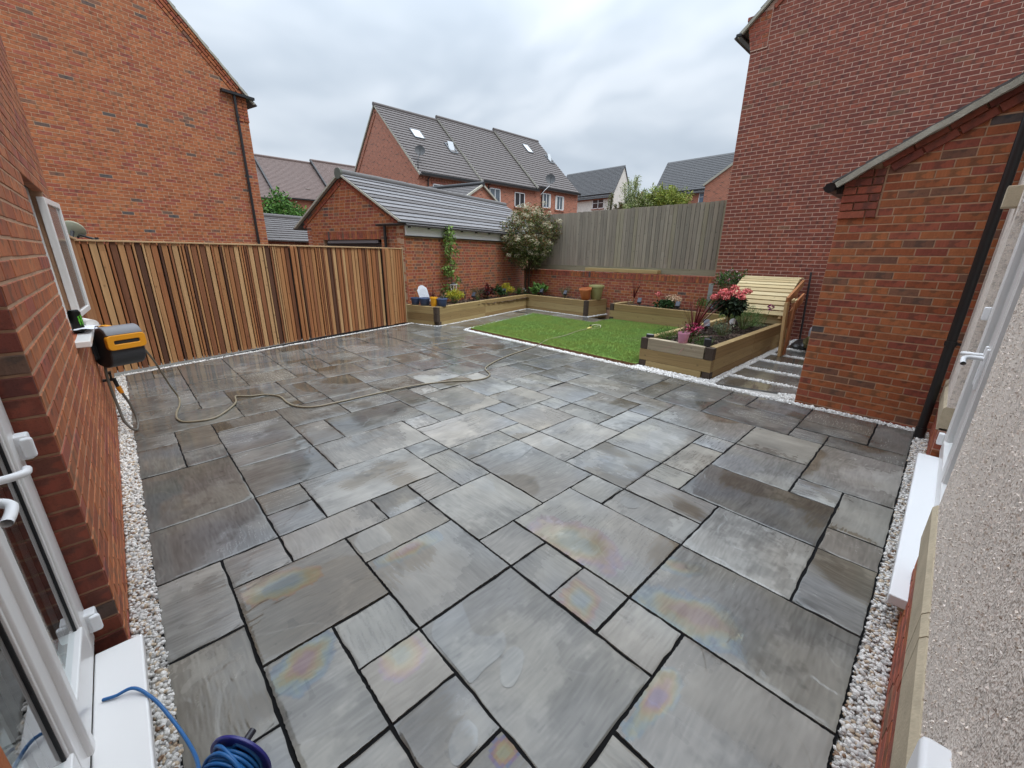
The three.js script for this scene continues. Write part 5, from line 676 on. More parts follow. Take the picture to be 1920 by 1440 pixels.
// ---------------------------------------------------------------- retaining wall, board fence above it
{
  const h = thing('retaining_wall', 'low red brick retaining wall with soldier coping under the grey board fence', 'wall'), B = new Bricks(), o = V(10.25, 0, 0), ux = V(0, 0, 1);
  const body = mesh('core', box(10.25 + 0.003 + 0.15, 0.49, -7.0, 0.3, 1.3, 6.4), MORTAR, h); B.parent = body;
  lay(B, o, ux, 0.1, 0.992, y => [[-10.15, -3.84]], PAL.red, 201); const R = rng(9);
  for (let i = 0; i < 85; i++) { const z = -10.15 + (i + 0.5) * 0.0742, m = M4().makeBasis(V(0, 0, 1), V(0, 1, 0), V(-1, 0, 0)); m.setPosition(10.24, 1.075, z); B.add(m, 0.064, 0.155, pick(R, PAL.red), i % 4); }
  for (let i = 0; i < 85; i++) { const z = -10.15 + (i + 0.5) * 0.0742, m = M4().makeBasis(V(0, 0, 1), V(1, 0, 0), V(0, 1, 0)); m.setPosition(10.345, 1.155, z); B.add(m, 0.064, 0.205, BR.red[i % 5], i % 4); }
  B.build(300);
  const f = thing('board_fence', 'weathered grey feather-edge board fence on top of the retaining wall', 'fence'); let z = -10.3, i = 0; const R2 = rng(77);
  while (z < -3.9) { const w = 0.088 + R2() * 0.014, y1 = 2.85 + (R2() - 0.5) * 0.015; const g = prism([[-w / 2, 0], [w / 2, -0.012], [w / 2, 0.014], [-w / 2, 0.008]], 1); g.applyMatrix4(basis(V(0, 0, 0), V(0, 0, 1), V(-1, 0, 0), V(0, 1, 0))); const q = new THREE.BoxGeometry(w, y1 - 1.30, 0.016); boxUV(q, R2() * 3, R2() * 3); q.applyMatrix4(basis(V(10.55 + (R2() - 0.5) * 0.004, (y1 + 1.30) / 2, z + w / 2), V(0, 0, 1), V(0, 1, 0), V(-1, 0, 0)).multiply(M4().makeRotationY(0.13))); mesh('board', q, GREYW[Math.floor(R2() * 5)], f); z += w + 0.013; i++; }
  mesh('gravel_board', box(10.545, 1.235, -7.1, 0.03, 0.15, 6.4), woodMat(0.24, 0.23, 0.16, 0.9, true), f); for (const y of [1.5, 2.1, 2.65]) mesh('rail', box(10.60, y, -7.1, 0.05, 0.08, 6.4), GREYW[0], f);
  for (const zz of [-10, -7.6, -5.2]) mesh('post', box(10.64, 1.9, zz, 0.09, 1.9, 0.09), GREYW[3], f);
  mesh('backing', box(10.585, 2.05, -7.1, 0.012, 1.5, 6.4), M.dark, f); const s = thing('timber_sleeper', 'single pale timber sleeper lying on top of the retaining wall', 'sleeper', [10.4, 1.215, -6.5]); mesh('timber', box(0, 0, 0, 0.2, 0.10, 2.32, 0.008), SLEEP[2], s);
}
// ---------------------------------------------------------------- raised beds of timber sleepers
const sleeper = (parent, a, b, y0, y1, mat, th = 0.1) => mesh('sleeper', bar(V(a[0], (y0 + y1) / 2, a[1]), V(b[0], (y0 + y1) / 2, b[1]), th, y1 - y0, 0.006), mat, parent);
const LV = [[0.255, 0.425], [0.083, 0.253], [-0.09, 0.081]];
function endBlock(parent, p, y0, y1, ang = 0) { const g = box(0, 0, 0, 0.106, y1 - y0 - 0.004, 0.106, 0.004); g.rotateY(ang); g.translate(p[0], (y0 + y1) / 2, p[1]); mesh('sleeper_end', g, ENDGRAIN, parent); }
{
  const b = thing('raised_bed', 'long L-shaped timber sleeper bed along the garage wall and back corner', 'raised bed'); const P = (s, t) => { const v = ST(s, 0, t); return [v.x, v.z]; };
  LV.forEach(([y0, y1], i) => {
    sleeper(b, P(7.22, 6.46), P(9.1, 6.46), y0, y1, SLEEP[i]); sleeper(b, P(9.105, 6.46), P(11.34, 6.40), y0, y1, SLEEP[(i + 1) % 4]); sleeper(b, P(7.22, 6.52), P(7.2, 7.4), y0, y1, SLEEP[(i + 2) % 4]);
    sleeper(b, [9.3, -9.12], [9.3, -6.85], y0, y1, SLEEP[(i + 1) % 4]); sleeper(b, [9.36, -6.80], [10.22, -6.80], y0, y1, SLEEP[(i + 3) % 4]); endBlock(b, [9.3, -6.80], y0, y1);
  });
  endBlock(b, P(7.2, 6.46), ...LV[1], A15); endBlock(b, P(7.225, 6.44), ...LV[2], A15); endBlock(b, P(7.2, 6.46), LV[0][0], LV[0][1], A15);
  const c = thing('raised_bed', 'timber sleeper bed against the retaining wall beyond the lawn', 'raised bed');
  LV.forEach(([y0, y1], i) => { const e = i !== 1; sleeper(c, [9.3, e ? -5.88 : -6.0], [9.36, -3.1], y0, y1, SLEEP[(i + 3) % 4]); sleeper(c, [9.36, -5.95], [10.22, -5.95], y0, y1, SLEEP[i]); if (e) endBlock(c, [9.3, -5.95], y0, y1); });
  const p = thing('raised_bed', 'nearest timber sleeper bed, with hydrangea and bare soil, beside the side passage', 'raised bed');
  LV.forEach(([y0, y1], i) => {
    sleeper(p, [5.715, i === 1 ? -3.08 : -2.96], [5.715, i === 1 ? -2.0 : -2.12], y0, y1, i ? SLEEP[i] : SLEEPGREY); sleeper(p, [i === 1 ? 5.77 : 5.77, -2.05], [7.4, -2.05], y0, y1, SLEEP[(i + 1) % 4]); sleeper(p, [7.405, -2.05], [9.12, -2.05], y0, y1, SLEEP[(i + 3) % 4]); sleeper(p, [5.77, -3.02], [9.12, -3.02], y0, y1, SLEEP[i]); sleeper(p, [9.12, -2.96], [9.12, -2.1], y0, y1, SLEEP[i]);
    if (i !== 1) { endBlock(p, [5.715, -3.02], y0, y1); endBlock(p, [5.715, -2.05], y0, y1); }
  });
  const soil = (name, poly, label, seed) => {
    const bb = poly.reduce((q, [x, z]) => [Math.min(q[0], x), Math.min(q[1], z), Math.max(q[2], x), Math.max(q[3], z)], [9e9, 9e9, -9e9, -9e9]), st = 0.05, P = [], I = [], idx = {}; const inside = (x, z) => { let c = false; for (let i = 0, j = poly.length - 1; i < poly.length; j = i++) { const [xi, zi] = poly[i], [xj, zj] = poly[j]; if ((zi > z) !== (zj > z) && x < (xj - xi) * (z - zi) / (zj - zi) + xi) c = !c; } return c; };
    const vid = (i, j) => { const k = i + ',' + j; if (idx[k] === undefined) { const x = bb[0] + i * st, z = bb[1] + j * st; idx[k] = P.length / 3; P.push(x, 0.345 + 0.07 * (fb(x * 3, z * 3, seed, 3) - 0.5) + 0.05 * (fb(x * 16, z * 16, seed + 4, 2) - 0.5), z); } return idx[k]; };
    for (let i = 0; i < (bb[2] - bb[0]) / st; i++) for (let j = 0; j < (bb[3] - bb[1]) / st; j++) if (inside(bb[0] + (i + 0.5) * st, bb[1] + (j + 0.5) * st)) { const a = vid(i, j), b2 = vid(i + 1, j), c2 = vid(i, j + 1), d = vid(i + 1, j + 1); I.push(a, c2, b2, b2, c2, d); }
    const g = new THREE.BufferGeometry(); g.setAttribute('position', new THREE.Float32BufferAttribute(P, 3)); g.setIndex(I); g.computeVertexNormals(); boxUV(g); return tag(mesh('soil', g, M.soil), label, null, null, 'structure');
  };
  const a = P(7.2, 6.5), d2 = P(7.2, 7.42), e = P(12.4, 7.42);
  soil('soil', [a, [9.3, -8.98], [9.32, -6.85], [10.24, -6.85], [10.24, -10.1], d2], 'dark soil in the long bed by the garage', 3);
  soil('soil', [[9.34, -5.9], [10.24, -5.9], [10.24, -3.0], [9.4, -3.0]], 'dark soil in the bed below the retaining wall', 13); soil('soil', [[5.75, -2.98], [9.1, -2.98], [9.1, -2.08], [5.75, -2.08]], 'brown crumbly soil in the nearest bed', 23);
  const R = rng(33), cl = new THREE.DodecahedronGeometry(0.018, 0), N = 1500, im = new THREE.InstancedMesh(cl, M.soil, N), q = new THREE.Quaternion();
  for (let i = 0; i < N; i++) { let x, z; if (i % 3) { x = 5.8 + R() * 3.2; z = -2.95 + R() * 0.85; } else if (i % 2) { x = 9.42 + R() * 0.75; z = -5.8 + R() * 2.7; } else { const v = ST(7.3 + R() * 3.4, 0, 6.55 + R() * 0.8); x = v.x; z = v.z; } const s = 0.4 + R() * 1.2; q.setFromEuler(new THREE.Euler(R() * 6, R() * 6, R() * 6)); im.setMatrixAt(i, M4().compose(V(x, 0.355 + R() * 0.01, z), q, V(s, s * 0.7, s))); }
  im.name = 'soil_crumbs'; im.castShadow = im.receiveShadow = true; scene.add(im); tag(im, 'crumbs of soil and bark scattered over the raised beds', null, null, 'stuff');
}
// ---------------------------------------------------------------- lawn
{
  const poly = [[5.57, -7.2], [8.43, -7.97], [8.36, -5.86], [9.25, -5.93], [9.3, -3.07], [5.57, -3.07]];
  tag(mesh('lawn', flatExtrude(poly, -0.1, 0.022), [M.turf, M.sod]), 'freshly laid green turf between the raised beds', null, null, 'structure');
  const inside = (x, z) => { let c = false; for (let i = 0, j = poly.length - 1; i < poly.length; j = i++) { const [xi, zi] = poly[i], [xj, zj] = poly[j]; if ((zi > z) !== (zj > z) && x < (xj - xi) * (z - zi) / (zj - zi) + xi) c = !c; } return c; };
  const R = rng(17), P = []; for (let b = 0; b < 9; b++) { const a = R() * 6.28, r = R() * 0.02, x = Math.cos(a) * r, z = Math.sin(a) * r, h = 0.02 + R() * 0.018, l = (R() - 0.5) * 0.03, m = (R() - 0.5) * 0.03, t = R() * 3.14, w = 0.0016, cx = Math.cos(t) * w, cz = Math.sin(t) * w; P.push(x - cx, 0, z - cz, x + cx, 0, z + cz, x + l * 0.4, h * 0.65, z + m * 0.4, x + l * 0.4, h * 0.65, z + m * 0.4, x + l * 0.4 + cx, h * 0.6, z + m * 0.4 + cz, x + l, h, z + m); }
  const g = new THREE.BufferGeometry(); g.setAttribute('position', new THREE.Float32BufferAttribute(P, 3)); g.computeVertexNormals();
  const N = 42000, im = new THREE.InstancedMesh(g, std([1, 1, 1], 0.7, { side: THREE.DoubleSide }), N), q = new THREE.Quaternion(), c = new THREE.Color(); let n = 0, guard = 0;
  while (n < N && guard++ < N * 3) { const x = 5.57 + R() * 3.75, z = -8 + R() * 4.95; if (!inside(x, z)) continue; q.setFromAxisAngle(V(0, 1, 0), R() * 6.28); const k = fb(x * 2.2, z * 2.2, 8, 3), s = 0.75 + 0.5 * R(); im.setMatrixAt(n, M4().compose(V(x, 0.02, z), q, V(s, s * (0.75 + 0.5 * k), s))); const t = 0.95 + 0.9 * R() * (0.5 + k); im.setColorAt(n++, c.setRGB(0.125 * t + 0.07 * R() * (k > 0.5 ? 1 : 0.3), 0.195 * t + 0.02 * R(), 0.045 * t)); }
  im.count = n; im.name = 'grass'; im.receiveShadow = true; scene.add(im); tag(im, 'short green grass blades of the lawn', null, null, 'stuff');
}
// ---------------------------------------------------------------- white pebble strips
{
  const gs = []; for (let v = 0; v < 5; v++) { const g = new THREE.IcosahedronGeometry(1, 1), p = g.attributes.position; const R = rng(50 + v), f = [1, 0.62 + R() * 0.25, 0.72 + R() * 0.3]; for (let i = 0; i < p.count; i++) { const k = 0.84 + 0.32 * vn(p.getX(i) * 1.5 + 9 + v * 7, p.getY(i) * 1.5 + p.getZ(i) * 1.3 + 9, v); p.setXYZ(i, p.getX(i) * k * f[0], p.getY(i) * k * f[1], p.getZ(i) * k * f[2]); } g.computeVertexNormals(); gs.push(g); }
  const mat = std([1, 1, 1], 0.45); const jobs = {}; const R = rng(88), q = new THREE.Quaternion(), c = new THREE.Color();
  const strips = [   // a, b (centre line), half width, count, size, base height, name
    ['pebbles', V(-0.212, 0, -1.0), V(-0.212, 0, -7.36), 0.052, 12500, 0.0102, 'white and tan pebbles in the strip at the foot of the left brick wall'],
    ['pebbles', V(1.0, 0, 0.142), V(5.42, 0, 0.142), 0.05, 9500, 0.0102, 'white and tan pebbles in the strip under the pebble-dashed wall'],
    ['white_pebbles', ST(1.72, 0, 7.18), ST(7.02, 0, 7.18), 0.032, 3600, 0.011, 'white pebble line along the foot of the cedar fence', 1], ['white_pebbles', V(5.43, 0, -0.94), V(5.43, 0, 0.12), 0.05, 1000, 0.011, 'white pebbles at the foot of the brick extension', 1],
    ['white_pebbles', V(5.52, 0, -3.08), V(5.52, 0, -1.95), 0.115, 2200, 0.011, 'white pebbles in front of the nearest raised bed', 1], ['white_pebbles', V(5.44, 0, -7.15), V(5.44, 0, -0.98), 0.045, 0, 0.011, ''], ['white_pebbles', V(5.445, 0, -7.26), V(5.445, 0, -3.08), 0.045, 3200, 0.010, 'white pebble line along the front edge of the lawn', 1], ['white_pebbles', V(5.45, 0, -1.95), V(5.45, 0, -0.95), 0.045, 900, 0.011, 'white pebbles between the patio and the side passage', 1],
    ['white_pebbles', V(5.45, 0, -1.93), V(10.0, 0, -1.93), 0.05, 3600, 0.010, 'white pebbles along the passage side of the nearest bed', 1], ['white_pebbles', ST(7.18, 0, 5.6), ST(10.28, 0, 5.6), 0.04, 1800, 0.010, 'white pebble line between the slab path and the lawn', 1], ['white_pebbles', V(8.42, 0, -8.0), V(8.40, 0, -5.84), 0.035, 1100, 0.010, 'white pebble line at the far edge of the lawn', 1], ['white_pebbles', V(8.36, 0, -5.86), V(9.25, 0, -5.93), 0.03, 420, 0.010, 'short white pebble line beside the far bed', 1],
    ['white_pebbles', ST(7.12, 0, 6.36), ST(11.24, 0, 6.3), 0.035, 1900, 0.010, 'white pebble line along the bed by the garage', 1], ['white_pebbles', V(9.21, 0, -8.95), V(9.21, 0, -6.72), 0.035, 1000, 0.010, 'white pebble line along the bed in the back corner', 1], ['white_pebbles', V(9.24, 0, -6.70), V(10.2, 0, -6.70), 0.03, 420, 0.010, 'white pebbles at the end of the corner bed', 1], ['white_pebbles', ST(7.1, 0, 6.36), ST(7.08, 0, 7.22), 0.035, 420, 0.010, 'white pebbles between the fence and the first bed', 1],
  ];
  for (const x of [6.1, 6.755, 7.445, 8.08, 8.76, 9.52]) strips.push(['white_pebbles', V(x, 0, -1.9), V(x, 0, -1.0), 0.045, 900, 0.0105, 'white pebbles between the passage slabs', 1, 'passage']);
  strips.push(['white_pebbles', V(5.62, 0, -1.12), V(5.72, 0, -0.97), 0.1, 380, 0.011, 'white pebble corner patch by the brick extension', 1]);
  const merged = [];
  for (const [name, a, b, hw, N, sz, label, white, pass] of strips) {
    if (!N) continue; const d = b.clone().sub(a), L = d.length(), dir = d.normalize(), side = V(-dir.z, 0, dir.x);
    const im = new THREE.InstancedMesh(gs[merged.length % 5], mat, N); merged.push(1);
    for (let i = 0; i < N; i++) { const u = Math.pow(R(), name === 'pebbles' ? 1.35 : 1) * L, w = (R() * 2 - 1) * hw * (1 + 0.12 * (R() - 0.5)), s = sz * (0.55 + 0.75 * R() * R() + 0.2 * R()); const p = a.clone().addScaledVector(dir, u).addScaledVector(side, w); p.y = (pass ? -0.012 : -0.022) + R() * 0.026 - (Math.abs(w) > hw * 0.9 ? 0.008 : 0); q.setFromEuler(new THREE.Euler((R() - 0.5) * 1.2, R() * 6.28, (R() - 0.5) * 1.2)); im.setMatrixAt(i, M4().compose(p, q, V(s, s, s)));
      const t = R(); if (white) { const k = 0.62 + 0.2 * R(); im.setColorAt(i, c.setRGB(k, k * 0.985, k * 0.95)); } else if (t < 0.62) { const k = 0.50 + 0.26 * R(); im.setColorAt(i, c.setRGB(k, k * 0.97, k * 0.92)); } else if (t < 0.8) { const k = 0.26 + 0.18 * R(); im.setColorAt(i, c.setRGB(k, k * 0.97, k * 0.93)); } else if (t < 0.95) { const k = 0.42 + 0.16 * R(); im.setColorAt(i, c.setRGB(k, k * 0.80, k * 0.58)); } else im.setColorAt(i, c.setRGB(0.22, 0.13, 0.075)); }
    im.name = numbered(name); im.castShadow = im.receiveShadow = true; scene.add(im); tag(im, label, null, pass ? 'pebbles between the passage slabs' : null, 'stuff');
  }
  const bedMat = std([0.42, 0.40, 0.37], 0.9, { map: T.grit }), bed = [flatExtrude([[-0.29, -0.9], [-0.166, -0.9], [-0.166, -7.5], [-0.29, -7.5]], -0.15, -0.03), flatExtrude([[0.9, 0.2], [5.5, 0.2], [5.5, 0.09], [0.9, 0.09]], -0.15, -0.03), flatExtrude([[5.377, -0.9], [5.5, -0.9], [5.5, 0.089], [5.377, 0.089]], -0.15, -0.03), flatExtrude([[5.377, -7.4], [5.69, -7.25], [5.69, -1.99], [5.377, -1.99]], -0.15, -0.03)];
  tag(mesh('gravel_bed', merge(bed), bedMat), 'pale grit underneath the pebble strips', null, null, 'structure');
}

// ---------------------------------------------------------------- hose reel, tap, hose, sprinkler
{
  const r = thing('hose_reel', 'grey and yellow wall-mounted hose reel on the left brick wall', 'hose reel', [-0.098, 0.805, -4.97]), body = std([0.035, 0.037, 0.042], 0.42, { bumpMap: T.gritB, bumpScale: 0.0006 }), top = std([0.15, 0.155, 0.17], 0.5), yel = std([0.72, 0.30, 0.012], 0.4);
  // drum housing: rounded in side view, mouth looks along +X
  const side = new THREE.Shape(); side.moveTo(-0.135, 0.13); side.lineTo(0.06, 0.155); side.quadraticCurveTo(0.12, 0.15, 0.125, 0.09); side.lineTo(0.125, -0.05); side.quadraticCurveTo(0.125, -0.17, 0.0, -0.185); side.lineTo(-0.08, -0.175); side.quadraticCurveTo(-0.135, -0.16, -0.14, -0.08); side.closePath();
  const shell = new THREE.ExtrudeGeometry(side, { depth: 0.24, bevelEnabled: true, bevelSize: 0.02, bevelThickness: 0.02, bevelSegments: 3, curveSegments: 8 }); shell.translate(0, 0, -0.12); boxUV(shell); mesh('housing', shell, body, r);
  const lid = new THREE.Shape(); lid.moveTo(-0.145, 0.128); lid.lineTo(-0.14, 0.15); lid.lineTo(0.055, 0.178); lid.quadraticCurveTo(0.125, 0.175, 0.15, 0.118); lid.lineTo(0.12, 0.10); lid.quadraticCurveTo(0.10, 0.15, 0.05, 0.15); lid.closePath(); const lg = new THREE.ExtrudeGeometry(lid, { depth: 0.255, bevelEnabled: true, bevelSize: 0.008, bevelThickness: 0.012, bevelSegments: 2 }); lg.translate(0, 0, -0.1275); mesh('lid', boxUV(lg), top, r);
  const ring = new THREE.Shape(); const rr = (s, x, y, w, h, q) => { s.moveTo(x + q, y); s.lineTo(x + w - q, y); s.quadraticCurveTo(x + w, y, x + w, y + q); s.lineTo(x + w, y + h - q); s.quadraticCurveTo(x + w, y + h, x + w - q, y + h); s.lineTo(x + q, y + h); s.quadraticCurveTo(x, y + h, x, y + h - q); s.lineTo(x, y + q); s.quadraticCurveTo(x, y, x + q, y); };
  rr(ring, -0.145, -0.035, 0.29, 0.125, 0.035); const hole = new THREE.Path(); rr(hole, -0.105, 0.005, 0.21, 0.045, 0.018); ring.holes.push(hole); const rg = new THREE.ExtrudeGeometry(ring, { depth: 0.03, bevelEnabled: true, bevelSize: 0.006, bevelThickness: 0.008, bevelSegments: 2 }); rg.rotateY(Math.PI / 2); rg.translate(0.128, 0.015, 0); mesh('mouth_ring', boxUV(rg), yel, r);
  mesh('mouth', box(0.143, 0.043, 0, 0.03, 0.05, 0.215), M.dark, r);
  mesh('yellow_tab', merge([box(-0.12, 0.165, 0.07, 0.04, 0.02, 0.06, 0.006), box(0.02, 0.185, 0.06, 0.09, 0.012, 0.05, 0.005)]), yel, r);
  { const q = M4().makeRotationY(1.12), W = (x, y, z) => V(x, y, z).applyMatrix4(q); mesh('wall_bracket', merge([box(-0.175, 0.0, 0.0, 0.03, 0.24, 0.12, 0.01).applyMatrix4(q), bar(W(-0.17, 0.07, 0), V(-0.12, 0.07, 0.06), 0.04, 0.04, 0.006), bar(W(-0.17, -0.07, 0), V(-0.12, -0.07, 0.06), 0.04, 0.04, 0.006), bar(W(-0.17, 0.07, 0), V(-0.1, 0.07, -0.06), 0.04, 0.04, 0.006), rod(W(-0.15, -0.12, 0), W(-0.15, 0.13, 0), 0.016)]), M.rubber, r); }
  r.rotation.y = -1.12; r.scale.setScalar(0.93);
  const t = thing('garden_tap', 'small black outdoor tap with an orange hose connector below the reel', 'tap', [-0.235, 0.47, -5.0]);
  mesh('spout', merge([rod(V(-0.03, 0.02, 0), V(0.05, 0.02, 0), 0.013), rod(V(0.045, 0.03, 0), V(0.055, -0.05, 0), 0.014)]), M.rubber, t); mesh('handle', merge([rod(V(0.03, 0.02, 0), V(0.03, 0.075, 0), 0.008), box(0.03, 0.085, 0, 0.02, 0.014, 0.09, 0.005)]), M.rubber, t); mesh('connector', rod(V(0.056, -0.05, 0), V(0.07, -0.115, 0), 0.019, 0.016, 12), std([0.72, 0.26, 0.01], 0.4), t);
  const feed = tube([V(-0.165, 0.36, -5.0), V(-0.13, 0.22, -5.0), V(-0.115, 0.08, -4.95), V(-0.14, 0.025, -4.85), V(-0.19, 0.1, -4.86), V(-0.215, 0.3, -4.92), V(-0.225, 0.55, -4.95), V(-0.205, 0.72, -4.97)], 0.0105, 60, 8); tag(mesh('feed_hose', feed, std([0.11, 0.10, 0.085], 0.45)), 'short dark hose looping from the tap back up to the reel', 'hose');
  const H = [[-0.005, 0.845, -4.87], [0.03, 0.81, -4.88], [0.09, 0.66, -5.08], [0.15, 0.42, -5.38], [0.2, 0.2, -5.6], [0.25, 0.03, -5.7], [0.235, 0.012, -5.47], [0.18, 0.012, -5.17], [0.17, 0.012, -4.97], [0.22, 0.012, -4.83], [0.42, 0.012, -4.76], [0.56, 0.012, -4.9], [0.69, 0.014, -5.13], [0.74, 0.016, -5.37], [0.79, 0.016, -5.33], [0.86, 0.012, -5.28], [1.0, 0.012, -5.22], [1.1, 0.012, -5.07], [1.11, 0.012, -4.78], [1.13, 0.012, -4.63], [1.2, 0.012, -4.5], [1.3, 0.012, -4.43], [1.52, 0.012, -4.41], [2.05, 0.012, -4.4], [2.51, 0.012, -4.37], [2.87, 0.012, -4.25], [3.21, 0.012, -4.05], [3.37, 0.012, -4.04], [3.51, 0.012, -4.12], [3.67, 0.012, -4.41], [3.95, 0.012, -4.58], [4.47, 0.012, -4.77], [5.35, 0.012, -4.98], [5.5, 0.02, -5.02], [5.72, 0.035, -5.1], [5.88, 0.035, -5.16], [6.43, 0.04, -5.19], [7.0, 0.04, -5.33], [7.42, 0.045, -5.36]].map(a => V(...a));
  tag(mesh('garden_hose', tube(H, 0.0092, 420, 8), std([0.20, 0.17, 0.115], 0.45)), 'long beige garden hose winding from the reel over the patio to the lawn', 'hose');
  const sp = thing('sprinkler', 'small pale yellow sprinkler on the lawn at the end of the hose', 'sprinkler', [7.55, 0.03, -5.36]), py = std([0.62, 0.52, 0.18], 0.45), wire = std([0.45, 0.42, 0.3], 0.4);
  mesh('sled', merge([rod(V(-0.05, 0.01, 0.05), V(0.28, 0.01, 0.08), 0.006), rod(V(-0.05, 0.01, -0.05), V(0.3, 0.01, -0.07), 0.006), rod(V(0.28, 0.01, 0.08), V(0.36, 0.05, 0.02), 0.006), rod(V(0.3, 0.01, -0.07), V(0.36, 0.05, 0.02), 0.006)]), wire, sp);
  mesh('body', merge([rod(V(-0.13, 0.02, 0), V(0.02, 0.03, 0), 0.02), rod(V(0, 0.01, 0), V(0, 0.07, 0), 0.024)]), py, sp); mesh('spray_bar', tube([V(0, 0.07, 0), V(0.08, 0.085, 0.02), V(0.17, 0.09, 0.05), V(0.25, 0.075, 0.07)], 0.008), wire, sp); mesh('cap', rod(V(0.0, 0.065, 0), V(0, 0.085, 0), 0.026), M.rubber, sp);
}
// ---------------------------------------------------------------- blue cable reel at the door
{
  const c = [-0.075, 0.098, -1.135], r = thing('cable_reel', 'blue extension cable wound on a dark blue plastic drum by the door sill', 'cable reel', c), drum = std([0.03, 0.03, 0.20], 0.35), blue = std([0.016, 0.12, 0.33], 0.42); r.rotation.y = 0.68;
  const disc = x => { const s = new THREE.Shape(); s.absarc(0, 0, 0.098, 0, Math.PI * 2); const g = new THREE.ExtrudeGeometry(s, { depth: 0.006, bevelEnabled: true, bevelSize: 0.002, bevelThickness: 0.002, bevelSegments: 1, curveSegments: 40 }); g.rotateY(Math.PI / 2); g.translate(x, 0, 0); return g; };
  mesh('flange', disc(-0.082), drum, r); mesh('flange', disc(0.072), drum, r); mesh('core', rod(V(-0.08, 0, 0), V(0.075, 0, 0), 0.05, 0.05, 24), drum, r); mesh('crank', merge([rod(V(0.078, 0.065, 0.02), V(0.118, 0.065, 0.02), 0.011, 0.011, 12)]), std([0.02, 0.02, 0.03], 0.4), r);
  const R = rng(12), P = []; for (let l = 0; l < 2; l++) { const turns = 14; for (let k = 0; k <= turns * 16; k++) { const a = k / 16 * 6.283, f = k / (turns * 16), x = (l ? 0.066 - f * 0.135 : -0.07 + f * 0.135) + 0.004 * Math.sin(k * 0.31 + l), rr = 0.063 + l * 0.0105 + 0.003 * Math.sin(k * 0.17 + l * 2); P.push(V(x, Math.cos(a) * rr, Math.sin(a) * rr)); } }
  mesh('wound_cable', new THREE.TubeGeometry(new THREE.CatmullRomCurve3(P), 900, 0.0052, 7), blue, r);
  for (let k = 0; k < 5; k++) { const Q = [], t = (R() - 0.5) * 0.09; for (let i = 0; i < 24; i++) { const a = i / 24 * 6.283; Q.push(V(t + Math.sin(a + k) * 0.03, Math.cos(a) * (0.083 + 0.006 * Math.sin(a * 2 + k)), Math.sin(a) * 0.083)); } mesh('loose_turn', new THREE.TubeGeometry(new THREE.CatmullRomCurve3(Q, true), 60, 0.0052, 7, true), blue, r); }
  tag(mesh('blue_cable', tube([V(-0.322, 0.127, -1.68), V(-0.29, 0.13, -1.665), V(-0.245, 0.14, -1.65), V(-0.2, 0.118, -1.585), V(-0.16, 0.085, -1.48), V(-0.13, 0.085, -1.36), V(-0.115, 0.12, -1.26), V(-0.11, 0.165, -1.18)], 0.0055, 60, 8), blue), 'blue cable running across the white door sill to the reel', 'cable');
}
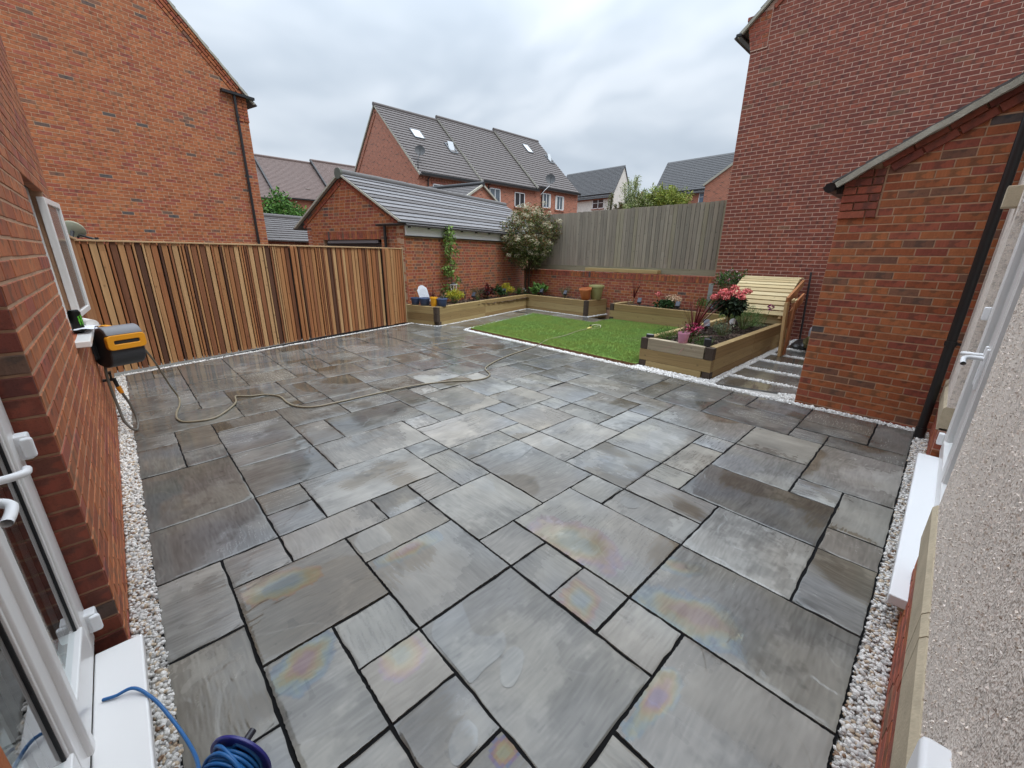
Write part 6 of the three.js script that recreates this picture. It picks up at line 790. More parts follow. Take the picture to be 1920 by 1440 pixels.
// ---------------------------------------------------------------- odds and ends on the window sill
{
  const can = thing('drink_can', 'black drink can with green claw marks on the window sill', 'can', [-0.255, 1.046, -4.12]); const pr = [[0, 0], [0.024, 0], [0.0265, 0.006], [0.0328, 0.014], [0.0328, 0.142], [0.026, 0.154], [0.0265, 0.158], [0.024, 0.158], [0.0235, 0.153], [0, 0.153]].map(a => new THREE.Vector2(...a));
  mesh('can_body', new THREE.LatheGeometry(pr, 28), std([0.012, 0.013, 0.012], 0.28, { metalness: 0.4 }), can); mesh('can_lid', rod(V(0, 0.153, 0), V(0, 0.1545, 0), 0.0238, 0.0238, 24), std([0.6, 0.6, 0.6], 0.3, { metalness: 1 }), can);
  const claw = (dz, top, h) => { const P = []; const n = 8; const I = []; for (let i = 0; i <= n; i++) { const t = i / n, y = top - h * t, w = 0.0042 * Math.sin(Math.PI * Math.min(1, 0.18 + t * 0.82)) + 0.0008 + 0.0012 * Math.sin(i * 2.3); for (const s of [-1, 1]) { const a = 0.55 + (dz + s * w + 0.0012 * Math.sin(i * 1.7)) / 0.033; P.push(Math.cos(a) * 0.0333, y, Math.sin(a) * 0.0333); } if (i < n) I.push(2 * i, 2 * i + 1, 2 * i + 2, 2 * i + 1, 2 * i + 3, 2 * i + 2); } const g = new THREE.BufferGeometry(); g.setAttribute('position', new THREE.Float32BufferAttribute(P, 3)); g.setIndex(I); g.computeVertexNormals(); return g; };
  for (const [z, t, h] of [[-0.015, 0.118, 0.07], [0, 0.125, 0.08], [0.015, 0.118, 0.068]]) mesh('claw_mark', claw(z, t, h), std([0.10, 0.42, 0.03], 0.4, { side: THREE.DoubleSide }), can);
  const tb = thing('paper_roll', 'white paper roll lying on the window sill beside the can', 'paper roll', [-0.255, 1.083, -4.42]); { const s = new THREE.Shape(); s.absarc(0, 0, 0.036, 0, 6.283); const hh = new THREE.Path(); hh.absarc(0, 0, 0.016, 0, 6.283, true); s.holes.push(hh); const g = new THREE.ExtrudeGeometry(s, { depth: 0.2, bevelEnabled: false, curveSegments: 18 }); g.rotateY(0.35); mesh('roll', g, std([0.78, 0.76, 0.72], 0.9), tb); }
  const pp = thing('paper_sheets', 'crumpled white papers lying on the window sill', 'paper', [-0.225, 1.05, -4.25]); const R = rng(3); for (let i = 0; i < 3; i++) { const g = new THREE.PlaneGeometry(0.1, 0.2, 5, 8); g.rotateX(-Math.PI / 2); const p = g.attributes.position; for (let k = 0; k < p.count; k++) p.setY(k, 0.006 + i * 0.006 + 0.022 * fb(p.getX(k) * 14 + i * 3, p.getZ(k) * 12, i, 2)); g.rotateY((R() - 0.5) * 0.7); g.translate(0, 0, i * 0.06); g.computeVertexNormals(); mesh('sheet', g, std([0.72, 0.74, 0.80], 0.85, { side: THREE.DoubleSide }), pp); }
  const cl = thing('dark_cloth', 'small dark cloth behind the can on the window sill', 'cloth', [-0.24, 1.05, -4.33]); const g = new THREE.SphereGeometry(0.05, 14, 10); { const p = g.attributes.position; for (let k = 0; k < p.count; k++) { const s = 0.6 + 0.7 * vn(p.getX(k) * 40 + 9, p.getZ(k) * 40 + p.getY(k) * 30 + 9, 4); p.setXYZ(k, p.getX(k) * s, Math.max(0, p.getY(k) * 0.7 * s + 0.012), p.getZ(k) * s * 1.4); } g.computeVertexNormals(); } mesh('cloth', g, std([0.03, 0.03, 0.04], 0.95), cl);
  const d = thing('satellite_dish', 'pale green satellite dish peeping over the left end of the cedar fence', 'satellite dish', [-0.27, 1.84, -8.0]); dish(d, V(0, 0, 0), 0.12, 2.7, 1.0, std([0.55, 0.57, 0.44], 0.6)); mesh('arm', rod(V(0.04, -0.05, 0.0), V(0.22, -0.12, 0.02), 0.014), M.rubber, d); mesh('pole', rod(V(0.2, -1.9, 0.02), V(0.2, -0.08, 0.02), 0.02), M.rubber, d); d.scale.setScalar(1.0);
}
// ---------------------------------------------------------------- plants
const leafMat = new THREE.MeshPhysicalMaterial({ color: 0xffffff, vertexColors: true, roughness: 0.55, side: THREE.DoubleSide, transmission: 0.25, thickness: 0, ior: 1.2 }); const petalMat = new THREE.MeshStandardMaterial({ color: 0xffffff, vertexColors: true, roughness: 0.7, side: THREE.DoubleSide });
const stemMat = std([0.16, 0.10, 0.055], 0.85), greenStem = std([0.10, 0.14, 0.04], 0.7);
class Leaves {
  constructor() { this.P = []; this.C = []; this.N = 0; }
  // pointed leaf: base p, along d, width w, face normal n
  leaf(p, d, n, l, w, c, fold = 0.25, droop = 0.15) {
    const s = d.clone().cross(n).normalize(), nn = s.clone().cross(d).normalize(), at = (a, b, k) => [p.x + d.x * a + s.x * b + nn.x * k, p.y + d.y * a + s.y * b + nn.y * k, p.z + d.z * a + s.z * b + nn.z * k];
    const b0 = at(0, 0, 0), m = at(l * 0.5, 0, -w * fold), L = at(l * 0.42, -w / 2, 0), R = at(l * 0.42, w / 2, 0), t = at(l, 0, -l * droop);
    for (const tri of [[b0, L, m], [b0, m, R], [L, t, m], [m, t, R]]) for (const q of tri) { this.P.push(...q); this.C.push(...c); }
  }
  blade(pts, w, c) { for (let i = 0; i < pts.length - 1; i++) { const a = pts[i], b = pts[i + 1], d = b.clone().sub(a).normalize(), s = d.clone().cross(V(0.2, 1, 0.31)).normalize(), wa = w * (1 - i / (pts.length - 1)) + 0.001, wb = w * (1 - (i + 1) / (pts.length - 1)) + 0.001; const A = a.clone().addScaledVector(s, wa / 2), A2 = a.clone().addScaledVector(s, -wa / 2), Bq = b.clone().addScaledVector(s, wb / 2), B2 = b.clone().addScaledVector(s, -wb / 2); for (const q of [A, A2, Bq, A2, B2, Bq]) { this.P.push(q.x, q.y, q.z); this.C.push(...c); } } }
  geo() { const g = new THREE.BufferGeometry(); g.setAttribute('position', new THREE.Float32BufferAttribute(this.P, 3)); g.setAttribute('color', new THREE.Float32BufferAttribute(this.C, 3)); g.computeVertexNormals(); return g; }
}
const rdir = (R, up = 0) => { const a = R() * 6.283, z = R() * 2 - 1, r = Math.sqrt(1 - z * z); return V(r * Math.cos(a), z + up, r * Math.sin(a)).normalize(); };
const tone = (R, cs) => { const c = cs[Math.floor(R() * cs.length)], k = 0.72 + 0.5 * R(); return [c[0] * k, c[1] * k, c[2] * k]; };
// bushy plant: leaves spread through several clumps
function bush(name, label, cat, pos, o) {
  const R = rng(o.seed), g = thing(name, label, cat, pos, 0, o.group), L = new Leaves(), stems = [], tips = [];
  for (let k = 0; k < o.clumps; k++) {
    const a = R() * 6.283, q = Math.sqrt(R()), h = o.h * (o.low ?? 0.25) + o.h * (1 - (o.low ?? 0.25)) * (0.35 + 0.65 * R()) * (1 - 0.45 * q * (o.dome ?? 1)), c = V(Math.cos(a) * q * o.r * 0.85, h, Math.sin(a) * q * o.r * 0.85); tips.push(c);
    stems.push(rod(V(c.x * 0.12, 0, c.z * 0.12), c, o.stem ?? 0.004, 0.0025, 5));
    const n = Math.round(o.leaves / o.clumps);
    for (let i = 0; i < n; i++) { const d = rdir(R, o.up ?? 0.25), p = c.clone().addScaledVector(rdir(R), (o.cr ?? 0.09) * Math.cbrt(R())); if (p.y < 0.005) p.y = 0.01; L.leaf(p, d, rdir(R, 0.8), o.l * (0.6 + 0.7 * R()), o.w * (0.7 + 0.5 * R()), tone(R, o.cols)); }
  }
  mesh('foliage', L.geo(), leafMat, g); mesh('stem', merge(stems.map(s => s)), o.stemMat ?? greenStem, g);
  if (o.flowers) { const F = new Leaves(); for (let k = 0; k < o.flowers; k++) { const c = o.headsAt ? V(...o.headsAt[k % o.headsAt.length]) : tips[k % tips.length].clone().add(V((R() - 0.5) * 0.06, 0.03 + R() * 0.05, (R() - 0.5) * 0.06)); const fc = o.headCols ? o.headCols[k % o.headCols.length] : o.fcols; for (let i = 0; i < (o.petals ?? 5); i++) { const p = c.clone().addScaledVector(rdir(R, 0.3), (o.fr ?? 0.012) * (0.7 + 0.3 * R())); F.leaf(p, rdir(R, 0.2), p.clone().sub(c).normalize(), o.fl ?? 0.016, o.fl ?? 0.016, tone(R, fc), 0.1, 0.05); } } mesh('flower', F.geo(), petalMat, g); }
  return g;
}
function spiky(name, label, cat, pos, o) {
  const R = rng(o.seed), g = thing(name, label, cat, pos, 0, o.group), L = new Leaves();
  for (let i = 0; i < o.n; i++) { const a = R() * 6.283, t = o.spread * Math.sqrt(R()), l = o.h * (0.6 + 0.5 * R()), pts = []; for (let k = 0; k <= 6; k++) { const f = k / 6, out = Math.sin(t) * l * f + o.droop * t * f * f * l, y = Math.cos(t) * l * f - o.droop * t * t * f * f * l * 0.9; pts.push(V(Math.cos(a) * out, Math.max(0.01, y + (o.stalk ?? 0)), Math.sin(a) * out)); } L.blade(pts, o.w * (0.7 + 0.5 * R()), tone(R, o.cols)); }
  mesh('foliage', L.geo(), leafMat, g); if (o.stalk) mesh('stem', rod(V(0, 0, 0), V(0, o.stalk, 0), 0.014, 0.01), stemMat, g); return g;
}
const GRN = [[0.075, 0.16, 0.03], [0.055, 0.125, 0.025], [0.10, 0.20, 0.04]], DKG = [[0.03, 0.07, 0.022], [0.04, 0.09, 0.028]], YEL = [[0.50, 0.46, 0.03], [0.36, 0.38, 0.04], [0.58, 0.52, 0.06]], RED = [[0.10, 0.018, 0.022], [0.07, 0.014, 0.02], [0.15, 0.03, 0.03]], GRY = [[0.11, 0.15, 0.08], [0.14, 0.17, 0.10]], PNK = [[0.62, 0.12, 0.12], [0.50, 0.075, 0.085], [0.66, 0.2, 0.17]], CRM = [[0.62, 0.42, 0.26], [0.55, 0.30, 0.18], [0.66, 0.5, 0.34]];
const S0 = 0.355;
bush('yellow_shrub', 'bright yellow-leaved shrub in the long bed below the hanging lantern', 'shrub', [6.45, S0, -8.98], { seed: 1, h: 0.36, r: 0.27, clumps: 26, leaves: 900, l: 0.05, w: 0.018, cr: 0.09, cols: [...YEL, [0.2, 0.28, 0.04]], up: 0.6 });
bush('orange_flower', 'small plant with peach-coloured blooms left of the yellow shrub', 'flower', [5.98, S0, -8.82], { seed: 2, h: 0.34, r: 0.1, clumps: 7, leaves: 90, l: 0.05, w: 0.02, cols: DKG, flowers: 4, petals: 14, fr: 0.02, fl: 0.022, fcols: [[0.7, 0.25, 0.1], [0.75, 0.42, 0.25]] });
spiky('cordyline', 'dark red spiky cordyline behind the yellow pot', 'cordyline', [5.75, S0, -9.0], { seed: 3, n: 20, spread: 0.55, h: 0.42, droop: 0.25, w: 0.02, stalk: 0.12, cols: RED });
bush('dark_shrub', 'dark twiggy low plant behind the right blue pot', 'shrub', [5.95, S0, -9.15], { seed: 4, h: 0.3, r: 0.2, clumps: 12, leaves: 180, l: 0.03, w: 0.012, cols: [[0.06, 0.045, 0.03], [0.04, 0.05, 0.025]] });
bush('conifer_shrub', 'dark green upright shrub right of the bright yellow one', 'shrub', [7.42, S0, -9.24], { seed: 5, h: 0.4, r: 0.22, clumps: 22, leaves: 700, l: 0.045, w: 0.009, cols: [[0.045, 0.08, 0.045], [0.07, 0.10, 0.05], [0.13, 0.09, 0.05]], up: 0.9 });
spiky('salvia', 'thin purple flower spike against the garage wall', 'flower', [7.2, S0, -9.55], { seed: 6, n: 7, spread: 0.3, h: 0.6, droop: 0.05, w: 0.02, cols: [[0.05, 0.03, 0.07], [0.07, 0.07, 0.05]] });
bush('heuchera', 'dark plant with wine-red leaves behind the solar spotlights', 'shrub', [8.05, S0, -9.55], { seed: 7, h: 0.34, r: 0.28, clumps: 18, leaves: 380, l: 0.08, w: 0.055, cols: [...RED, [0.03, 0.045, 0.03], [0.22, 0.03, 0.03]], up: 0.3 });
bush('dark_leaf_plant', 'glossy dark green leafy plant between the heuchera and the yellow flowers', 'shrub', [8.5, S0, -9.6], { seed: 8, h: 0.28, r: 0.22, clumps: 14, leaves: 260, l: 0.09, w: 0.05, cols: DKG });
bush('yellow_flower_plant', 'yellow-green plant with small red buds near the tree', 'shrub', [8.98, S0, -9.68], { seed: 9, h: 0.38, r: 0.22, clumps: 18, leaves: 520, l: 0.045, w: 0.02, cols: YEL, up: 0.5, flowers: 4, petals: 8, fl: 0.02, fcols: [[0.5, 0.05, 0.03]] });
spiky('fern', 'green fern left of the tree trunk', 'fern', [9.55, S0, -9.75], { seed: 10, n: 70, spread: 1.0, h: 0.36, droop: 0.4, w: 0.03, cols: GRN });
bush('white_bedding', 'low plants with tiny white flowers at the foot of the tree', 'flower', [9.95, S0, -9.72], { seed: 11, h: 0.14, r: 0.3, clumps: 16, leaves: 200, l: 0.04, w: 0.02, cols: DKG, flowers: 16, petals: 6, fl: 0.02, fcols: [[0.7, 0.7, 0.68]] });
bush('hosta', 'broad-leaved light green hosta in the back corner', 'hosta', [9.95, S0, -9.15], { seed: 12, h: 0.36, r: 0.28, clumps: 18, leaves: 190, l: 0.15, w: 0.085, cols: [[0.11, 0.22, 0.045], [0.15, 0.26, 0.07]], up: 0.5, cr: 0.07 });
bush('silver_shrub', 'wispy grey-green shrub against the retaining wall', 'shrub', [10.0, S0, -8.15], { seed: 13, h: 0.36, r: 0.24, clumps: 20, leaves: 420, l: 0.04, w: 0.008, cols: GRY, up: 0.8 });
spiky('cordyline', 'red cordyline beside the terracotta pot', 'cordyline', [9.95, S0, -7.4], { seed: 14, n: 18, spread: 0.5, h: 0.5, droop: 0.2, w: 0.022, stalk: 0.14, cols: RED });
spiky('dry_grass', 'arching pale dry leaves left of the terracotta pot', 'plant', [9.72, S0, -7.45], { seed: 15, n: 14, spread: 1.3, h: 0.36, droop: 0.8, w: 0.018, cols: [[0.28, 0.2, 0.13], [0.2, 0.1, 0.08]] });
spiky('cordyline', 'tall red cordyline at the left end of the bed below the fence', 'cordyline', [9.75, S0, -5.62], { seed: 16, n: 20, spread: 0.55, h: 0.5, droop: 0.25, w: 0.022, stalk: 0.2, cols: RED });
spiky('dry_grass', 'arching pale dry leaves at the foot of the tall cordyline', 'plant', [9.7, S0, -5.75], { seed: 17, n: 14, spread: 1.35, h: 0.34, droop: 0.8, w: 0.018, cols: [[0.34, 0.25, 0.2], [0.2, 0.1, 0.08]] });
bush('hydrangea', 'low hydrangea with one pink and several peach flower heads', 'hydrangea', [9.85, S0, -4.72], { seed: 18, h: 0.24, r: 0.3, clumps: 20, leaves: 300, l: 0.085, w: 0.055, cols: DKG, flowers: 6, petals: 90, fr: 0.075, fl: 0.03, headsAt: [[-0.06, 0.33, -0.24], [-0.05, 0.27, 0.02], [-0.02, 0.29, 0.12], [0.0, 0.27, 0.22], [-0.08, 0.24, 0.16], [-0.1, 0.24, 0.3]], headCols: [PNK, CRM, CRM, CRM, CRM, CRM] });
bush('green_shrub', 'fresh green shrub at the right end of the bed below the fence', 'shrub', [9.85, S0, -3.72], { seed: 19, h: 0.42, r: 0.3, clumps: 26, leaves: 650, l: 0.05, w: 0.02, cols: GRN, up: 0.5 });
bush('rose_shrub', 'tall shrub with small pink blossoms behind the standard hydrangea', 'shrub', [9.75, S0, -3.32], { seed: 20, h: 1.02, r: 0.34, clumps: 34, leaves: 900, l: 0.06, w: 0.026, low: 0.5, dome: 0.5, cols: [...GRN, ...DKG, [0.2, 0.22, 0.16]], flowers: 30, petals: 8, fr: 0.018, fl: 0.026, fcols: [[0.62, 0.22, 0.28], [0.7, 0.5, 0.5]] });
{ // standard hydrangea
  const R = rng(44), g = thing('standard_hydrangea', 'standard hydrangea with coral-pink flower heads on a single stem', 'hydrangea', [7.54, S0, -2.5]), L = new Leaves(), F = new Leaves();
  for (let i = 0; i < 520; i++) { const d = rdir(R), q = Math.cbrt(R()), p = V(d.x * 0.21 * q, 0.49 + d.y * 0.17 * q, d.z * 0.22 * q); L.leaf(p, rdir(R, -0.35).add(V(d.x, 0, d.z)).normalize(), rdir(R, 1), 0.10 * (0.6 + 0.6 * R()), 0.062, tone(R, [[0.03, 0.05, 0.025], [0.04, 0.065, 0.03], [0.02, 0.035, 0.02]])); }
  for (const [x, y, z] of [[-0.05, 0.72, -0.16], [0.1, 0.74, -0.02], [-0.13, 0.68, 0.02], [0.02, 0.73, 0.14], [-0.1, 0.66, 0.2], [-0.18, 0.60, -0.04], [-0.12, 0.62, -0.3], [0.12, 0.7, 0.22], [-0.16, 0.66, -0.14]]) { const c = V(x * 0.9, 0.5 + (y - 0.5) * (0.7 + 0.35 * R()), z * 0.8); for (let i = 0; i < 150; i++) { const d = rdir(R, 0.3), p = c.clone().add(V(d.x * 0.07, d.y * 0.045, d.z * 0.07)); F.leaf(p, rdir(R, 0), d, 0.026, 0.026, tone(R, PNK), 0.05, 0.02); } }
  mesh('foliage', L.geo(), leafMat, g); mesh('flower_head', F.geo(), petalMat, g); mesh('stem', tube([V(0, 0, 0), V(0.01, 0.15, 0.005), V(-0.005, 0.3, 0), V(0, 0.48, 0)], 0.013), std([0.24, 0.15, 0.08], 0.9), g); mesh('cane', merge([rod(V(0.03, 0, 0.02), V(0.01, 0.42, 0.0), 0.005), rod(V(-0.03, 0, -0.05), V(0.0, 0.4, -0.01), 0.005)]), std([0.5, 0.24, 0.16], 0.7), g);
  mesh('white_tag', box(0.0, 0.2, 0.1, 0.01, 0.09, 0.02), M.white, g);
}
bush('fennel', 'feathery green plant right of the standard hydrangea', 'plant', [8.1, S0, -2.42], { seed: 22, h: 0.42, r: 0.32, clumps: 40, leaves: 1500, l: 0.05, w: 0.006, cr: 0.11, cols: [[0.12, 0.2, 0.06], [0.09, 0.16, 0.05]], up: 0.9 });
spiky('trailing_grass', 'long green stems leaning over the soil towards the lounger', 'plant', [8.5, S0, -2.4], { seed: 23, n: 60, spread: 1.25, h: 0.42, droop: 0.4, w: 0.012, cols: [[0.11, 0.19, 0.05], [0.16, 0.22, 0.08]] });
{ const R = rng(3), g = thing('magenta_flower', 'single magenta bloom on a thin stalk near the wooden posts', 'flower', [8.42, S0, -2.12]), F = new Leaves(); for (let i = 0; i < 40; i++) { const d = rdir(R, 0.2); F.leaf(V(0, 0.40, 0).addScaledVector(d, 0.03), d, rdir(R, 1), 0.035, 0.03, tone(R, [[0.36, 0.02, 0.2], [0.28, 0.015, 0.16]])); } mesh('flower', F.geo(), petalMat, g); mesh('stem', tube([V(-0.1, 0, -0.06), V(-0.05, 0.25, -0.02), V(0, 0.39, 0)], 0.004), greenStem, g); }
spiky('cordyline', 'large wine-red cordyline with arching leaves in the nearest bed', 'cordyline', [6.42, S0, -2.62], { seed: 24, n: 38, spread: 0.6, h: 0.68, droop: 0.2, w: 0.028, stalk: 0.1, cols: [...RED, [0.2, 0.06, 0.05]] });
spiky('dry_grass', 'arching mauve and straw-coloured leaves around the pink pot', 'plant', [6.36, S0, -2.6], { seed: 25, n: 48, spread: 1.4, h: 0.62, droop: 0.75, w: 0.02, cols: [[0.26, 0.13, 0.12], [0.4, 0.3, 0.24], [0.16, 0.05, 0.05]] });
bush('fuchsia', 'dark foliage with magenta flowers behind the pink pot', 'flower', [6.12, S0, -2.52], { seed: 26, h: 0.3, r: 0.16, clumps: 12, leaves: 160, l: 0.05, w: 0.022, cols: [...DKG, ...RED], flowers: 10, petals: 16, fr: 0.028, fl: 0.03, fcols: [[0.34, 0.02, 0.09], [0.45, 0.04, 0.12]] });
bush('heather_mound', 'small green mound in the left front corner of the nearest bed', 'plant', [6.0, S0, -2.84], { seed: 27, h: 0.2, r: 0.17, clumps: 20, leaves: 700, l: 0.04, w: 0.007, cols: GRN, up: 0.8 });
bush('heather_mound', 'small green mound right of the pink pot', 'plant', [5.93, S0, -2.25], { seed: 28, h: 0.13, r: 0.15, clumps: 18, leaves: 500, l: 0.035, w: 0.007, cols: [[0.06, 0.12, 0.025], [0.05, 0.1, 0.02]], up: 0.8 });
bush('silver_shrub', 'pale green small-leaved bush beside the front solar light of the nearest bed', 'shrub', [7.02, S0, -2.4], { seed: 29, h: 0.26, r: 0.2, clumps: 22, leaves: 420, l: 0.028, w: 0.014, cols: GRY, flowers: 5, petals: 5, fl: 0.014, fcols: [[0.7, 0.68, 0.5]] });
bush('cream_flower_plant', 'low plant with cream and yellow flowers between the two beds on the right', 'flower', [8.9, S0, -2.9], { seed: 30, h: 0.3, r: 0.25, clumps: 18, leaves: 300, l: 0.05, w: 0.02, cols: GRN, flowers: 14, petals: 7, fr: 0.02, fl: 0.024, fcols: [[0.62, 0.58, 0.32], [0.6, 0.5, 0.1]] });
// trees
function tree(name, label, pos, o) {
  const R = rng(o.seed), g = thing(name, label, 'tree', pos), L = new Leaves(), F = new Leaves(), wood = [], ends = [];
  const grow = (p, d, len, r, lv) => { const q = p.clone().addScaledVector(d, len); const mid = p.clone().lerp(q, 0.5).add(V((R() - 0.5) * len * 0.12, 0, (R() - 0.5) * len * 0.12)); wood.push(rod(p, mid, r, r * 0.85, 7), rod(mid, q, r * 0.85, r * 0.68, 7)); if (lv === 0) { ends.push(q, mid); return; } const n = 2 + (R() < 0.6 ? 1 : 0); for (let i = 0; i < n; i++) grow(q, d.clone().addScaledVector(rdir(R, 0.35), o.spread ?? 0.75).normalize(), len * (0.62 + 0.25 * R()), r * 0.66, lv - 1); if (lv < 2) ends.push(q); };
  for (let k = 0; k < (o.trunks ?? 1); k++) grow(V((R() - 0.5) * 0.1 * (o.trunks - 1 || 0), 0, (R() - 0.5) * 0.1 * (o.trunks - 1 || 0)), V((R() - 0.5) * 0.3, 1, (R() - 0.5) * 0.3).normalize(), o.trunk, o.tr, o.levels);
  // crown envelope: uneven ellipsoid of clumps
  for (let k = 0; k < o.clumps; k++) { const d = rdir(R), q = Math.cbrt(0.12 + 0.88 * R()), bump = 0.8 + 0.4 * vn(d.x * 2 + 5, d.y * 2 + d.z * 2 + 5, o.seed); ends.push(V(d.x * o.r[0] * q * bump, o.cy + d.y * o.r[1] * q * bump, d.z * o.r[2] * q * bump)); }
  for (const e of ends) { const n = o.per; for (let i = 0; i < n; i++) { const p = e.clone().addScaledVector(rdir(R), o.cr * Math.cbrt(R())); L.leaf(p, rdir(R, o.up ?? 0.1), rdir(R, 0.9), o.l * (0.6 + 0.6 * R()), o.w * (0.7 + 0.5 * R()), tone(R, R() < (o.tipShare ?? 0) && e.y > o.cy - 0.3 ? o.tips : o.cols)); } if (o.bloom && R() < o.bloom && e.y > o.cy - o.r[1] * 0.75) { const c = e.clone().multiplyScalar(1).add(V(0, o.cr * 0.6, 0)), out = V(c.x, (c.y - o.cy) * 0.8 + 0.1, c.z).normalize(); c.addScaledVector(out, o.cr * 0.5); for (let i = 0; i < 60; i++) { const dd = rdir(R, 0.2); F.leaf(c.clone().add(V(dd.x * 0.085, dd.y * 0.05, dd.z * 0.085)), rdir(R, 0.2), dd, 0.022, 0.02, tone(R, [[0.58, 0.52, 0.36], [0.5, 0.42, 0.27], [0.64, 0.6, 0.46]]), 0.1, 0.05); } } }
  mesh('crown', L.geo(), leafMat, g); mesh('trunk', merge(wood), std([0.09, 0.065, 0.045], 0.9, { map: T.soil }), g); if (o.bloom) mesh('blossom', F.geo(), petalMat, g); return g;
}
tree('blossom_tree', 'small rounded tree with cream blossom clusters in the back corner by the grey fence', [10.0, 0.34, -9.75], { seed: 5, trunks: 3, trunk: 0.75, tr: 0.03, levels: 2, cy: 1.82, r: [0.95, 0.92, 1.0], clumps: 300, per: 36, cr: 0.17, l: 0.085, w: 0.03, cols: [[0.09, 0.13, 0.035], [0.14, 0.17, 0.055], [0.19, 0.21, 0.075], [0.06, 0.09, 0.03]], tips: [[0.26, 0.13, 0.06], [0.22, 0.10, 0.05], [0.27, 0.2, 0.09]], tipShare: 0.34, bloom: 0.5, up: 0.35 });
{ // young climbing sapling against the garage wall
  const R = rng(61), g = thing('sapling', 'slender leafy sapling trained up the garage wall behind the yellow shrub', 'sapling', [6.52, S0, -9.26]), L = new Leaves(); mesh('stem', merge([tube([V(0, 0, 0), V(0.02, 0.6, 0), V(-0.01, 1.2, 0.01), V(0.01, 1.82, 0)], 0.009), rod(V(0.03, 0, 0.02), V(0.03, 1.5, 0.02), 0.008), tube([V(0.01, 0.9, 0), V(0.12, 1.05, -0.02), V(0.25, 1.25, -0.04)], 0.005), tube([V(0.01, 0.45, 0), V(0.15, 0.55, -0.02), V(0.3, 0.62, -0.04)], 0.004)]), stemMat, g);
  for (const [x, y, r, n] of [[-0.02, 1.86, 0.1, 30], [-0.05, 1.72, 0.15, 55], [0.07, 1.6, 0.14, 46], [-0.06, 1.45, 0.13, 40], [-0.06, 1.25, 0.12, 34], [0.05, 1.1, 0.12, 36], [0.14, 0.98, 0.12, 26], [0.24, 1.3, 0.12, 28], [-0.1, 0.85, 0.15, 60], [0, 0.78, 0.13, 46], [0.05, 1.35, 0.1, 24], [-0.07, 0.35, 0.16, 50], [0.28, 0.56, 0.11, 26], [0.15, 0.15, 0.12, 30], [0.02, 0.5, 0.08, 14]]) for (let i = 0; i < n; i++) { const p = V(x, y, -x * 0.26).add(rdir(R).multiplyScalar(r * Math.cbrt(R()))); L.leaf(p, rdir(R, -0.2), rdir(R, 0.8), 0.095 * (0.6 + 0.6 * R()), 0.058, tone(R, [[0.2, 0.31, 0.075], [0.14, 0.24, 0.055], [0.28, 0.39, 0.13]])); } mesh('foliage', L.geo(), leafMat, g);
}
tree('bright_green_tree', 'bright green leafy tree between the tall gable and the brown roofs', [5.6, 0, -20], { seed: 9, trunk: 1.4, tr: 0.09, levels: 2, cy: 2.75, r: [1.05, 1.15, 1.0], clumps: 120, per: 40, cr: 0.3, l: 0.17, w: 0.08, cols: [[0.07, 0.16, 0.03], [0.10, 0.22, 0.04], [0.14, 0.28, 0.06], [0.045, 0.1, 0.025]] });
function wispy(name, label, pos, o) { const R = rng(o.seed), g = thing(name, label, 'tree', pos), L = new Leaves(), W = []; for (let k = 0; k < o.canes; k++) { const a = R() * 6.283, q = Math.sqrt(R()) * o.r, h = o.h * ((o.mn ?? 0.8) + (1 - (o.mn ?? 0.8)) * R()) * (1 - 0.1 * q / o.r), lean = o.lean ?? 0.25, P = [0, 0.35, 0.7, 1].map(f => V(Math.cos(a) * q * (0.3 + f * 0.7) + lean * f * f * (R() - 0.5), h * f, Math.sin(a) * q * (0.3 + f * 0.7))); W.push(tube(P, o.cane ?? 0.01, 10, 5)); const c = new THREE.CatmullRomCurve3(P); for (let i = 0; i < o.per; i++) { const f = o.from + (1 - o.from) * R(), p = c.getPoint(f).add(rdir(R).multiplyScalar((o.sp ?? 0.16) * (1.25 - f) * R())); L.leaf(p, rdir(R, o.up ?? -0.1), rdir(R, 0.6), o.l * (0.6 + 0.6 * R()), o.w, tone(R, o.cols)); } } mesh('foliage', L.geo(), leafMat, g); mesh('cane', merge(W), greenStem, g); return g; }
wispy('feathery_tree', 'thin feathery pale green young tree beyond the grey fence', [13, 0.8, -7.95], { seed: 3, canes: 9, r: 0.3, h: 3.5, mn: 0.75, per: 330, from: 0.55, l: 0.1, w: 0.02, sp: 0.5, cols: [[0.36, 0.4, 0.2], [0.44, 0.47, 0.27], [0.28, 0.33, 0.14]] });
wispy('bamboo', 'clump of yellow-green bamboo beyond the grey fence', [13, 0.8, -6.75], { seed: 4, canes: 60, r: 0.7, h: 3.1, mn: 0.86, per: 150, from: 0.62, l: 0.14, w: 0.03, sp: 0.26, cols: [[0.32, 0.37, 0.08], [0.42, 0.45, 0.11], [0.22, 0.3, 0.06]] });
wispy('variegated_bush', 'cream variegated bush just above the grey fence left of the bamboo', [12.6, 0.8, -7.25], { seed: 6, canes: 44, r: 0.65, h: 2.85, mn: 0.88, per: 110, from: 0.7, l: 0.11, w: 0.03, sp: 0.2, cols: [[0.4, 0.4, 0.22], [0.3, 0.33, 0.12], [0.2, 0.26, 0.07]] });
wispy('green_bush', 'green bush below the feathery young tree beyond the fence', [13.2, 0.8, -7.75], { seed: 7, canes: 40, r: 0.6, h: 2.95, mn: 0.88, per: 110, from: 0.7, l: 0.11, w: 0.03, sp: 0.2, cols: [[0.12, 0.18, 0.05], [0.16, 0.24, 0.07]] });
wispy('russet_bush', 'russet-brown bush peeping over the fence in front of the pale house', [12.8, 0.8, -8.15], { seed: 8, canes: 30, r: 0.32, h: 2.62, mn: 0.88, per: 110, from: 0.7, l: 0.08, w: 0.03, sp: 0.2, cols: [[0.17, 0.09, 0.04], [0.13, 0.1, 0.04], [0.1, 0.12, 0.04]] });
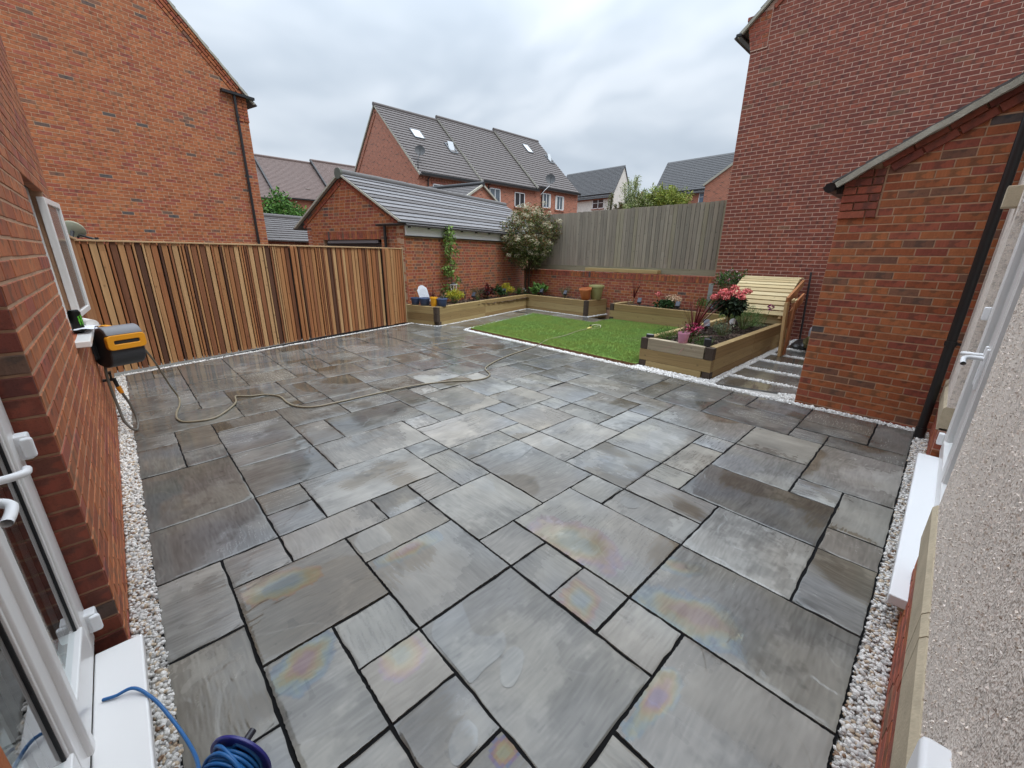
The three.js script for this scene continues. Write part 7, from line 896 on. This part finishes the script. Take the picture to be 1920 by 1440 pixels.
wispy('russet_sapling', 'thin reddish sapling in front of the right end of the pale house', [12.6, 0.8, -8.6], { seed: 18, canes: 4, r: 0.12, h: 3.3, per: 110, from: 0.65, l: 0.07, w: 0.02, sp: 0.25, cols: [[0.17, 0.12, 0.06], [0.16, 0.16, 0.08]] });
// ---------------------------------------------------------------- pots, plaque, lantern, lights
function pot(name, label, pos, r0, r1, h, mat, o = {}) { const g = thing(name, label, 'pot', pos, o.turn ?? 0); const P = [[0, 0], [r0, 0], [r1 * 0.97, h * 0.82], [r1 * (o.rim ?? 1.06), h * 0.83], [r1 * (o.rim ?? 1.06), h], [r1 * 0.94, h], [r0 * 0.92, 0.02], [0, 0.02]].map(a => new THREE.Vector2(...a)); mesh('pot_wall', new THREE.LatheGeometry(P, 28), mat, g); mesh('compost', rod(V(0, h * 0.7, 0), V(0, h * 0.8, 0), r1 * 0.9, r1 * 0.9, 20), M.soil, g); if (o.tilt) g.rotation.z = o.tilt; return g; }
const bluePot = std([0.045, 0.07, 0.15], 0.55); const top0 = 0.426;
const pl = (s, t) => { const v = ST(s, top0, t); return [v.x, v.y, v.z]; };
pot('blue_pot', 'small slate-blue pot at the left end of the bed, against the cedar fence', pl(7.27, 7.18), 0.085, 0.105, 0.17, bluePot); pot('blue_pot', 'slate-blue pot in front of the white plaque', pl(7.29, 6.9), 0.10, 0.128, 0.18, bluePot); pot('blue_pot', 'slate-blue pot right of the yellow pot at the front corner of the bed', pl(7.42, 6.48), 0.1, 0.128, 0.18, bluePot);
const yp = pot('yellow_pot', 'bright yellow tapered pot on the bed corner', pl(7.3, 6.62), 0.062, 0.088, 0.21, std([0.75, 0.36, 0.012], 0.42), { rim: 1.03 });
pot('terracotta_pot', 'tilted terracotta pot at the end of the corner bed', [9.5, 0.43, -6.98], 0.11, 0.165, 0.31, std([0.55, 0.17, 0.055], 0.65, { map: T.grit }), { tilt: 0.16 }); pot('olive_pot', 'larger pale olive pot beside the terracotta pot', [9.82, 0.42, -6.86], 0.14, 0.2, 0.40, std([0.36, 0.34, 0.14], 0.6, { map: T.grit }), {});
pot('pink_pot', 'small pink pot standing on the front sleeper of the nearest bed', [5.735, 0.426, -2.46], 0.06, 0.078, 0.15, std([0.58, 0.25, 0.36], 0.45), { rim: 1.02 });
bush('pot_plant', 'small straggly plant growing in the pink pot', 'plant', [5.735, 0.54, -2.46], { seed: 71, h: 0.14, r: 0.07, clumps: 7, leaves: 60, l: 0.035, w: 0.014, cols: [[0.12, 0.14, 0.07], [0.2, 0.14, 0.1]] });
spiky('dead_stems', 'grey dead stems sticking out of the blue pot at the bed corner', 'plant', [...pl(7.42, 6.48).map((v, i) => i === 1 ? v + 0.13 : v)], { seed: 72, n: 18, spread: 1.1, h: 0.2, droop: 0.3, w: 0.012, cols: [[0.05, 0.05, 0.06], [0.16, 0.14, 0.13]] });
{ const s = new THREE.Shape(); s.moveTo(-0.115, 0); s.lineTo(0.115, 0); s.lineTo(0.12, 0.30); s.bezierCurveTo(0.12, 0.34, 0.085, 0.33, 0.08, 0.36); s.bezierCurveTo(0.05, 0.42, -0.05, 0.42, -0.08, 0.36); s.bezierCurveTo(-0.085, 0.33, -0.12, 0.34, -0.12, 0.30); s.closePath(); const g = new THREE.ExtrudeGeometry(s, { depth: 0.012, bevelEnabled: true, bevelSize: 0.003, bevelThickness: 0.003, bevelSegments: 1, curveSegments: 10 }); boxUV(g);
  const p = thing('plaque', 'white round-topped plaque with faint lines of writing, leaning behind the blue pots', 'plaque', pl(7.42, 6.98).map((v, i) => i === 1 ? v + 0.06 : v)); p.rotation.set(0, A15 - 0.5, 0); const in_ = new THREE.Group(); mesh('board', g, std([0.72, 0.75, 0.80], 0.55, { map: T.grit }), p); const R = rng(4), ln = []; for (let k = 0; k < 9; k++) { let x = -0.085 + R() * 0.02; const y = 0.30 - k * 0.028; while (x < 0.075) { const w = 0.008 + R() * 0.02; ln.push(box(x + w / 2, y + (R() - 0.5) * 0.004, 0.0165, w, 0.005, 0.002)); x += w + 0.007; } } mesh('lettering', merge(ln), std([0.35, 0.38, 0.45], 0.7), p); p.rotation.z = 0.22; p.rotation.order = 'YXZ'; p.rotation.x = -0.22; }
{ const l = thing('lantern', 'small white metal lantern hanging on the sapling', 'lantern', [6.5, 0.66, -9.1], A15); const c = []; for (const [x, z] of [[-1, -1], [1, -1], [1, 1], [-1, 1]]) c.push(bar(V(x * 0.042, 0, z * 0.042), V(x * 0.062, 0.17, z * 0.062), 0.01, 0.01)); c.push(box(0, 0, 0, 0.1, 0.012, 0.1), box(0, 0.17, 0, 0.14, 0.012, 0.14)); mesh('cage', merge(c), M.white, l); mesh('roof', (() => { const g = new THREE.CylinderGeometry(0.02, 0.095, 0.05, 4); g.rotateY(Math.PI / 4); g.translate(0, 0.2, 0); return g; })(), M.rubber, l); mesh('glass', (() => { const g = new THREE.CylinderGeometry(0.08, 0.056, 0.155, 4, 1, true); g.rotateY(Math.PI / 4); g.translate(0, 0.085, 0); return g; })(), M.glass, l); mesh('hook', tube([V(0, 0.22, 0), V(0.02, 0.26, 0), V(0, 0.29, 0), V(-0.02, 0.27, 0)], 0.004), M.rubber, l); mesh('pole', rod(V(0.03, -0.3, -0.06), V(0.03, 0.3, -0.06), 0.006), M.rubber, l); }
{ // solar spotlights
  const cell = phys([0.03, 0.034, 0.05], 0.6), base = thing('solar_spotlight', 'solar spotlight beside the dark upright shrub in the long bed', 'solar light', [7.2, S0, -9.12], 0.4, 'solar spotlights stuck in the beds');
  mesh('lamp_head', box(0.0, 0.12, 0.0, 0.10, 0.06, 0.09, 0.012).applyMatrix4(M4().makeRotationZ(0)), M.rubber, base); { const m = basis(V(-0.02, 0.18, 0), V(Math.cos(0.75), Math.sin(0.75), 0), V(-Math.sin(0.75), Math.cos(0.75), 0), V(0, 0, 1)); mesh('panel', box(0, 0, 0, 0.155, 0.022, 0.10, 0.006).applyMatrix4(m), M.rubber, base); mesh('solar_cell', box(0, 0.0125, 0, 0.135, 0.004, 0.085).applyMatrix4(m), cell, base); } mesh('spike', rod(V(0, -0.05, 0), V(0, 0.1, 0), 0.008), M.rubber, base);
  const more = [[[7.95, S0, -9.4], 0.7, 'solar spotlight in front of the wine-red heuchera'], [[8.8, S0, -9.6], 0.6, 'solar spotlight left of the yellow-green plant near the tree'], [[9.72, S0, -8.85], 0.2, 'solar spotlight right of the hosta in the back corner'], [[9.85, S0, -8.0], 0.3, 'solar spotlight in front of the wispy grey shrub by the retaining wall'], [[9.62, S0, -5.38], 0.35, 'solar spotlight right of the tall cordyline in the bed below the fence'], [[9.6, S0, -4.36], 0.3, 'solar spotlight right of the low peach hydrangea'], [[9.75, S0, -3.62], 0.1, 'solar spotlight in front of the fresh green shrub'], [[7.02, S0 + 0.02, -2.66], 0.55, 'large solar spotlight at the middle of the nearest bed']];
  for (const [p, a, lab] of more) { const c = base.clone(); c.name = numbered('solar_spotlight'); c.position.set(...p); c.rotation.y = a; c.userData = { ...base.userData, label: lab }; scene.add(c); }
  const w = thing('corner_light', 'black clip-on light on the right front corner of the nearest bed', 'light', [5.77, 0.43, -2.13], 0.5); mesh('housing', merge([box(0, 0.05, 0, 0.08, 0.10, 0.09, 0.012), box(-0.03, -0.02, 0, 0.02, 0.06, 0.06, 0.004), box(0.0, 0.11, 0.03, 0.03, 0.05, 0.03, 0.01)]), M.rubber, w);
  const k = thing('deck_light', 'small flat black light on the left front corner of the nearest bed', 'light', [5.76, 0.427, -2.98], 0.2); mesh('housing', box(0, 0.022, 0, 0.06, 0.04, 0.11, 0.008), M.rubber, k); mesh('lens', box(-0.005, 0.044, 0, 0.045, 0.004, 0.095), std([0.3, 0.31, 0.33], 0.3), k);
  const rnd = thing('round_light', 'round black solar light with a pale face by the hydrangea stem', 'solar light', [7.72, S0, -2.46], -2.0); mesh('bowl', (() => { const g = new THREE.CylinderGeometry(0.068, 0.045, 0.11, 20); g.rotateX(1.0); g.translate(0, 0.15, 0); return g; })(), M.rubber, rnd); mesh('face', (() => { const g = new THREE.CylinderGeometry(0.058, 0.058, 0.006, 20); g.translate(0, 0.057, 0); g.rotateX(1.0); g.translate(0, 0.15, 0); return g; })(), std([0.7, 0.72, 0.75], 0.25), rnd); mesh('spike', rod(V(0, 0, 0), V(0, 0.12, 0), 0.008), M.rubber, rnd);
}
// ---------------------------------------------------------------- lounger, trestle, things in the passage
{
  const l = thing('slatted_lounger', 'curved wooden lounger of pale slats against the dark red brick gable', 'lounger'); const prof = [[9.92, 1.20], [9.70, 1.20], [9.48, 1.13], [9.29, 1.01], [9.14, 0.86], [9.03, 0.70], [8.97, 0.55]].map(a => V(a[0], a[1], 0)), c = new THREE.CatmullRomCurve3(prof), N = 13, R = rng(3);
  for (let i = 0; i < N; i++) { const p = c.getPointAt((i + 0.5) / N), d = c.getTangentAt((i + 0.5) / N), n = V(-d.y, d.x, 0).multiplyScalar(d.x < 0 ? -1 : 1); const g = box(0, 0, 0, 1.02, 0.028, c.getLength() / N - 0.016, 0.004); boxUV(g, R() * 2, R() * 2); g.applyMatrix4(basis(V(p.x, p.y, -2.53 + (R() - 0.5) * 0.012).addScaledVector(n, 0.02), V(0, 0, 1), n, V(0, 0, 1).cross(n))); mesh('slat', g, PINE[i % 3], l); }
  for (const z of [-2.98, -2.08]) mesh('side_rail', new THREE.TubeGeometry(new THREE.CatmullRomCurve3(prof.map(p => V(p.x, p.y - 0.05, z))), 24, 0.035, 6), PINEV, l);
  mesh('apron', box(9.05, 0.47, -2.53, 0.04, 0.16, 1.0, 0.004), PINE[1], l); for (const z of [-2.98, -2.08]) { mesh('leg', box(9.8, 0.58, z, 0.07, 1.16, 0.05), PINEV, l); mesh('leg', box(9.13, 0.3, z, 0.07, 0.6, 0.05), PINEV, l); }
  const t = thing('wooden_trestle', 'brown timber trestle frame with two upright boards at the end of the nearest bed', 'trestle');
  mesh('post', bar(V(8.0, 0.0, -1.735), V(8.03, 0.90, -1.80), 0.045, 0.14, 0.004, V(1, 0, 0)), PINEV, t); mesh('post', bar(V(8.07, 0.02, -1.70), V(8.12, 0.90, -1.70), 0.03, 0.10, 0.004, V(1, 0, 0)), CEDAR[2], t); mesh('rail', bar(V(8.0, 0.92, -1.80), V(9.75, 1.14, -1.99), 0.04, 0.12, 0.004), CEDAR[7], t); mesh('rail', bar(V(8.1, 0.86, -1.68), V(8.85, 0.93, -1.76), 0.03, 0.16, 0.004), CEDAR[2], t); mesh('rear_leg', bar(V(8.95, 0.02, -1.87), V(8.95, 0.98, -1.9), 0.04, 0.16, 0.004, V(1, 0, 0)), CEDAR[3], t); mesh('lower_rail', bar(V(8.1, 0.62, -1.74), V(8.95, 0.66, -1.86), 0.03, 0.30, 0.004), CEDAR[2], t);
  for (const z of [-1.72, -1.765]) mesh('end_block', bar(V(8.16, 0.905, z), V(8.30, 0.93, z), 0.028, 0.05, 0.003), PINE[0], t);
  const pole = thing('black_pole', 'thin black pole leaning against the dark red brick gable', 'pole'); mesh('shaft', rod(V(9.72, 0.05, -1.83), V(10.02, 1.34, -1.95), 0.018), M.black, pole);
  const s = thing('sprayer', 'pale grey pressure sprayer half hidden at the end of the passage', 'sprayer', [8.95, 0.06, -1.44], -0.3); { const P = [[0, 0], [0.10, 0], [0.115, 0.03], [0.115, 0.30], [0.09, 0.37], [0.035, 0.42], [0.03, 0.45], [0, 0.45]].map(a => new THREE.Vector2(...a)); const g = new THREE.LatheGeometry(P, 24); mesh('tank', g, std([0.50, 0.54, 0.62], 0.4), s); mesh('pump', merge([rod(V(0, 0.44, 0), V(0, 0.5, 0), 0.035), box(0, 0.51, 0, 0.03, 0.02, 0.14, 0.006)]), M.rubber, s); mesh('strap', tube([V(-0.09, 0.38, 0.03), V(-0.16, 0.25, 0.05), V(-0.12, 0.04, 0.03)], 0.008), M.rubber, s); s.rotation.z = 0.16; }
  const lump = (name, label, cat, pos, sc, mat, seed) => { const g = new THREE.IcosahedronGeometry(1, 4), p = g.attributes.position; for (let i = 0; i < p.count; i++) { const x = p.getX(i), y = p.getY(i), z = p.getZ(i), k = 0.72 + 0.5 * fb(x * 1.6 + 7 + seed, y * 1.6 + z * 1.9 + 9, seed, 4); p.setXYZ(i, x * k * sc[0], Math.max(-0.5, y * k) * sc[1], z * k * sc[2]); } g.computeVertexNormals(); const o = thing(name, label, cat, pos); mesh('body', g, mat, o); return o; };
  lump('yellow_bag', 'crumpled yellow bag in front of the sprayer', 'bag', [8.75, 0.33, -1.33], [0.15, 0.09, 0.14], std([0.46, 0.36, 0.03], 0.5), 4); lump('garden_sack', 'dark olive sack lying at the end of the passage', 'sack', [8.7, 0.17, -1.36], [0.22, 0.17, 0.24], std([0.12, 0.10, 0.035], 0.6), 5); lump('black_sack', 'black bin sack on the passage slabs beyond the wooden posts', 'sack', [9.0, 0.06, -1.58], [0.28, 0.12, 0.22], std([0.016, 0.016, 0.017], 0.38), 6);
}
scene.traverse(o => { if (o.isMesh) { o.castShadow = o.userData.noShadow ? false : true; o.receiveShadow = true; } });
renderer.render(scene, camera);
